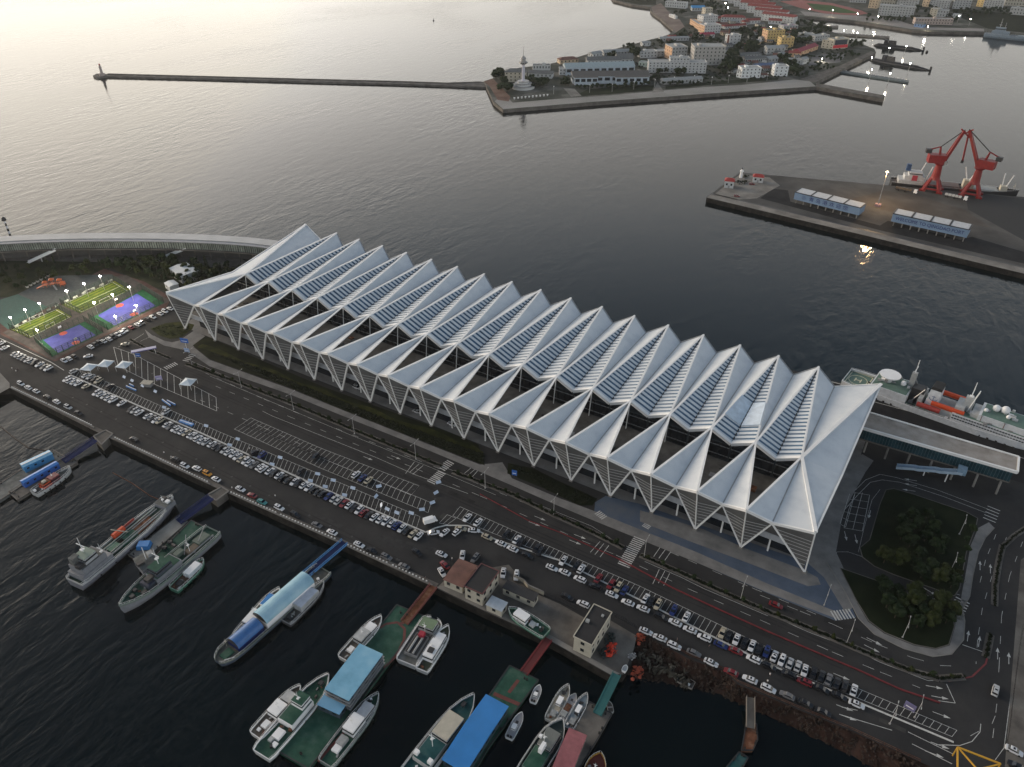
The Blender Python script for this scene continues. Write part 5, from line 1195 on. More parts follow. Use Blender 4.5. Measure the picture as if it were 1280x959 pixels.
vessel((267, 663), (151, 761), 9.2, 2.8, 'green decked grey naval ship with its bow to the lower left', ng, GDECK, M('grey green rim', (.15, .19, .17), .6), [
    ('block', .42, .68, .66, 0, 2.4, ng, GDECK), ('cabin', .5, .66, .56, 2.5, 2.6, M('dark bridge', (.06, .07, .09), .5), GDECK), ('block', .68, .76, .5, 0, 1.8, M('dark house', (.04, .05, .07), .5), M('navy roof', (.02, .03, .06), .6)), ('mast', .58, 0, 13, .2), ('mast', .3, .15, 7, .13), ('box', .88, 0, .6, 1.6, 1.6, .9, DARK), ('box', .8, .2, .3, 2, 1.4, .8, DARK), ('box', .82, -.2, .3, 1.4, 1.4, .8, DARK), ('box', .7, 0, 2, 3, 2.4, 1.2, DARK),
    ('pipe', .06, .42, .25, .6, .3, GREYM), ('pipe', .06, .42, -.15, .6, .35, M('green pipe', (.05, .09, .07), .6)), ('box', .14, 0, 0, 6, 4, 1.4, M('grey green crate', (.09, .12, .1), .7)), ('box', .27, .1, 0, 5, 3, 1.2, M('brown crate', (.10, .08, .06), .8)), ('box', .36, -.2, 0, 4, 2.4, 1.6, M('grey green crate', (.09, .12, .1), .7)), ('post', (.2, 0, 0), (.1, .2, 7), .18, GREYM), ('post', (.34, 0, 0), (.24, -.2, 6), .16, GREYM)], name='naval_ship', cat='ship', bulw=.8)
t = longcab((172, 706), (194, 694), 8, 3.6, -1.7, GYDECK, ng, 'grey pontoon deckhouse squeezed between tanker stern and naval ship', name='pontoon_deckhouse'); MB().bar((0, 0, 3.6), (0, 0, 10), .18).build('mast', STEELW, t); MB().box(2, 1, 3.9, 2, 2, 1.4).build('vent_box', LGREYR, t); MB().box(-2.5, -1, 3.9, 2.5, 1.6, 1).build('vent_box', DARK, t)
vessel((217, 737), (255, 701), 5, 1.4, 'small green boat with a long white cabin beside the naval ship', M('green hull', (.03, .13, .09), .5), M2('brown deck', [(.08, .045, .035), (.12, .07, .05), (.16, .1, .08)], scale=.5), M('pale green rim', (.2, .3, .25), .6), [('block', .42, .84, .62, 0, 1.7, M('pale cabin', (.5, .55, .6), .5), WHITE), ('box', .2, 0, 0, 2.4, 2, .7, DARK), ('mast', .4, 0, 4, .07)])
cb = M2('pale blue arched roof', [(.22, .38, .48), (.30, .48, .58), (.38, .55, .62)], scale=.15, rough=.35)
vessel((405, 712), (272, 828), 8.2, 2.0, 'long dark barge under two arched blue canopies', M('barge hull', (.05, .07, .10), .6), M2('barge deck', [(.06, .065, .06), (.1, .1, .09), (.14, .14, .12)], scale=.4), M('barge rim', (.16, .18, .16), .7), [('arch', .16, .62, .86, 2.6, 2.6, cb, WHITE), ('arch', .64, .86, .7, 1.6, 2.4, M('dark blue arched roof', (.05, .14, .34), .4), DBLUE), ('post', (.9, .4, 0), (.99, .5, 4), .12, STEELW), ('box', .92, 0, 0, 4, 3, .4, GDECK), ('mast', .88, -.3, 4, .08, CREAM)], name='canopy_barge', cat='barge', blunt=.9)
vessel((298, 797), (350, 738), 5.5, 2.0, 'white vessel half hidden behind the arched canopies', WHITE, GYDECK, None, [('cabin', .2, .5, .7, 0, 2.2, WHITE), ('block', .6, .85, .6, 0, 1.6, WHITE, BBLUE), ('mast', .4, 0, 6, .08)])
vessel((357, 778), (405, 729), 5.6, 1.5, 'dark boat with a flat pale roof beside the arched canopies', M('dark grey hull', (.06, .06, .065), .6), CONC_D, M('pale rim', (.3, .3, .3), .6), [('block', .3, .76, .74, 0, 2.2, gw, M('pale lilac roof', (.5, .52, .58), .6)), ('box', .12, 0, 0, 2, 2.4, .6, DARK)])
vessel((429, 824), (477, 772), 5.4, 1.5, 'slim white patrol boat left of the sky blue roofed hall', gw, M2('brown grey deck', [(.09, .08, .07), (.14, .12, .1), (.18, .16, .13)], scale=.4), WHITE, [('cabin', .36, .62, .7, 0, 2.2, gw), ('cabin', .62, .8, .62, 0, 1.3, WHITE), ('box', .2, 0, 0, 2.2, 2, 1, WHITE), ('mast', .5, 0, 5, .08)])
vessel((508, 829), (543, 774), 8.2, 1.8, 'broad work boat with a green topped wheelhouse right of the big green pontoon', gw, GYDECK, WHITE, [('cabin', .68, .9, .72, 0, 2.6, gw, M('sage green roof', (.14, .2, .12), .7)), ('block', .14, .58, .55, 0, 1.3, GREYM, DARK), ('box', .55, 0, 1.4, 2, 2, 1.4, M('crimson box', (.3, .02, .04), .6)), ('pipe', .16, .5, .12, 1.7, .35, LGREYR), ('pipe', .16, .5, -.1, 1.7, .35, LGREYR), ('mast', .66, 0, 6, .1)], blunt=.9)
vessel((527, 838), (560.5, 784), 5.4, 1.5, 'white boat with an olive foredeck outside the broad work boat', gw, M('olive deck', (.06, .07, .045), .8), WHITE, [('cabin', .2, .62, .72, 0, 2.2, WHITE), ('cabin', .6, .78, .6, 0, 1.6, WHITE), ('box', .35, 0, 2.3, 2, 2, .5, DARK), ('mast', .45, .1, 4, .07)])
vessel((407, 955), (473.5, 869), 6.2, 1.7, 'green decked white patrol boat right of the pontoon awning', M('grey green hull', (.14, .19, .17), .5), GDECK, M('grey rim', (.28, .3, .3), .5), [('cabin', .4, .64, .68, 0, 2.4, WHITE), ('cabin', .62, .84, .6, 0, 1.5, M('pale grey cabin', (.45, .46, .48), .5)), ('box', .3, 0, 0, 3.2, 2.6, 1.4, LGREYR), ('box', .2, 0, 0, 2.4, 2.4, .8, WHITE), ('mast', .5, 0, 7, .1)])
vessel((319.5, 920), (376, 859), 5.6, 1.6, 'outermost white patrol boat at the lower left group', gw, M2('brown grey deck', [(.09, .08, .07), (.14, .12, .1), (.18, .16, .13)], scale=.4), WHITE, [('cabin', .36, .62, .76, 0, 2.2, WHITE), ('cabin', .64, .84, .7, 0, 1.6, gw), ('box', .22, 0, 0, 2.6, 2, .7, WHITE), ('mast', .5, 0, 6, .1), ('box', .1, .1, 0, 1, 1, .6, WHITE)])
vessel((327, 944), (411, 845), 8, 1.8, 'larger green decked patrol boat with white upper works at the lower left', gw, GDECK, WHITE, [('block', .34, .66, .7, 0, 2.2, WHITE, GDECK), ('cabin', .52, .66, .56, 2.3, 2.2, WHITE, GDECK), ('box', .24, 0, 0, 3.4, 2.8, .9, WHITE), ('box', .16, .1, 0, 1.4, 1.4, .8, gw), ('box', .14, -.15, 0, 1.6, 1.6, .6, WHITE), ('mast', .56, 0, 9, .12), ('box', .88, 0, .6, 1.6, 1.6, .7, DARK)])
vessel((500, 990), (592.5, 871), 8.4, 2.2, 'teal decked white cruiser with a cream roof left of the bright blue gable', M('pale grey hull', (.36, .4, .42), .4), TDECK, M('pale grey rim', (.4, .42, .44), .4), [('cabin', .5, .76, .72, 0, 2.4, gw, CREAM), ('block', .26, .5, .72, 0, 1.6, gw, TDECK), ('mast', .42, 0, 9, .14), ('box', .3, .3, 1.8, 1.4, 1.4, 1.2, WHITE), ('box', .3, -.3, 1.8, 1.4, 1.4, 1.2, WHITE), ('box', .88, .1, .6, 1.6, 1.2, .5, DARK)], name='patrol_cruiser')
for st, bw, w, lab in (((666, 878), (674.5, 857), 2.6, 'upper of two small white motor boats beside the bright blue gable'), ((636, 923), (652.5, 891), 3.0, 'lower of two small white motor boats beside the bright blue gable')):
    vessel(st, bw, w, .9, lab, WHITE, M('pale deck', (.4, .38, .38), .7), WHITE, [('cabin', .3, .5, .5, 0, 1.0, WHITE), ('box', .04, .15, 0, .6, .6, .8, BLACK), ('box', .04, -.15, 0, .6, .6, .8, BLACK), ('box', .62, 0, 0, .8, .8, .3, DARK)], name='motor_boat', bulw=.25)
for st, bw, w, lab, dk in (((687, 901), (710.5, 858), 4.0, 'left and longest of three pale boats moored abreast', M('cream deck', (.36, .33, .27), .7)), ((701, 899), (719.5, 868), 3.4, 'middle of three pale boats moored abreast, with a brown hatch', M('pale deck', (.4, .38, .38), .7)), ((710.5, 911), (733.5, 869), 3.6, 'right of three pale boats moored abreast, against the concrete pontoon', M('blue grey deck', (.27, .31, .33), .7))):
    vessel(st, bw, w, 1.1, lab, gw, dk, gw, [('cabin', .42, .64, .42, 0, 1.1, WHITE) if 'middle' not in lab else ('box', .45, 0, 0, 2.6, 1.8, .5, RUST), ('box', .2, 0, 0, 2.2, 1.9, .5, LGREYR), ('box', .75, 0, .1, .7, .7, .3, DARK)], bulw=.25)
vessel((650, 985), (703, 902), 7.6, 2.0, 'dark hulled boat with a white ringed bow at the bottom centre', M('black hull', (.025, .025, .03), .5), M('dark teal deck', (.03, .05, .05), .6), gw, [('cabin', .52, .8, .62, 0, 2.4, gw, M('grey roof deck', (.14, .15, .14), .7)), ('block', .2, .52, .66, 0, 1.8, M('green grey', (.12, .17, .15), .6), GDECK), ('box', .5, 0, 2.2, 3, 1.2, 2, WHITE), ('mast', .6, .1, 7, .1), ('box', .62, .3, 2.5, .9, .9, .9, WHITE)], name='harbour_tug', bulw=.8)
vessel((733, 995), (750.5, 943), 6, 1.4, 'yellow rimmed boat with a dark red deck at the bottom', M('yellow rim paint', (.4, .22, .03), .5), M('dark red deck', (.12, .025, .02), .7), M('yellow rim paint', (.4, .22, .03), .5), [('box', .5, 0, 0, 3, 2, 1, WHITE), ('mast', .6, 0, 4, .08)])
vessel((764, 890.5), (761, 877), 1.8, .7, 'tiny dinghy at the corner of the concrete pontoon', gw, CONC_D, gw, [('box', .5, 0, -.2, .5, 1.4, .15, GREYM)], name='dinghy', bulw=.15)
vessel((867, 857), (839, 842), 3.2, .9, 'open pale wooden boat grounded below the rocky shore', M('weathered boat wood', (.22, .2, .18), .8), CONC_D, M('weathered boat wood', (.22, .2, .18), .8), [('box', .3, 0, -.1, .6, 2.4, .2, GREYM), ('box', .5, 0, -.1, .5, 2.6, .2, CONC), ('box', .7, 0, -.1, .5, 2.2, .2, GREYM), ('box', .2, .2, -.1, 1, .8, .5, WHITE)], name='rowing_boat', bulw=.2)
vessel((683, 792.5), (636, 762.5), 5.4, 1.2, 'green boat with a white cabin standing ashore in the yard', M('green hull', (.03, .13, .09), .5), GDECK, M('pale green rim', (.2, .3, .25), .6), [('cabin', .48, .82, .62, 0, 2.0, WHITE), ('box', .36, 0, 0, 2, 2, .9, gw), ('box', .14, 0, 0, 1.2, 1.2, .6, BLACK)], base=.35)
vessel((779.5, 839), (783, 832), 1.6, .6, 'little white dinghy on the yard corner by the teal gangway', WHITE, gw, WHITE, (), name='dinghy', bulw=.15, base=.2)
for pl, lab in (('0 533 20 549 36 560 50 562 60 564', 'sagging mooring line running from the left pontoon to the picture edge'), ('141 591 165 604 188 620 200 625', 'faint reddish floating line near the tanker bow')):
    q = [P(x, y, SEA+.1) for x, y in pts(pl)]; mb = MB()
    for a, b in zip(q, q[1:]): mb.bar(a, b, .28 if 'sag' in lab else .14, n=5)
    tag(mb.build('mooring_line', M('dark rope', (.05, .04, .035), .9) if 'sag' in lab else RUST), lab, 'rope')
# ------------------------------------------------------------------ harbour office buildings
hall_from_roof('553 724 578 735 597 707 575 699', 3.6, 0, BRNR, CREAM, 'harbour_office', 'low cream office under a faded red brown tiled roof by the red gangway', pitch=.6)
hall_from_roof('579.5 733 603 744 624 715 602 706', 6.2, 0, M('black felt roof', (.022, .022, .024), .9), CREAM, 'harbour_office', 'two-storey cream office with a black flat roof at the quay edge', storeys=2, parapet=M('red brown parapet', (.12, .05, .05), .8))
hall_from_roof('606 755.5 626 765 636 754 616 745.5', 3.0, 0, M('pale quay shed roof', (.42, .46, .5), .6), CREAM, 'quay_shed', 'white roofed quay shed between the black roofed office and the green boat', cat='shed', thick=.25)
hall_from_roof('626 734 666 752.5 675 743 636 727', 3.2, 0, M('charcoal roof', (.035, .035, .037), .9), CREAM, 'low_block', 'long low cream block with a charcoal roof behind the yard', thick=.3)
t, L, Wd, rz = hall_from_roof('717.5 797.5 740.5 808 764 766.5 741.5 755.5', 6.6, 0, M('black felt roof', (.022, .022, .024), .9), CREAM, 'harbour_office', 'cream three-storey office with a flat black roof right of the yard', storeys=2, parapet=CREAM)
for k in range(4): MB().box(L/2+.02, -Wd/2+2+k*Wd/4.4, 6.2, .5, 1.2, .5).build('balcony', CREAM, t)
MB().box(-L*.3, 0, 7, 1.2, 1, .9).build('roof_vent', LGREYR, t); MB().box(L*.2, Wd*.3, 7, .8, .8, .6).build('roof_vent', LGREYR, t)
def wall_run(s, h, w, mat, name, label):
    q = [P(x, y, 0) for x, y in pts(s)]; t = thing(name, label, 'wall', tuple(q[0])); mb = MB()
    for a, b in zip(q, q[1:]): mb.beam(a+Vector((0, 0, h/2)), b+Vector((0, 0, h/2)), w, h)
    relg(mb, t).build('wall_panel', mat, t); mb = MB()
    for a, b in zip(q, q[1:]): mb.beam(a+Vector((0, 0, h+.08)), b+Vector((0, 0, h+.08)), w+.12, .16)
    relg(mb, t).build('coping', CONC, t)
wall_run('643 723 655 729 660 735 680 744', 1.6, .3, CREAM, 'boundary_wall', 'cream yard wall behind the long low block')
def railing(s, h, label, mat=DARK, sp=1.6):
    q = [P(x, y, 0) for x, y in pts(s)]; t = thing('railing', label, 'fence', tuple(q[0])); mb = MB()
    for a, b in zip(q, q[1:]):
        for z in (.3, h): mb.bar(a+Vector((0, 0, z)), b+Vector((0, 0, z)), .06)
        n = max(1, int((b-a).length/sp))
        for k in range(n+1): p = a.lerp(b, k/n); mb.bar(p, p+Vector((0, 0, h)), .06)
    relg(mb, t).build('rails', mat, t)
railing('680 744 700 752 722 763', 2, 'dark iron railing along the yard behind the office', sp=.5); railing('764 768 780 776 797 787', 1.8, 'dark railing right of the flat black roofed office', sp=.8)
railing('800 789 830 802 862 820 906 838 922 853 1000 886 1062 911 1150 952', 1.0, 'low rail along the kerb above the rocky shore', RUST, 3)
# orange net heap, dark gear and small things in the yard
def heap(px, py, r, h, n, mat, label, name='net_heap', cat='nets'):
    x, y = P2(px, py, .5); t = thing(name, label, cat, (x, y, .05)); mb = MB()
    for k in range(n): a = random.random()*6.3; q = random.random()**.6*r; blob(mb, (cos(a)*q*.7, sin(a)*q*1.3, h*.25), r*.35, h/r*1.1, 6, 4)
    mb.build('netting', mat, t); mb = MB(); leaf_cloud(mb, (0, 0, .3), r, 60, .3, .3); mb.build('loose_ends', mat, t)
heap(764, 812, 2.3, 1.5, 16, M('orange red net', (.55, .045, .02), .8, var=.3, scale=2), 'bright orange red heap of nets beside the flat black roofed office')
heap(755, 815, 2.0, 1.4, 12, M('dark net', (.02, .03, .03), .9), 'dark heap of gear behind the orange nets'); heap(762, 798, 2, 1.3, 12, M('dark net', (.02, .03, .03), .9), 'dark bushy heap at the foot of the office wall')
heap(797, 840, 2.4, .8, 12, M('dull orange net', (.25, .05, .025), .9, var=.3, scale=2), 'dull orange net heap on the rocks below the yard'); heap(800, 797, 2, .7, 8, M('dull orange net', (.25, .05, .025), .9, var=.3, scale=2), 'small dull orange patch of nets at the yard gate')
heap(790, 820, 1.3, .8, 8, M('pale junk', (.3, .3, .3), .8, var=.4, scale=2), 'pale clutter at the right edge of the yard', 'scrap_heap', 'scrap')
# rocks and wreck timbers beside the yard
scr = MB()
for k in range(160):
    px, py = random.uniform(795, 860), 0; py = 800+(px-795)*.45+random.uniform(-3, 26); x, y = P2(px, py, -2); scr.box(x, y, -3.6, random.uniform(.6, 3.4), random.uniform(.3, .8), random.uniform(1, 2.8), random.random()*3, .7)
tag(scr.build('shore_debris', M2('debris', [(.02, .02, .018), (.06, .055, .045), (.13, .12, .1)], scale=.6)), 'dark broken timbers and rocks on the shore beside the yard', 'debris', kind='stuff')
# ------------------------------------------------------------------ second pier with the two long billboards
pier = [P2(883, 247), P2(925, 215.5), P2(985, 221), P2(1281, 246.5), (700, 571), (700, 292), P2(1281, 342.5)]
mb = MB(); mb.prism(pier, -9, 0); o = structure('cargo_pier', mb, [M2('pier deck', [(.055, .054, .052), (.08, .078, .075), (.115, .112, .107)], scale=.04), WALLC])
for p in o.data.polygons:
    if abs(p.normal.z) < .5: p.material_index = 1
a, b = Vector(P2(883, 247)), Vector(P2(1281, 342.5)); d = (b-a).normalized(); n = Vector((-d.y, d.x)); b2 = a+d*520
mb = MB(); mb.flat([tuple(a+n*.3), tuple(b2+n*.3), tuple(b2+n*9), tuple(a+n*9)], .02); structure('pier_apron', mb, CONC)
mb = MB(); mb.flat([tuple(a+n*9.2), tuple(b2+n*9.2), tuple(b2+n*11), tuple(a+n*11)], .03); structure('pier_rail_track', mb, DARK)
patch('pier_plaza', '893 243 925 218 962 222 975 232 946 248 905 251', .03, CONC); patch('pier_dark_yard', '950 248 966 236 985 238 988 252 1100 282 1110 276 1200 300 1215 296 1290 318 1290 332 1100 288', .025, ASPH_D)
patch('coal_yard', '1206 240 1290 250 1290 306 1248 283 1210 262', .028, M('coal dust', (.022, .023, .025), .9)); patch('brown_yard', '1060 250 1105 238 1150 246 1205 262 1240 285 1100 262', .024, M2('brown tarmac', [(.06, .052, .046), (.08, .072, .065), (.11, .1, .09)], scale=.04))
RD = M('crane red', (.2, .012, .012), .5, var=.15)
LBL = M('billboard blue', (.17, .25, .36), .5, var=.1, scale=.1)
NAVYT = M('navy lettering', (.02, .03, .14), .6)
def text_mesh(txt, size, mat, parent, loc, rot, ext=.03, name='lettering', width=None):
    c = bpy.data.curves.new(name, 'FONT'); c.body = txt; c.size = size; c.extrude = ext; c.align_x = 'CENTER'; c.align_y = 'CENTER'; tmp = bpy.data.objects.new('t', c); COL.objects.link(tmp)
    dg = bpy.context.evaluated_depsgraph_get(); me = bpy.data.meshes.new_from_object(tmp.evaluated_get(dg)); bpy.data.objects.remove(tmp)
    me.materials.clear(); me.materials.append(mat); o = bpy.data.objects.new(name, me); COL.objects.link(o); o.parent = parent; o.location = loc; o.rotation_euler = rot
    if width and len(me.vertices):
        xx = [v.co.x for v in me.vertices]; s = width/max(.1, max(xx)-min(xx)); o.scale = (s, 1, 1)
    return o
def gantry_hall(pl, pr, h0, h1, depth, label, txt, width, size):
    A, B = P(*pl, 0), P(*pr, 0); d = B-A; L = d.length; rz = atan2(d.y, d.x); t = thing('billboard_hall', label, 'hall', tuple(A), rz, 'raised blue halls on the cargo pier')
    MB().box(L/2, depth/2, h0, L, depth, h1-h0-.3).build('blue_cladding', LBL, t)
    for k in range(4): MB().box(L*(k+.5)/4, depth/2+.3, h1-.28, L/4-1.3, depth-.8, .3).build('roof_panel', M('silver roof', (.42, .44, .46), .4), t)
    for k in range(5): MB().box(L*k/4, depth/2, h1-.3, 1.0, depth, .5).build('roof_rib', DARK, t)
    MB().box(L/2, -.1, h1-.5, L, .3, .5).build('dark_eaves', DARK, t)
    for k in range(9):
        for y in (.8, depth-.8): MB().box(L*(k+.35)/8.6, y, 0, .7, .7, h0).build('leg', CONC, t)
    cj = ord(txt[0]) > 255; text_mesh(txt, size, NAVYT, t, (L*(.53 if cj else .5), -.08, (h0+h1)/2-.2), (pi/2, 0, 0), width=width)
    if cj:
        m = MB(); N = 14
        for k in range(N): a0, a1 = 2*pi*k/N, 2*pi*(k+1)/N; m.bar((L*.15+1.3*cos(a0), -.08, 5.6+1.3*sin(a0)), (L*.15+1.3*cos(a1), -.08, 5.6+1.3*sin(a1)), .14)
        m.bar((L*.15-.6, -.08, 5.2), (L*.15+.7, -.08, 6.1), .14); m.build('round_emblem', M('faded emblem', (.10, .13, .24), .6), t)
gantry_hall((991, 253.5), (1072, 274), 2.8, 8.6, 11, 'long raised pale blue hall with large Chinese lettering on the cargo pier', '青 岛 港 欢 迎 您', 29, 3.4)
gantry_hall((1112, 282), (1206, 303), 3.2, 9.2, 11, 'long raised pale blue hall with English welcome lettering on the cargo pier', 'WELCOME TO QINGDAO PORT', 44, 3.4)
# pier-head pavilions, small tower, red car-like shapes
for px, py, lx, ly, h, lab in ((911, 233.5, 7, 7, 5.5, 'white pavilion with a red pyramid roof near the pier tip'), (947, 227, 8, 6, 4.5, 'white pavilion with an orange red roof further along the pier head')):
    x, y = P2(px, py); t = thing('pavilion', lab, 'pavilion', (x, y, 0), .25); MB().box(0, 0, 0, lx, ly, h).build('wall', WWALL, t); MB().gable(0, 0, h, lx+1, ly+1, 1.8, 0, 2).build('roof', M('bright red tiles', (.3, .04, .035), .7), t)
    for k in (-1, 1): MB().box(k*lx*.25, -ly/2-.03, h*.4, 1.4, .1, 1.6).build('window', WINM, t)
    MB().box(0, -ly/2-.03, 0, 1.3, .1, 2.2).build('door', GREYM, t)
x, y = P2(926, 222); t = thing('beacon_tower', 'small white light beacon on the back edge of the pier head', 'beacon', (x, y, 0)); MB().lathe((0, 0, 0), [(1.3, 0), (1, 5), (1.5, 5.2), (1.5, 5.6), (.7, 5.7), (.7, 7.2)], 10).build('tower', WHITE, t); MB().lathe((0, 0, 7.2), [(1, 0), (.6, .5), (0.05, 1)], 10).build('lantern_cap', DARK, t)
for px, py, lab in ((921, 246, 'red van on the near corner of the pier head'), (940, 231, 'red car before the orange roofed pavilion')): place_car('r', *P2(px, py), .3, '', 'suv'); o = _all[-1][0]; o['label'] = lab; o['group'] = 'red cars on the pier head'
for k, s in enumerate(('917 229 923 226 930 227 924 231', '924 229 933 226 938 227 928 231.5', '927 221.5 933 219 936 220.5 930 224')):
    q = [P(x, y, 0) for x, y in pts(s)]; c = sum(q, Vector())/4; t = thing('garden_bed', 'dark hedged garden bed on the pier head, %s' % ('nearest the red pyramid roof', 'in the middle', 'nearest the beacon')[k], 'garden bed', tuple(c), group='garden beds on the pier head'); relg(MB().prism([(p.x, p.y) for p in q], 0, .5), t).build('kerb_and_soil', CONC, t); mb = MB()
    for p in range(14): blob(mb, (*(q[0].lerp(q[1], random.random()).lerp(q[3].lerp(q[2], random.random()), random.random())-c)[:2], .7), .8, .6, 5, 4)
    mb.build('shrubs', HED, t)
# lighting mast
g = P(1097, 258, 0); t = thing('lighting_mast', 'tall mast with one bright lamp between the two raised halls', 'lighting mast', tuple(g)); MB().bar((0, 0, 0), (0, 0, 26), .35, .15, 8).build('pole', GREYM, t); MB().lathe((0, 0, 25.6), [(1.4, 0), (1.4, .5)], 10).build('lamp_ring', GREYM, t); MB().sphere((0, 0, 26.2), .8, 10, 6, .6).build('lamp', M('mast lamp glow', (1, 1, 1), .5, var=0, emit=(1, .75, .42), es=9), t)
l = bpy.data.lights.new('mast lamp', 'POINT'); l.energy = 6000; l.color = (1, .62, .28); l.shadow_soft_size = 1; lo = bpy.data.objects.new('mast_lamp', l); COL.objects.link(lo); lo.location = (0, 0, 24.8); lo.parent = t
MB().box(0, 0, 0, 4, 3, 2).build('base_hut', M('pink hut', (.4, .25, .25), .7), t)
# portal cranes
def crane(base, tip, label, s):
    """s: side the tail points to (world x sign)"""
    B = P(*base, 0); t = thing('portal_crane', label, 'crane', tuple(B), group='red harbour cranes')
    mb = MB(); lg = [(-6, -5), (6, -5), (6, 5), (-6, 5)]
    for x, y in lg:
        m = MB(); m.bar((x, y, .6), (x*.35, y*.35, 10), 1.5, 1.2, 6); m.build('leg', RD, t); MB().box(x, y, 0, 4.4, 1.8, 1.6).build('bogie', RD, t)
    m = MB(); m.beam((-6, -5, 2.4), (6, -5, 2.4), 1, 1.2); m.beam((-6, 5, 2.4), (6, 5, 2.4), 1, 1.2); m.beam((-6, -5, 2.4), (-6, 5, 2.4), 1, 1.2); m.beam((6, -5, 2.4), (6, 5, 2.4), 1, 1.2); m.build('portal_frame', RD, t)
    MB().lathe((0, 0, 9), [(3.8, 0), (3.2, 2), (2.4, 11), (2.8, 12)], 12).build('column', RD, t)
    MB().lathe((0, 0, 20.8), [(3.6, 0), (3.9, .8), (3.4, 1.6)], 14).build('slewing_ring', RD, t)
    dr = Vector((tip[0], tip[1], 0)); L = dr.length; dr.normalize(); nn = Vector((-dr.y, dr.x, 0)); H = tip[2]
    def C(f, side, z): v = dr*f+nn*side; return (v.x, v.y, z)
    rz = atan2(dr.y, dr.x); MB().box(*C(-3.5, 0, 22.2), 12, 7, 6, rz).build('machine_house', RD, t); MB().box(*C(3.2, -2.6, 21.5), 2.4, 2, 2.6, rz).build('operator_cab', LGREYR, t)
    MB().bar(C(-1.5, 0, 26), C(-3, 0, 34), 1.0, .6, 6).build('a_frame', RD, t); m = MB(); m.bar(C(-3, 0, 34), C(-10, 0, 31.5), .5, .5, 5); m.build('tail_beam', RD, t); MB().box(*C(-10.5, 0, 29), 4, 3.4, 3, rz).build('counterweight', DARK, t)
    for sd in (-1, 1): MB().beam(C(2, sd*1.6, 23), C(L, sd*.5, H), 1.4, 1.9).build('jib', RD, t)
    MB().beam(C(-3, 0, 34), C(L+.5, 0, H+.6), .7, .6).build('tie_rod', DARK, t); MB().beam(C(L-2.5, 0, H+1), C(L+5, 0, H-5), .8, 1).build('jib_head', RD, t)
    m = MB()
    for k in range(6): m.bar(C(2+(L-2)*k/6, 1.4-1.0*k/6, 23+(H-23)*k/6), C(2+(L-2)*(k+1)/6, -(1.4-1.0*k/6), 23+(H-23)*(k+1)/6), .2)
    m.build('lattice', RD, t); return t
crane((1164, 238), (9, 3, 47), 'left red harbour crane with its jib leaning right over the ship', 1)
t = crane((1213, 244), (-15, 3.5, 46.5), 'right red harbour crane with its jib leaning left over the ship', -1)
MB().bar((-15, 3.5, 44), (-13, 4, 24), .7, .7, 5).build('grab_rope', RD, t); MB().box(-13, 4, 22, 2, 2, 2).build('grab', DARK, t)
# bulk carrier alongside
BK = M('black ship side', (.014, .014, .016), .5)
t = vessel((1114, 226), (1272, 242), 15, 4.2, 'black hulled bulk carrier with white bridge and cream deck cranes behind the red harbour cranes', BK, M('hatch deck', (.12, .1, .09), .7), BK, [
    ('block', .05, .27, .8, 0, 3.4, gw), ('block', .09, .25, .66, 3.5, 3, WWALL), ('cabin', .12, .23, .6, 6.6, 2.8, WWALL), ('box', .11, .05, 9.5, 3.4, 3, 5, M('funnel blue', (.03, .07, .16), .5)), ('post', (.2, .2, 3), (.24, .2, 16), .35, STEELW), ('post', (.26, -.2, 3), (.29, -.2, 15), .35, STEELW), ('box', .17, -.3, 3.5, 4, 2.4, 4, M('crimson gear', (.4, .04, .06), .6)),
    ('block', .3, .54, .66, 0, 1.8, M('hatch brown', (.14, .1, .09), .7), M('hatch brown', (.14, .1, .09), .7)), ('block', .64, .84, .66, 0, 1.8, M('hatch grey', (.33, .34, .33), .7), M('hatch grey', (.33, .34, .33), .7)), ('box', .59, 0, 0, 5, 6, 7, CREAM), ('post', (.59, .1, 6), (.55, .1, 16), .4, STEELW), ('post', (.6, -.1, 6), (.64, -.1, 16), .4, STEELW), ('box', .62, -.25, 1, 4, 3, 6, CREAM),
    ('box', .88, 0, 0, 5, 5, 5, CREAM), ('post', (.87, .1, 4), (.86, .1, 14), .4, STEELW), ('post', (.89, -.1, 4), (.92, -.1, 14), .4, STEELW), ('mast', .96, 0, 8, .2, CREAM)], name='bulk_carrier', cat='ship', bulw=.9)
# two lorries on the pier
for px, py, c, lab in ((1133, 238.5, M('brown load', (.12, .09, .06), .8), 'long lorry with a brown flatbed left of the left crane'), (1195, 247, M('pale load', (.5, .5, .48), .8), 'long lorry with a pale cargo between the cranes')):
    x, y = P2(px, py, 1); t = thing('lorry', lab, 'lorry', (x, y, .05), -.12, 'lorries under the cranes'); MB().box(-2, 0, 1.1, 13, 2.5, .4).build('flatbed', DARK, t)
    for k in range(5): MB().box(-7+k*2.4, 0, 1.5, 1.9, 2.2, 1.2).build('load', c, t)
    MB().box(6.6, 0, .6, 2.4, 2.5, 2.6, 0, .93).build('cab', WHITE, t); MB().box(7.6, 0, 1.9, .6, 2.2, .9).build('windscreen', CARG, t)
    for xx in (-7, -5.6, -1, 6.4):
        for yy in (-1.1, 1.1): MB().bar((xx, yy-.15, .5), (xx, yy+.15, .5), .5, n=8).build('wheel', BLACK, t)
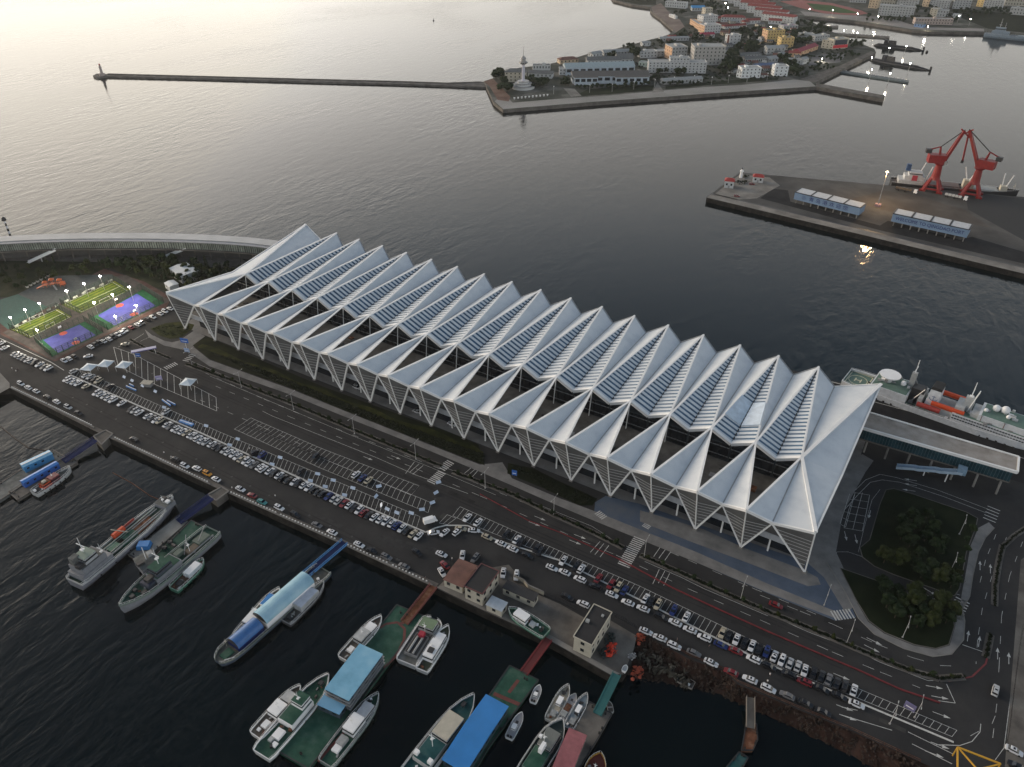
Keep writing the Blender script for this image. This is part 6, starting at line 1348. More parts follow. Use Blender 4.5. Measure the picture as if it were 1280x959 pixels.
# ------------------------------------------------------------------ white survey ship behind the terminal
t = vessel((1058, 470), (1345, 570), 17, 5.5, 'large white survey ship with a green helideck, radomes and orange lifeboats', M('ship white', (.60, .62, .64), .45), M('ship green deck', (.10, .17, .14), .7), None, [
    ('block', .13, .30, .84, 0, 4.6, M('ship white', (.60, .62, .64), .45), M('ship green deck', (.10, .17, .14), .7)), ('block', .5, .96, .84, 0, 4.2, M('ship white', (.60, .62, .64), .45), M('ship green deck', (.10, .17, .14), .7)), ('block', .6, .92, .7, 4.3, 3, M('ship white', (.60, .62, .64), .45), M('ship green deck', (.10, .17, .14), .7)),
    ('dome', .22, .2, 6.5, 1.5), ('dome', .26, -.05, 7, 1.3), ('dome', .655, .1, 8.8, 1.6), ('dome', .69, .12, 9.2, 1.8), ('dome', .62, -.1, 8.2, .9), ('dome', .71, -.12, 8.6, .9), ('dome', .39, .2, 7.0, 1.3),
    ('mast', .29, .1, 20, .25), ('box', .29, .1, 4, 2.4, 2.4, 9, LGREYR), ('mast', .545, 0, 19, .28), ('post', (.55, .12, 4), (.57, .05, 15), .22, STEELW), ('post', (.55, -.12, 4), (.57, -.05, 15), .22, STEELW), ('block', .5, .54, .6, 4.3, 2.6, gw), ('block', .57, .61, .6, 4.3, 1.6, gw), ('block', .345, .365, .7, 0, 5, gw), ('post', (.32, -.3, 2), (.36, -.2, 9), .25, GREYM), ('post', (.33, .3, 2), (.3, .1, 10), .25, GREYM), ('box', .545, 0, 4, 4, 3, 7, gw), ('box', .33, .05, 0, 6, 6, 7, DARK), ('raft', .475, .28, 6, 13, ORED), ('raft', .475, -.3, 4.5, 14, ORED), ('raft', .40, -.36, 2.2, 10, M('red white lifeboat', (.35, .05, .04), .5)), ('box', .475, 0, 0, 12, 12, 3.4, gw), ('box', .57, -.33, .5, 14, 3, 1.4, DARK)], name='survey_ship', cat='ship', bulw=1.0, blunt=.6)
L = 1.0
sl = math.dist(P2(1058, 470, .5), P2(1345, 570, .5))
# funnel with emblem, dish, helideck marks
fn = MB().frust([(.37*sl, -5.2), (.43*sl, -5.2), (.43*sl, 5.2), (.37*sl, 5.2)], [(.38*sl, -3.6), (.425*sl, -3.6), (.425*sl, 3.6), (.38*sl, 3.6)], 5.5, 16).build('funnel', M('ship white', (.60, .62, .64), .45), t)
MB().frust([(.379*sl, -3.8), (.426*sl, -3.8), (.426*sl, 3.8), (.379*sl, 3.8)], [(.382*sl, -3.4), (.424*sl, -3.4), (.424*sl, 3.4), (.382*sl, 3.4)], 16.02, 17.2).build('funnel_top', BLACK, fn)
m = MB(); cx, cy, cz = .403*sl, -4.75, 12.4
for a in range(10):
    t0, t1 = pi+pi*a/10, pi+pi*(a+1)/10; m.bar((cx+1.7*cos(t0), cy, cz+1.4*sin(t0)), (cx+1.7*cos(t1), cy, cz+1.4*sin(t1)), .16)
m.bar((cx, cy, cz-1.4), (cx, cy, cz+1.3), .16); m.bar((cx-.8, cy, cz+.7), (cx+.8, cy, cz+.7), .14); m.build('anchor_emblem', M('emblem blue', (.1, .16, .3), .5), fn)
MB().lathe((.19*sl, .5, 10.1), [(1.4, 0), (1.4, 1.6), (4.6, 3.4), (4.8, 4.0)], 18).build('satellite_dish', WHITE, t)
m = MB(); zz = 5.34
for a, b in (((.01, -.4), (.11, -.4)), ((.11, -.4), (.11, .4)), ((.11, .4), (.01, .4)), ((.01, .4), (.01, -.4))): m.strip([(a[0]*sl, a[1]*17), (b[0]*sl, b[1]*17)], .5, zz)
cc = (.058*sl, 0)
for r in (4.3,): m.strip([(cc[0]+r*cos(k*pi/12), cc[1]+r*sin(k*pi/12)) for k in range(25)], .35, zz+.02)
m.strip([(cc[0]-1.3, -1.6), (cc[0]-1.3, 1.6)], .6, zz+.04); m.strip([(cc[0]+1.3, -1.6), (cc[0]+1.3, 1.6)], .6, zz+.04); m.strip([(cc[0]-1, 0), (cc[0]+1, 0)], .6, zz+.045); m.build('helideck_marking', M('deck marking paint', (.6, .58, .42), .6), t)
for k in range(22): 
    u = .14+.035*k
    MB().box(u*sl, -8.3, 3.6, .9, .2, .8).build('porthole', DARK, t)
rs = random.Random(3)
for k in range(60):
    u = rs.uniform(.14, .74); v = rs.uniform(-7, 7); z = 10.1 if u < .3 else (9.75 if u > .5 else 5.4)
    if u > .6 and abs(v) < 5.6: z = 12.8
    MB().box(u*sl, v, z-.1, rs.uniform(.5, 2.4), rs.uniform(.5, 1.8), rs.uniform(.5, 1.8)).build('deck_gear', rs.choice((WHITE, LGREYR, GREYM, DARK, WHITE, gw)), t)
for k in range(26):
    u = .505+.0115*k
    for z in (7.2, 8.6): MB().box(u*sl, -7.2, z, .9, .12, .5).build('window', WINM, t)
# fenders/track shed near the ship
x, y = P2(1255, 535, 2); 
t = thing('gangway_tower', 'white passenger boarding steps at the ship side, right edge', 'boarding steps', (x, y, 0), .1); MB().box(0, 0, 0, 9, 5, 3.2).build('cabin', gw, t); MB().box(0, 0, 3.2, 9.4, 5.4, .3).build('roof', GREYM, t)
for px, py in ((1219, 540), (1242, 543), (1247, 550)):
    x, y = P2(px, py); t = thing('quay_pole', 'slender brown pole on the rear quay, %s' % {1219: 'beneath the ship midships', 1242: 'left one of a close pair', 1247: 'right one of a close pair'}[px], 'pole', (x, y, 0), group='poles on the rear quay'); MB().bar((0, 0, 0), (0, 0, 9), .18, .12, 6).build('shaft', RUST, t); MB().box(0, 0, 9, .9, .4, .25).build('head', GREYM, t)
# ------------------------------------------------------------------ naval base peninsula and far shore
pen = [P2(x, y) for x, y in pts('617 127.5 629 137 740 128 900 116.5 1020 108.5 1105 124 1106 119.5 1090 116.5 1019 103.5 1095 66 1093 61 1080 56 1064 52 1057 46 1041 40 1014 27 1003 22 1006 20.5 1070 26.5 1140 37.5 1160 39.5 1229 40.5 1290 48')] + [(480, 1140), (900, 1350), (2600, 1700), (4200, 6000), (-2600, 6000), (-900, 2200)] + [P2(x, y) for x, y in pts('767 0 790 5.6 814 9 813 12 816 16 826 23 832 29 836 32 841 36 842 39 836 43 825 47 815 49 800 53 790 55.5 770 61 740 66 725 70.5 700 77 687 80 665 83 650 84.5 630 89 616 98 605 101.5')]
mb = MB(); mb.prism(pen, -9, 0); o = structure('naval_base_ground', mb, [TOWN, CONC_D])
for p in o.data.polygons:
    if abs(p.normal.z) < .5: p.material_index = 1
def ground(name, s, mat, z=.03): return patch(name, s, z, mat)
LC = M2('pale quay concrete', [(.19, .185, .175), (.26, .255, .24), (.31, .3, .29)], scale=.02)
ground('base_quay', '618 127 629 136.5 740 127.5 900 116 1020 108 1012 101.5 992 99.5 974 101.5 930 106 880 109 821 114 760 119.5 700 123.5 641 128.5 636 124 626 121', LC)
ground('base_pier_top', '1020 104 1090 117 1105 120.5 1104 123.3 1020 108', CONC_D, .05)
ground('seafront_path', '605 102 616 98.5 638 121 636 127 622 125 612 108', M2('reddish path', [(.1, .06, .045), (.16, .1, .08), (.2, .14, .11)], scale=.05), .05)
ground('east_quay', '1019 103 1094 66.5 1089 64 1050 82 1000 99', CONC_D); ground('base_road', '718 111 727 120 714 121 704 110', CONC, .06); ground('base_road', '795 86 812 90 824 106 830 115 815 116 822 103', CONC, .06)
ground('parade_ground', '1016 70 1045 66 1058 68 1050 78 1010 82', M2('parade tarmac', [(.1, .1, .105), (.14, .14, .145), (.17, .17, .175)], scale=.03), .06)
ground('beach', '814 9 826 4 835 14 850 25 856 34 846 41 841 37 836 32 826 23 816 16', M2('beach sand', [(.13, .10, .085), (.19, .15, .13), (.24, .2, .17)], scale=.03)); ground('bay_lawn', '767 0 820 0 820 6 800 6', GRASS); ground('corner_lawn', '828 47 840 44 855 34 866 47', GRASSD, .06)
ground('front_lawns', '716 121 760 118 815 113 818 107 780 107 735 112', GRASSD, .05); ground('front_lawns', '832 112 880 107 972 100 974 97 920 100 832 108', GRASSD, .05)
ground('far_road', '1000 14 1040 18 1110 22 1150 34 1230 36 1230 39.5 1140 36.5 1070 25.5 1006 19.5', M2('far tarmac', [(.16, .15, .14), (.22, .21, .2), (.27, .25, .24)], scale=.01), .05); ground('far_field', '1190 10 1290 20 1290 42 1235 36 1195 20', GRASS, .05)
tr = W('975 2 1000 0 1040 4 1076 13 1085 17 1070 19.5 1030 17 1000 10'); mb = MB(); mb.flat(tr, .1); structure('running_track', mb, M('track red', (.22, .06, .05), .8))
mb = MB(); mb.flat(W('1008 4 1040 7 1066 14 1076 17 1050 16.5 1018 12'), .14); structure('stadium_field', mb, M2('stadium grass', [(.03, .06, .02), (.05, .09, .03), (.07, .11, .04)], scale=.02))
# low retaining edge along the base quay
# breakwater and its light
bw = W('116 94.5 121 92 135 92.5 250 95.5 400 99.5 500 102 560 104 606 102 618 109 610 109 560 106.8 500 104.8 400 102.2 250 98 135 95.3 121 96.5', -1.6); mb = MB(); mb.prism(bw, -9, -1.6); structure('breakwater', mb, M2('breakwater stone', [(.06, .055, .05), (.11, .105, .1), (.17, .16, .15)], scale=.1))
q = W('135 93 250 96 400 100 500 102.5 560 104.5 600 103', -1.6); mb = MB()
for a, b in zip(q, q[1:]): mb.beam((*a, -1.1), (*b, -1.1), 1.2, 1.0)
tag(mb.build('parapet_wall', CONC_D), 'long parapet wall running along the top of the breakwater', 'wall')
g = P(128, 94.5, -1.6); t = thing('breakwater_light', 'small lighthouse at the outer end of the long breakwater', 'lighthouse', tuple(g)); MB().lathe((0, 0, 0), [(3.4, 0), (3.4, 2.4), (1.8, 2.5), (1.3, 9), (1.9, 9.2), (1.9, 9.8), (1.0, 9.9), (1.0, 12)], 12).build('tower', M('lighthouse tower', (.35, .3, .28), .7), t); MB().lathe((0, 0, 12), [(1.4, 0), (.8, .8), (.06, 2)], 10).build('lantern_cap', REDP, t)
# small boat marker on the open water
g = P(542, 26, SEA); t = thing('channel_buoy', 'tiny dark buoy on the open bright water near the top', 'buoy', tuple(g)); MB().lathe((0, 0, 0), [(1.3, 0), (1.3, .8), (.4, 1), (.3, 3.4), (.6, 3.5), (.5, 4)], 10).build('body', DARK, t)
# lighthouse monument tower
g = P(654, 110, 0); t = thing('signal_tower', 'tall slim white signal tower on a round tiered base at the corner of the base', 'tower', tuple(g))
for k, (r, z0, z1) in enumerate(((13, 0, 2.6), (9.5, 2.6, 5), (6.5, 5, 7.2))): MB().lathe((0, 0, z0), [(r, 0), (r, z1-z0)], 20).build('base_tier', WWALL, t); MB().lathe((0, 0, z1), [(r+.3, 0), (r+.3, .6)], 20).build('tier_railing', GREYM, t)
MB().lathe((0, 0, 7), [(1.9, 0), (1.5, 18)], 14).build('shaft', M('lilac white', (.5, .49, .55), .6), t); MB().lathe((0, 0, 25), [(1.6, 0), (4.6, 1.6), (4.6, 3), (3, 3.3), (2.6, 6), (3.6, 6.3), (1.2, 9), (.3, 9.2), (.12, 20)], 14).build('lookout', M('lookout grey', (.3, .29, .28), .6), t)
for k in range(12): a = k*pi/6; MB().box(4.65*cos(a), 4.65*sin(a), 26.8, .2, 1.4, 1, a).build('window', WINM, t)
for k in range(10):
    px, py = 643+k*4.6, 124-k*.45; g = P(px, py, 0)
    t = thing('plinth', 'white stone plinth along the quay railing, %s from the left' % nth(k+1), 'plinth', tuple(g), group='white plinths at the signal tower'); MB().box(0, 0, 0, 1.3, 1.3, 1.4, 0, .8).build('block', WWALL, t); MB().box(0, 0, 1.4, 1.6, 1.6, .3).build('cap', WHITE, t)
# ------------------------------------------------------------------ buildings
bk = [0]
def bld(L, R, hp, depth, label, wall=WWALL, roof=LGREYR, kind='flat', storeys=3, cols=None, rh=None, side=None, ww=1.3, dz=0):
    A, B = P(*L), P(*R); d = B-A; Ln = d.length; rz = atan2(d.y, d.x); h = hp*mpp((A+B)/2)*1.0
    c = (A+B)/2+Vector((-sin(rz), cos(rz), 0))*depth/2; t = thing('building', label, 'building', (c.x, c.y, 0), rz); rh = rh if rh is not None else depth*.22
    MB().box(0, 0, 0, Ln, depth, h).build('wall', [wall], t)
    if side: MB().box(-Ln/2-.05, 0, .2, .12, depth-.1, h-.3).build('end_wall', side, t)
    if kind == 'flat':
        MB().box(0, 0, h+.02, Ln-.6, depth-.6, .15).build('roof', roof, t); m = MB()
        for a, b in (((-Ln/2, -depth/2), (Ln/2, -depth/2)), ((Ln/2, -depth/2), (Ln/2, depth/2)), ((Ln/2, depth/2), (-Ln/2, depth/2)), ((-Ln/2, depth/2), (-Ln/2, -depth/2))): m.beam((*a, h+.25), (*b, h+.25), .4, .9)
        m.build('parapet', wall, t)
        if Ln > 16: MB().box(Ln*random.uniform(-.3, .3), 0, h+.1, 4, depth*.4, 2.2).build('stair_head', wall, t)
    elif kind == 'gable': MB().gable(0, 0, h, Ln, depth, rh, 0, 0, .5).build('roof', roof, t)
    elif kind == 'hip': MB().gable(0, 0, h, Ln, depth, rh, 0, depth*.45, .5).build('roof', roof, t)
    n = cols or max(2, int(Ln/4.2)); n = min(n, 18)
    key = (round(ww, 1), round(h/storeys*.42, 1))
    if key not in _wm: _wm[key] = MB().box(0, 0, 0, key[0], .12, key[1]).build('window', WINM, t); first = _wm[key]; used = False
    else: first = _wm[key]; used = True
    for s in range(storeys):
        for k in range(n):
            o = first if not used else first.copy()
            if used: COL.objects.link(o); o.parent = t
            used = True; o.location = (-Ln/2+(k+.5)*Ln/n, -depth/2-.04, h*(s+.42)/storeys)
    m2 = max(1, int(depth/5))
    for s in range(storeys):
        for k in range(m2):
            o = first.copy(); COL.objects.link(o); o.parent = t; o.location = (-Ln/2-.08, -depth/2+(k+.5)*depth/m2, h*(s+.42)/storeys); o.rotation_euler = (0, 0, pi/2)
    return t, Ln, h
_wm = {}
ORG = M('orange plaster with sun tint', (.5, .32, .2), .8)  # low sun put into the colour of left gables; also plain orange walls
bld((631, 102.5), (657, 103), 12, 14, 'curved looking cream villa with a dark hipped roof behind the signal tower', CREAM, GREYR, 'hip', 3)
bld((666, 88), (688, 88), 6, 8, 'small white pavilion with a flat dark roof left of the tan house', WWALL, GREYR, 'flat', 1, 6); bld((660, 97), (690, 98.5), 5.5, 12, 'low white block with a grey roof right of the signal tower', WWALL, GREYR, 'gable', 1)
bld((700, 80.5), (723, 79), 5, 12, 'tan house with a brown hipped roof at the back shore', TANW, BRNR, 'hip', 1); bld((699, 94), (707, 94), 7.5, 10, 'narrow white house at the left end of the big sheds', WWALL, LGREYR, 'flat', 2)
HB = M('shed pale blue', (.40, .46, .52), .6); DR = M('shed dark roof', (.10, .095, .09), .8)
bld((716, 105), (811, 104), 9, 22, 'long front shed with pale blue walls and a dark grey roof', HB, DR, 'gable', 1, 10, 4, ww=6)
bld((718, 106.5), (747, 106), 9, 8, 'left pale wing projecting from the long front shed', HB, DR, 'gable', 1, 4, 1, ww=5); bld((769, 106), (810, 105.5), 9, 8, 'right pale wing projecting from the long front shed', HB, DR, 'gable', 1, 5, 1, ww=5)
bld((707, 94.5), (793, 92), 9, 20, 'long rear shed with a light blue grey roof', HB, M('light blue grey roof', (.30, .36, .38), .6), 'gable', 1, 10, 4, ww=6)
bld((734, 82), (776, 81.5), 6, 16, 'white arcaded hall with a grey roof behind the sheds', WWALL, GREYR, 'gable', 1, 9); bld((771, 81), (791, 81), 7, 20, 'steep grey roofed hall beside the dark round tree', GWALL, GREYR, 'gable', 1, 4, 5)
bld((755, 70), (788, 68.5), 4, 12, 'long low grey roofed block at the back shore', GWALL, LGREYR, 'gable', 1); bld((741, 73), (753, 71), 5, 10, 'small white gabled house at the back shore', WWALL, LGREYR, 'gable', 1)
bld((800, 73), (821, 72), 7.5, 13, 'white two-storey block with small windows left of the orange lit block', WWALL, LGREYR, 'flat', 2); bld((821, 71), (834, 70), 6, 14, 'grey block squeezed before the orange lit block', GWALL, LGREYR, 'flat', 2)
bld((810, 91), (882, 92), 13, 16, 'long white four-storey barracks with a raised centre at the middle of the base', WWALL, LGREYR, 'flat', 4, 16); bld((836, 90.9), (860, 91.2), 18, 12, 'raised centre of the long white barracks', WWALL, LGREYR, 'flat', 5, 6)
bld((839, 76), (858, 75), 16, 24, 'grey block whose left gable is tinted sunlit orange', GWALL, LGREYR, 'flat', 4, side=ORG); bld((866, 81.5), (904, 81.5), 22, 24, 'tall pale grey five-storey block right of the barracks', M('pale stone', (.40, .40, .38), .8), LGREYR, 'flat', 5, 8)
bld((829, 106), (878, 103), 4.5, 10, 'low grey roofed sheds behind the front hedge', GWALL, LGREYR, 'gable', 1); bld((798, 83), (811, 84.5), 5, 10, 'small pale green annex left of the barracks', M('pale green wall', (.35, .42, .38), .8), LGREYR, 'flat', 1)
bld((926, 98), (950, 97.5), 12, 14, 'white three-storey house with a small tower near the front quay', M('bright white wall', (.66, .68, .68), .8), LGREYR, 'flat', 3); bld((920, 96.5), (927, 98), 8, 16, 'low left wing of the white three-storey house', M('bright white wall', (.66, .68, .68), .8), LGREYR, 'gable', 2)
bld((967, 95.5), (984, 95.5), 12, 12, 'white cubic house at the quay corner', M('bright white wall', (.66, .68, .68), .8), LGREYR, 'flat', 3); bld((945, 86), (968, 84.5), 3.5, 9, 'long shed with a blue grey roof behind the white houses', GWALL, M('blue grey roof', (.10, .14, .24), .6), 'gable', 1)
bld((931, 80), (958, 79), 6, 12, 'grey hall with a row of pale arches', GWALL, GREYR, 'gable', 1, 10); bld((960, 79), (972, 78), 5, 12, 'two stepped grey white sheds by the arched hall', GWALL, LGREYR, 'gable', 1); bld((926, 73), (950, 72), 4, 10, 'low grey brown roofed sheds behind the arched hall', GWALL, GREYR, 'gable', 1)
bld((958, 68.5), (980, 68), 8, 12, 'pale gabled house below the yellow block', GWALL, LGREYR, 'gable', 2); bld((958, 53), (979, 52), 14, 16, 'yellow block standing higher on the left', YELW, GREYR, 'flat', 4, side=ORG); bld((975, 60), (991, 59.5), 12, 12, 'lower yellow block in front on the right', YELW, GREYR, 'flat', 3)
bld((985, 71), (1000, 72), 5, 10, 'orange gabled left end of the red roofed hall', ORG, REDT, 'gable', 1); bld((1000, 70), (1022, 62), 5, 12, 'long hall with a deep red roof beside the parade ground', ORG, M('deep red roof', (.25, .03, .05), .7), 'gable', 1, 6, 3)
bld((985, 80), (1001, 81), 5, 9, 'low white house between hall and front trees', WWALL, LGREYR, 'gable', 1); bld((1003, 81), (1010, 79), 6, 9, 'small white gabled hut near the parade ground', WWALL, LGREYR, 'gable', 1)
t, Ln, h = bld((1026, 60), (1041, 62), 10, 14, 'beige office block left of the red and dark screen', CREAM, LGREYR, 'flat', 3); t, Ln, h = bld((1040, 62), (1059, 60.5), 12, 12, 'beige block carrying a dark screen above a red banner', CREAM, LGREYR, 'flat', 1, 2)
MB().box(0, -6.2, h*.45, Ln*.8, .3, h*.5).build('dark_screen', M('dark screen', (.02, .03, .05), .3), t); MB().box(0, -6.3, h*.12, Ln*.95, .4, h*.3).build('red_banner', M('banner red', (.6, .03, .05), .6), t)
rows = ((951, 25.5, 991, 30.5), (942, 20.5, 982, 24.5), (933, 15.5, 973, 19.5), (924, 11.5, 966, 14.8), (917, 8, 958, 11), (910, 4, 948, 7), (902, 1, 940, 3.5))
for k, (x0, y0, x1, y1) in enumerate(rows): bld((x0, y0), (x1, y1), 8.5, 14, 'white row house under a dark red roof, %s from the front' % nth(k+1), WWALL, REDT, 'gable', 3, 10, 3)[0]['group'] = 'red roofed row houses'
bld((901, 28), (931, 29), 6.5, 14, 'white hall with a wide red roof before the row houses', WWALL, REDT, 'hip', 2, 9); bld((906, 36.5), (933, 34.5), 3, 10, 'lower wing with a pink red roof before the wide red roof', WWALL, REDT, 'gable', 1)
bld((935, 30.5), (950, 30), 4.5, 12, 'small red roofed house, left of the pair by the row houses', WWALL, REDT, 'gable', 1); bld((960, 30), (976, 31), 4.5, 12, 'small red roofed house, right of the pair by the row houses', WWALL, REDT, 'gable', 1)
bld((979, 37), (997, 36), 4, 14, 'low block with a mauve roof', GWALL, M('mauve roof', (.26, .2, .24), .8), 'flat', 1); bld((911, 56), (925, 55), 11, 12, 'white cube house beside the brick chimney', WWALL, LGREYR, 'flat', 3, 3)
bld((880, 42.5), (900, 41.5), 10, 20, 'white block, its left gable tinted sunlit orange, near the beach', WWALL, LGREYR, 'flat', 3, side=ORG); bld((878, 33), (896, 31.5), 12, 16, 'white block behind the orange gabled one', WWALL, LGREYR, 'flat', 4); bld((877, 48), (893, 47.5), 4.5, 10, 'little house with a crimson roof', WWALL, M('crimson roof', (.3, .03, .06), .7), 'gable', 1)
bld((831, 9), (857, 11), 7, 12, 'long white block with many windows at the head of the beach', WWALL, LGREYR, 'flat', 2); bld((865, 14), (881, 14), 4, 14, 'shed with a bright blue roof at the top', GWALL, M('top blue roof', (.06, .25, .5), .5), 'gable', 1); bld((881, 20), (890, 19.5), 9, 12, 'pale block left of the wide red roof', CREAM, LGREYR, 'flat', 3)
bld((836, 21), (844, 24), 3, 4, 'white trailer like cabin beside the beach', WWALL, WHITE, 'flat', 1, 3); bld((862, 30), (880, 42), 6, 8, 'long wing tinted sunlit orange running up from the beach', ORG, LGREYR, 'flat', 2); bld((825, 52), (861, 51), 3.5, 9, 'long low grey shed behind the corner lawn', GWALL, LGREYR, 'gable', 1)
bld((803, 58), (813, 57.5), 4, 8, 'small white hut at the back shore', WWALL, LGREYR, 'gable', 1); bld((1000, 49), (1017, 49), 6, 12, 'pale grey block, left of two behind the trees', GWALL, LGREYR, 'flat', 2); bld((1018, 52), (1036, 50), 6, 12, 'pale grey block, right of two behind the trees', GWALL, LGREYR, 'flat', 2)
bld((952, 97), (960, 97), 3, 8, 'rose roofed hut between the two white houses', WWALL, BRNR, 'gable', 1); bld((905, 90), (917, 92), 4, 8, 'grey hut among the dark trees', GWALL, GREYR, 'gable', 1)
g = P(909, 58); t = thing('brick_chimney', 'red brown brick chimney among the trees', 'chimney', tuple(g)); MB().lathe((0, 0, 0), [(1.6, 0), (1.1, 22), (1.3, 22.2), (1.3, 23)], 12).build('stack', BRNR, t); MB().lathe((0, 0, 15), [(1.45, 0), (1.42, .8)], 12).build('band', WHITE, t)
# far shore town
for k, (a, b, hh, dd, m, lab) in enumerate((((1085, 10), (1096, 11), 13, 16, TANW, 'tan tower block at the top right of the stadium'), ((1097, 19), (1141, 22), 12, 20, GWALL, 'long grey block on the far shore'), ((1120, 9), (1145, 11), 10, 18, GWALL, 'pale block behind the long grey block'), ((1152, 8), (1160, 9), 13, 16, TANW, 'slim tan tower at the top edge'), ((1161, 9), (1186, 11), 9, 18, GWALL, 'grey block right of the slim tan tower'), ((1161, 20), (1170, 21), 9, 14, CREAM, 'cream gabled block by the far quay'), ((1170, 21), (1184, 22), 8, 14, GWALL, 'grey block beside the cream gabled one'), ((1143, 30.5), (1190, 31.5), 7, 12, M('pinkish wall', (.36, .3, .27), .8), 'long low pinkish block on the far quay'), ((1190, 11), (1212, 12), 11, 18, GWALL, 'grey apartment slab at the top edge'), ((1220, 8), (1228, 9), 10, 12, YELW, 'yellow gabled slab at the top edge'), ((1228, 9), (1252, 11), 9, 16, GWALL, 'grey slab right of the yellow gabled one'), ((1261, 18), (1285, 20), 8, 14, GWALL, 'grey block at the right end of the far field'), ((1098, 6), (1118, 7), 8, 16, CREAM, 'cream block at the top edge'), ((1255, 7), (1280, 8), 8, 16, CREAM, 'cream block in the top right corner'), ((1062, 3), (1082, 4), 6, 12, GWALL, 'low grey hall above the running track'), ((1190, 22), (1198, 23), 4, 10, WWALL, 'white hut by the far field'))):
    bld(a, b, hh, dd, lab, m, LGREYR, 'flat', 4 if hh > 8 else 2, side=(TANW if k % 3 == 0 else None))
small = []
while len(small) < 60:
    px, py = random.uniform(800, 1015), random.uniform(22, 92)
    if inside((px, py), [(800, 62), (845, 46), (870, 24), (1000, 36), (1020, 55), (980, 92), (905, 92), (870, 80)]) and all(abs(px-a)+2.2*abs(py-b) > 9 for a, b in small): small.append((px, py))
small.sort()
for k, (px, py) in enumerate(small):
    wdt = random.uniform(4, 9); bld((px, py), (px+wdt, py+random.uniform(-.6, .6)), random.uniform(2.2, 4.2), random.uniform(7, 12), 'small low house among the trees of the base, %s from the left' % nth(k+1), random.choice((GWALL, CREAM, WWALL, TANW)), random.choice((GREYR, LGREYR, REDT, BRNR, GREYR)), 'gable', 1, 3)[0]['group'] = 'small low houses of the base'
t = bld((1142, 33.5), (1153, 35), 4, 10, 'blue painted hut at the tip of the far quay', M('blue wall', (.12, .2, .35), .7), GREYR, 'gable', 1)
# ------------------------------------------------------------------ narrow piers and submarines
def finger(s, label, z=-2.0, mat=CONC_D):
    t, q = block_px('finger_pier', label, 'pier', s, SEA-1, z, mat, group='finger piers of the naval base'); a, b = q[0], q[1]; L = (b-a).length
    for k in range(int(L/5)): p = a.lerp(b, (k+.5)/int(L/5)); relg(MB().box(p.x, p.y-1, z, 1.4, 1.4, .8), t).build('fender_post', GREYM, t)
finger('1050 87.5 1136 100.5 1136 103 1049 90', 'ribbed finger pier nearest the quay head', mat=M('blue grey deck2', (.06, .08, .09), .7)); finger('1043 41 1112 45.5 1112 47.5 1045 43.5', 'long finger pier beyond the submarines'); finger('1025 32.5 1048 32 1048 34.5 1027 34.5', 'short finger pier furthest back')
SUBM = M('submarine black', (.012, .013, .017), .45)
def submarine(a, b, sail, label):
    p, q = P(*a, SEA), P(*b, SEA); d = q-p; L = d.length; rz = atan2(d.y, d.x); t = thing('submarine', label, 'submarine', tuple(p), rz, 'submarines at the base'); R0 = 3.6; prof = [(0, .15), (.03, .55), (.1, .85), (.2, 1), (.7, 1), (.85, .75), (.95, .4), (1, .1)]; vs = []; n = 14
    for u, r in prof: vs += [(u*L, R0*r*cos(k*2*pi/n), .4+R0*r*sin(k*2*pi/n)*.85) for k in range(n)]
    fs = [(i*n+k, i*n+(k+1) % n, (i+1)*n+(k+1) % n, (i+1)*n+k) for i in range(len(prof)-1) for k in range(n)]; MB().mesh(vs, fs).build('hull', SUBM, t, smooth=True)
    MB().box(.42*L, 0, 3.0, .75*L, 2.6, .7, 0, .92).build('casing', SUBM, t); MB().frust([(sail*L-5.5, -1.3), (sail*L+5.5, -1.3), (sail*L+5.5, 1.3), (sail*L-5.5, 1.3)], [(sail*L-5, -.9), (sail*L+4.6, -.9), (sail*L+4.6, .9), (sail*L-5, .9)], 3, 9).build('sail', SUBM, t)
    MB().box(sail*L-8.5, 0, 3, 5, 5, 6.2).build('shelter', M('shelter cloth', (.02, .022, .03), .8), t); MB().bar((sail*L, 0, 9), (sail*L, 0, 12), .2).build('periscope', GREYM, t); MB().box(.985*L, 0, -1, 2.6, .5, 6).build('rudder', SUBM, t); MB().box(sail*L+1, 0, 6.6, 2, 7, .3).build('sail_plane', SUBM, t)
submarine((1092, 57), (1155, 64), .36, 'black submarine with a shelter over its sail, the further one'); submarine((1087, 75.5), (1164, 89), .34, 'black submarine with a shelter over its sail, the nearer one')
g = P(1158.5, 65.5, SEA); t = thing('mooring_buoy', 'round dark mooring buoy off the tail of the further submarine', 'buoy', tuple(g)); MB().sphere((0, 0, .8), 1.8, 12, 8, .9).build('float', BLACK, t); MB().bar((0, 0, 2), (0, 0, 3), .3).build('ring_post', GREYM, t)
for px, py, lab in ((1050, 77, 'left gangplank'), ):
    pass
g = P(1262, 45.5, SEA); vessel((1231, 42), (1300, 49), 12, 4.5, 'blue grey warship at the far quay in the upper right corner', M('warship blue grey', (.16, .21, .26), .5), M('warship deck', (.13, .17, .2), .6), None, [('block', .12, .44, .7, 0, 5, M('warship blue grey', (.16, .21, .26), .5)), ('cabin', .16, .36, .56, 5.1, 5, M('warship blue grey', (.16, .21, .26), .5)), ('mast', .24, 0, 22, .6, GREYM), ('mast', .33, 0, 17, .4, GREYM), ('block', .6, .75, .5, 0, 2, M('warship blue grey', (.16, .21, .26), .5))], name='warship', cat='ship', bulw=1)
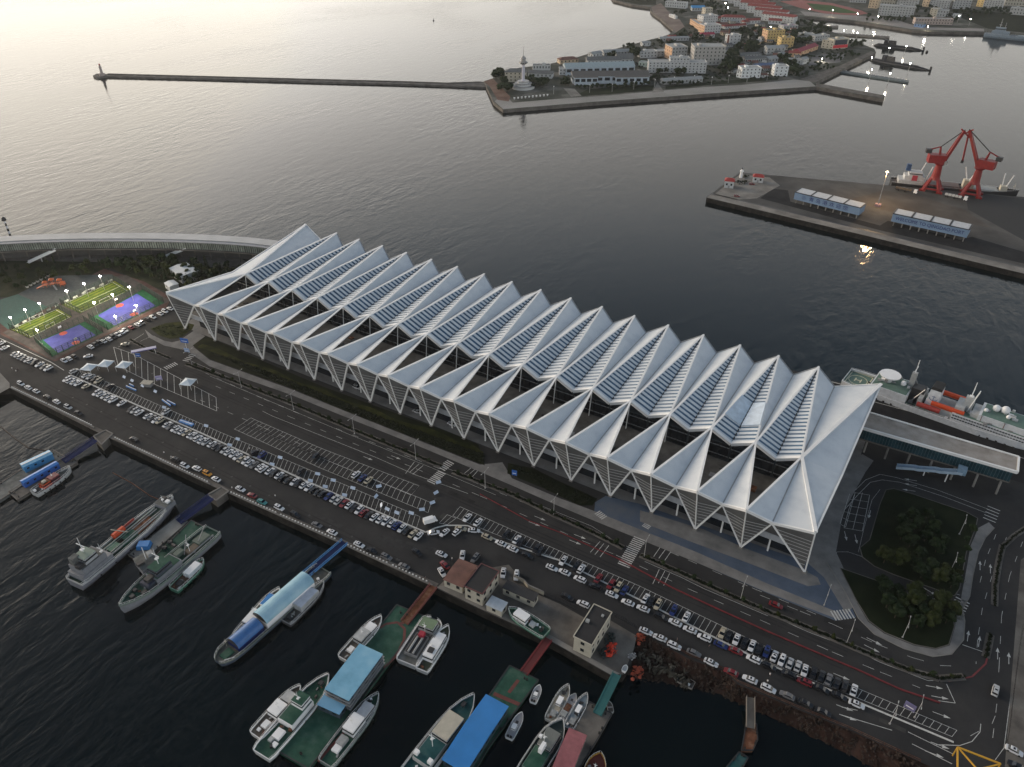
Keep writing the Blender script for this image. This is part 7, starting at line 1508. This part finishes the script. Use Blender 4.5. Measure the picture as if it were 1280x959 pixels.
# lamps burning along piers and shore
LG = ((1072, 41, 9), (1055, 38.5, 9), (1092, 40.5, 9), (1133, 57.5, 6), (1112, 60, 3), (1138, 79.5, 8), (1090, 72, 6), (1113, 92, 8), (1090, 87, 8), (1041, 13, 10), (1072, 17, 10), (1012, 11.5, 10), (1098, 20.5, 10), (1199, 20, 10), (1213.5, 24, 10), (963.5, 33.5, 8), (907, 4, 8), (1027.5, 73.5, 4), (1160, 33.5, 6), (910, 9.5, 8))
LG = sorted(LG)
for li, (px, py, hh) in enumerate(LG):
    v = P(px, py, hh); off = py > 53 or (1045 < px < 1100 and 38 < py < 48); t = thing('harbour_lamp', 'small lit harbour lamp across the water, %s from the left' % nth(li+1), 'lamp post', (v.x, v.y, SEA if off else 0), group='lit lamps of the naval base'); z = hh-(SEA if off else 0)
    MB().bar((0, 0, 0), (0, 0, z), .22, .14, 5).build('pole', GREYM, t); MB().sphere((0, 0, z), .6, 8, 5).build('lamp', M('harbour lamp glow', (1, 1, 1), .5, var=0, emit=(1, .93, .8), es=18), t)
    if py > 30 or px in (1041, 1098):
        l = bpy.data.lights.new('lamp', 'POINT'); l.energy = 1500; l.color = (1, .85, .6); l.shadow_soft_size = .8; lo = bpy.data.objects.new('harbour_lamp_light', l); COL.objects.link(lo); lo.location = (0, 0, z-.2); lo.parent = t
for k, (px, py) in enumerate(((765, 115), (792, 112), (818, 109), (842, 106), (867, 104), (889, 106), (910, 104), (933.5, 103), (958.5, 101), (692, 118), (737, 116))):
    g = P(px, py, 0); t = thing('quay_lamp', 'grey lamp post on the front quay of the base, %s of the line' % nth(k+1), 'lamp post', tuple(g), group='lamp posts on the base quay'); MB().bar((0, 0, 0), (0, 0, 8), .22, .15, 5).build('pole', LGREYR, t); MB().sphere((0, 0, 8.3), .6, 6, 4).build('globe', WHITE, t)
# ------------------------------------------------------------------ trees of the base
TB = [make_tree(9, 5, 'round', LEAF[0], 240), make_tree(8, 4.4, 'round', LEAF[2], 240), make_tree(11, 5.4, 'round', LEAF[0], 240)]; base_i = len(TREES); TREES += TB
def clump(px, py, rx, ry, n, s=(.6, .95), where=''):
    for k in range(n):
        a = random.random()*6.283; r = random.random()**.5; x = px+cos(a)*r*rx; y = py+sin(a)*r*ry; g = P(x, y); _cl.append((x, y, g, random.uniform(*s), where))
_cl = []
for a in ((623, 100, 5, 3, 7, (.9, 1.3)), (632, 113, 7, 4, 9, (.8, 1.1)), (670, 106, 16, 5, 22, (.6, .9)), (706, 106, 6, 4, 7, (.6, .9)), (760, 110, 45, 1.6, 34, (.35, .55)), (795, 107, 16, 2, 12, (.4, .6)), (793, 72, 5, 3, 5, (1., 1.3)), (766, 72, 7, 2, 6, (.5, .8)), (785, 60, 8, 1.5, 7, (.5, .7)), (826, 92, 7, 3, 8, (.6, .8)), (850, 93, 6, 3, 8, (.7, .9)), (860, 70, 3, 2, 3, (1, 1.3)), (877, 70, 7, 3.5, 8, (1, 1.3)), (812, 100, 12, 3, 10, (.4, .6)), (850, 106, 26, 1, 18, (.35, .5)), (915, 80, 10, 10, 34, (.8, 1.2)), (907, 90, 8, 5, 16, (.7, 1)), (935, 62, 14, 7, 26, (.7, 1)), (945, 45, 14, 6, 24, (.7, 1)), (930, 45, 8, 5, 12, (.7, 1)), (965, 42, 10, 5, 16, (.7, 1)), (985, 84, 6, 4, 12, (.7, 1)), (995, 90, 7, 4, 14, (.6, .9)), (980, 75, 6, 4, 9, (.6, .9)), (1000, 52, 12, 5, 22, (.7, 1)), (990, 45, 12, 4, 16, (.7, 1)), (1010, 43, 14, 5, 22, (.6, .9)), (1020, 33, 12, 4, 14, (.6, .8)), (1032, 40, 8, 3, 10, (.6, .8)), (1068, 57, 12, 4, 20, (.5, .75)), (1045, 74, 14, 3, 14, (.35, .5)), (1025, 86, 20, 4, 16, (.35, .5)), (1062, 70, 12, 3, 14, (.4, .6)), (890, 55, 10, 5, 14, (.6, .9)), (870, 50, 8, 4, 12, (.5, .8)), (830, 55, 15, 2, 10, (.5, .7)), (855, 45, 8, 4, 8, (.5, .8)), (890, 10, 12, 5, 18, (.6, .9)), (905, 18, 8, 5, 12, (.6, .9)), (920, 22, 7, 3, 7, (.6, .8)), (872, 28, 6, 3, 5, (.5, .8)), (850, 18, 7, 3, 8, (.5, .7)), (1000, 32, 8, 4, 8, (.5, .8)), (1110, 26, 30, 2.5, 22, (.5, .7)), (1150, 25, 14, 3, 14, (.6, .8)), (1200, 18, 26, 5, 30, (.5, .8)), (1250, 16, 26, 5, 26, (.5, .8)), (1190, 26, 12, 2, 10, (.5, .7)), (1150, 14, 20, 4, 16, (.6, .9)), (1085, 22, 6, 2, 4, (.5, .7)), (860, 3, 30, 3, 16, (.6, .9)), (1000, 95, 10, 2.5, 10, (.35, .5))): clump(*a)
_ntree = sum(1 for o in bpy.data.objects if o.get('category') == 'tree')
_cl.sort(key=lambda a: -a[3]/(a[2]-Vector((CX, CY, 0))).length); near, far = _cl[:max(0, 296-_ntree)], _cl[max(0, 296-_ntree):]
near.sort(key=lambda a: a[0]); _reg = {}
for k, (x, y, g, s, wh) in enumerate(near):
    o = plant(base_i+random.randrange(3), g.x, g.y, s*1.1, '', 'trees of the naval base')
    reg = 'left half of the naval base' if x < 840 else 'right half of the naval base'
    _reg[reg] = _reg.get(reg, 0)+1; o['label'] = 'dark round tree, %s from the left in the %s' % (nth(_reg[reg]), reg)
mb = MB()
for x, y, g, s, wh in far:
    s *= 1.2; h = 8*s; mb.bar((g.x, g.y, 0), (g.x, g.y, h*.5), .25*s, .15*s, 4)
    for k in range(5):
        a = random.random()*6.3; r = 2.6*s*random.random(); blob(mb, (g.x+cos(a)*r, g.y+sin(a)*r, h*random.uniform(.45, .8)), 2.3*s, .85, 6, 4); leaf_cloud(mb, (g.x+cos(a)*r, g.y+sin(a)*r, h*.65), 2.8*s, 7, .7*s)
tag(mb.build('far_trees', LEAF[0]), 'the many small dark trees among the buildings of the base', 'trees', kind='stuff')
# low greenery between the buildings
mb = MB()
for k in range(1500):
    px = random.uniform(700, 1060); py = random.uniform(28, 106) 
    if not inside((px, py), [(705, 104), (640, 100), (700, 84), (790, 62), (840, 48), (870, 30), (1010, 34), (1080, 60), (1000, 96), (880, 104)]): continue
    g = P(px, py); blob(mb, (g.x, g.y, .4), random.uniform(1.5, 3.2), .5, 5, 3)
tag(mb.build('undergrowth', LEAF[0]), 'dark undergrowth filling the gaps between the base buildings', 'shrubbery', kind='stuff')
# ------------------------------------------------------------------ dusk haze
mb = MB(); mb.mesh([(x, y, z) for z in (-10, 225) for x, y in ((-5200, -1500), (5200, -1500), (5200, 7000), (-5200, 7000))], [(3, 2, 1, 0), (4, 5, 6, 7), (0, 1, 5, 4), (1, 2, 6, 5), (2, 3, 7, 6), (3, 0, 4, 7)])
hz = bpy.data.materials.new('haze'); hz.use_nodes = True; t = hz.node_tree; t.nodes.clear(); o = t.nodes.new('ShaderNodeOutputMaterial'); v = t.nodes.new('ShaderNodeVolumePrincipled')
v.inputs['Color'].default_value = (.86, .87, .88, 1); v.inputs['Density'].default_value = .00004; v.inputs['Anisotropy'].default_value = .4; t.links.new(v.outputs[0], o.inputs['Volume'])
tag(mb.build('haze', hz), 'thin grey dusk haze over the harbour', 'haze', kind='stuff')
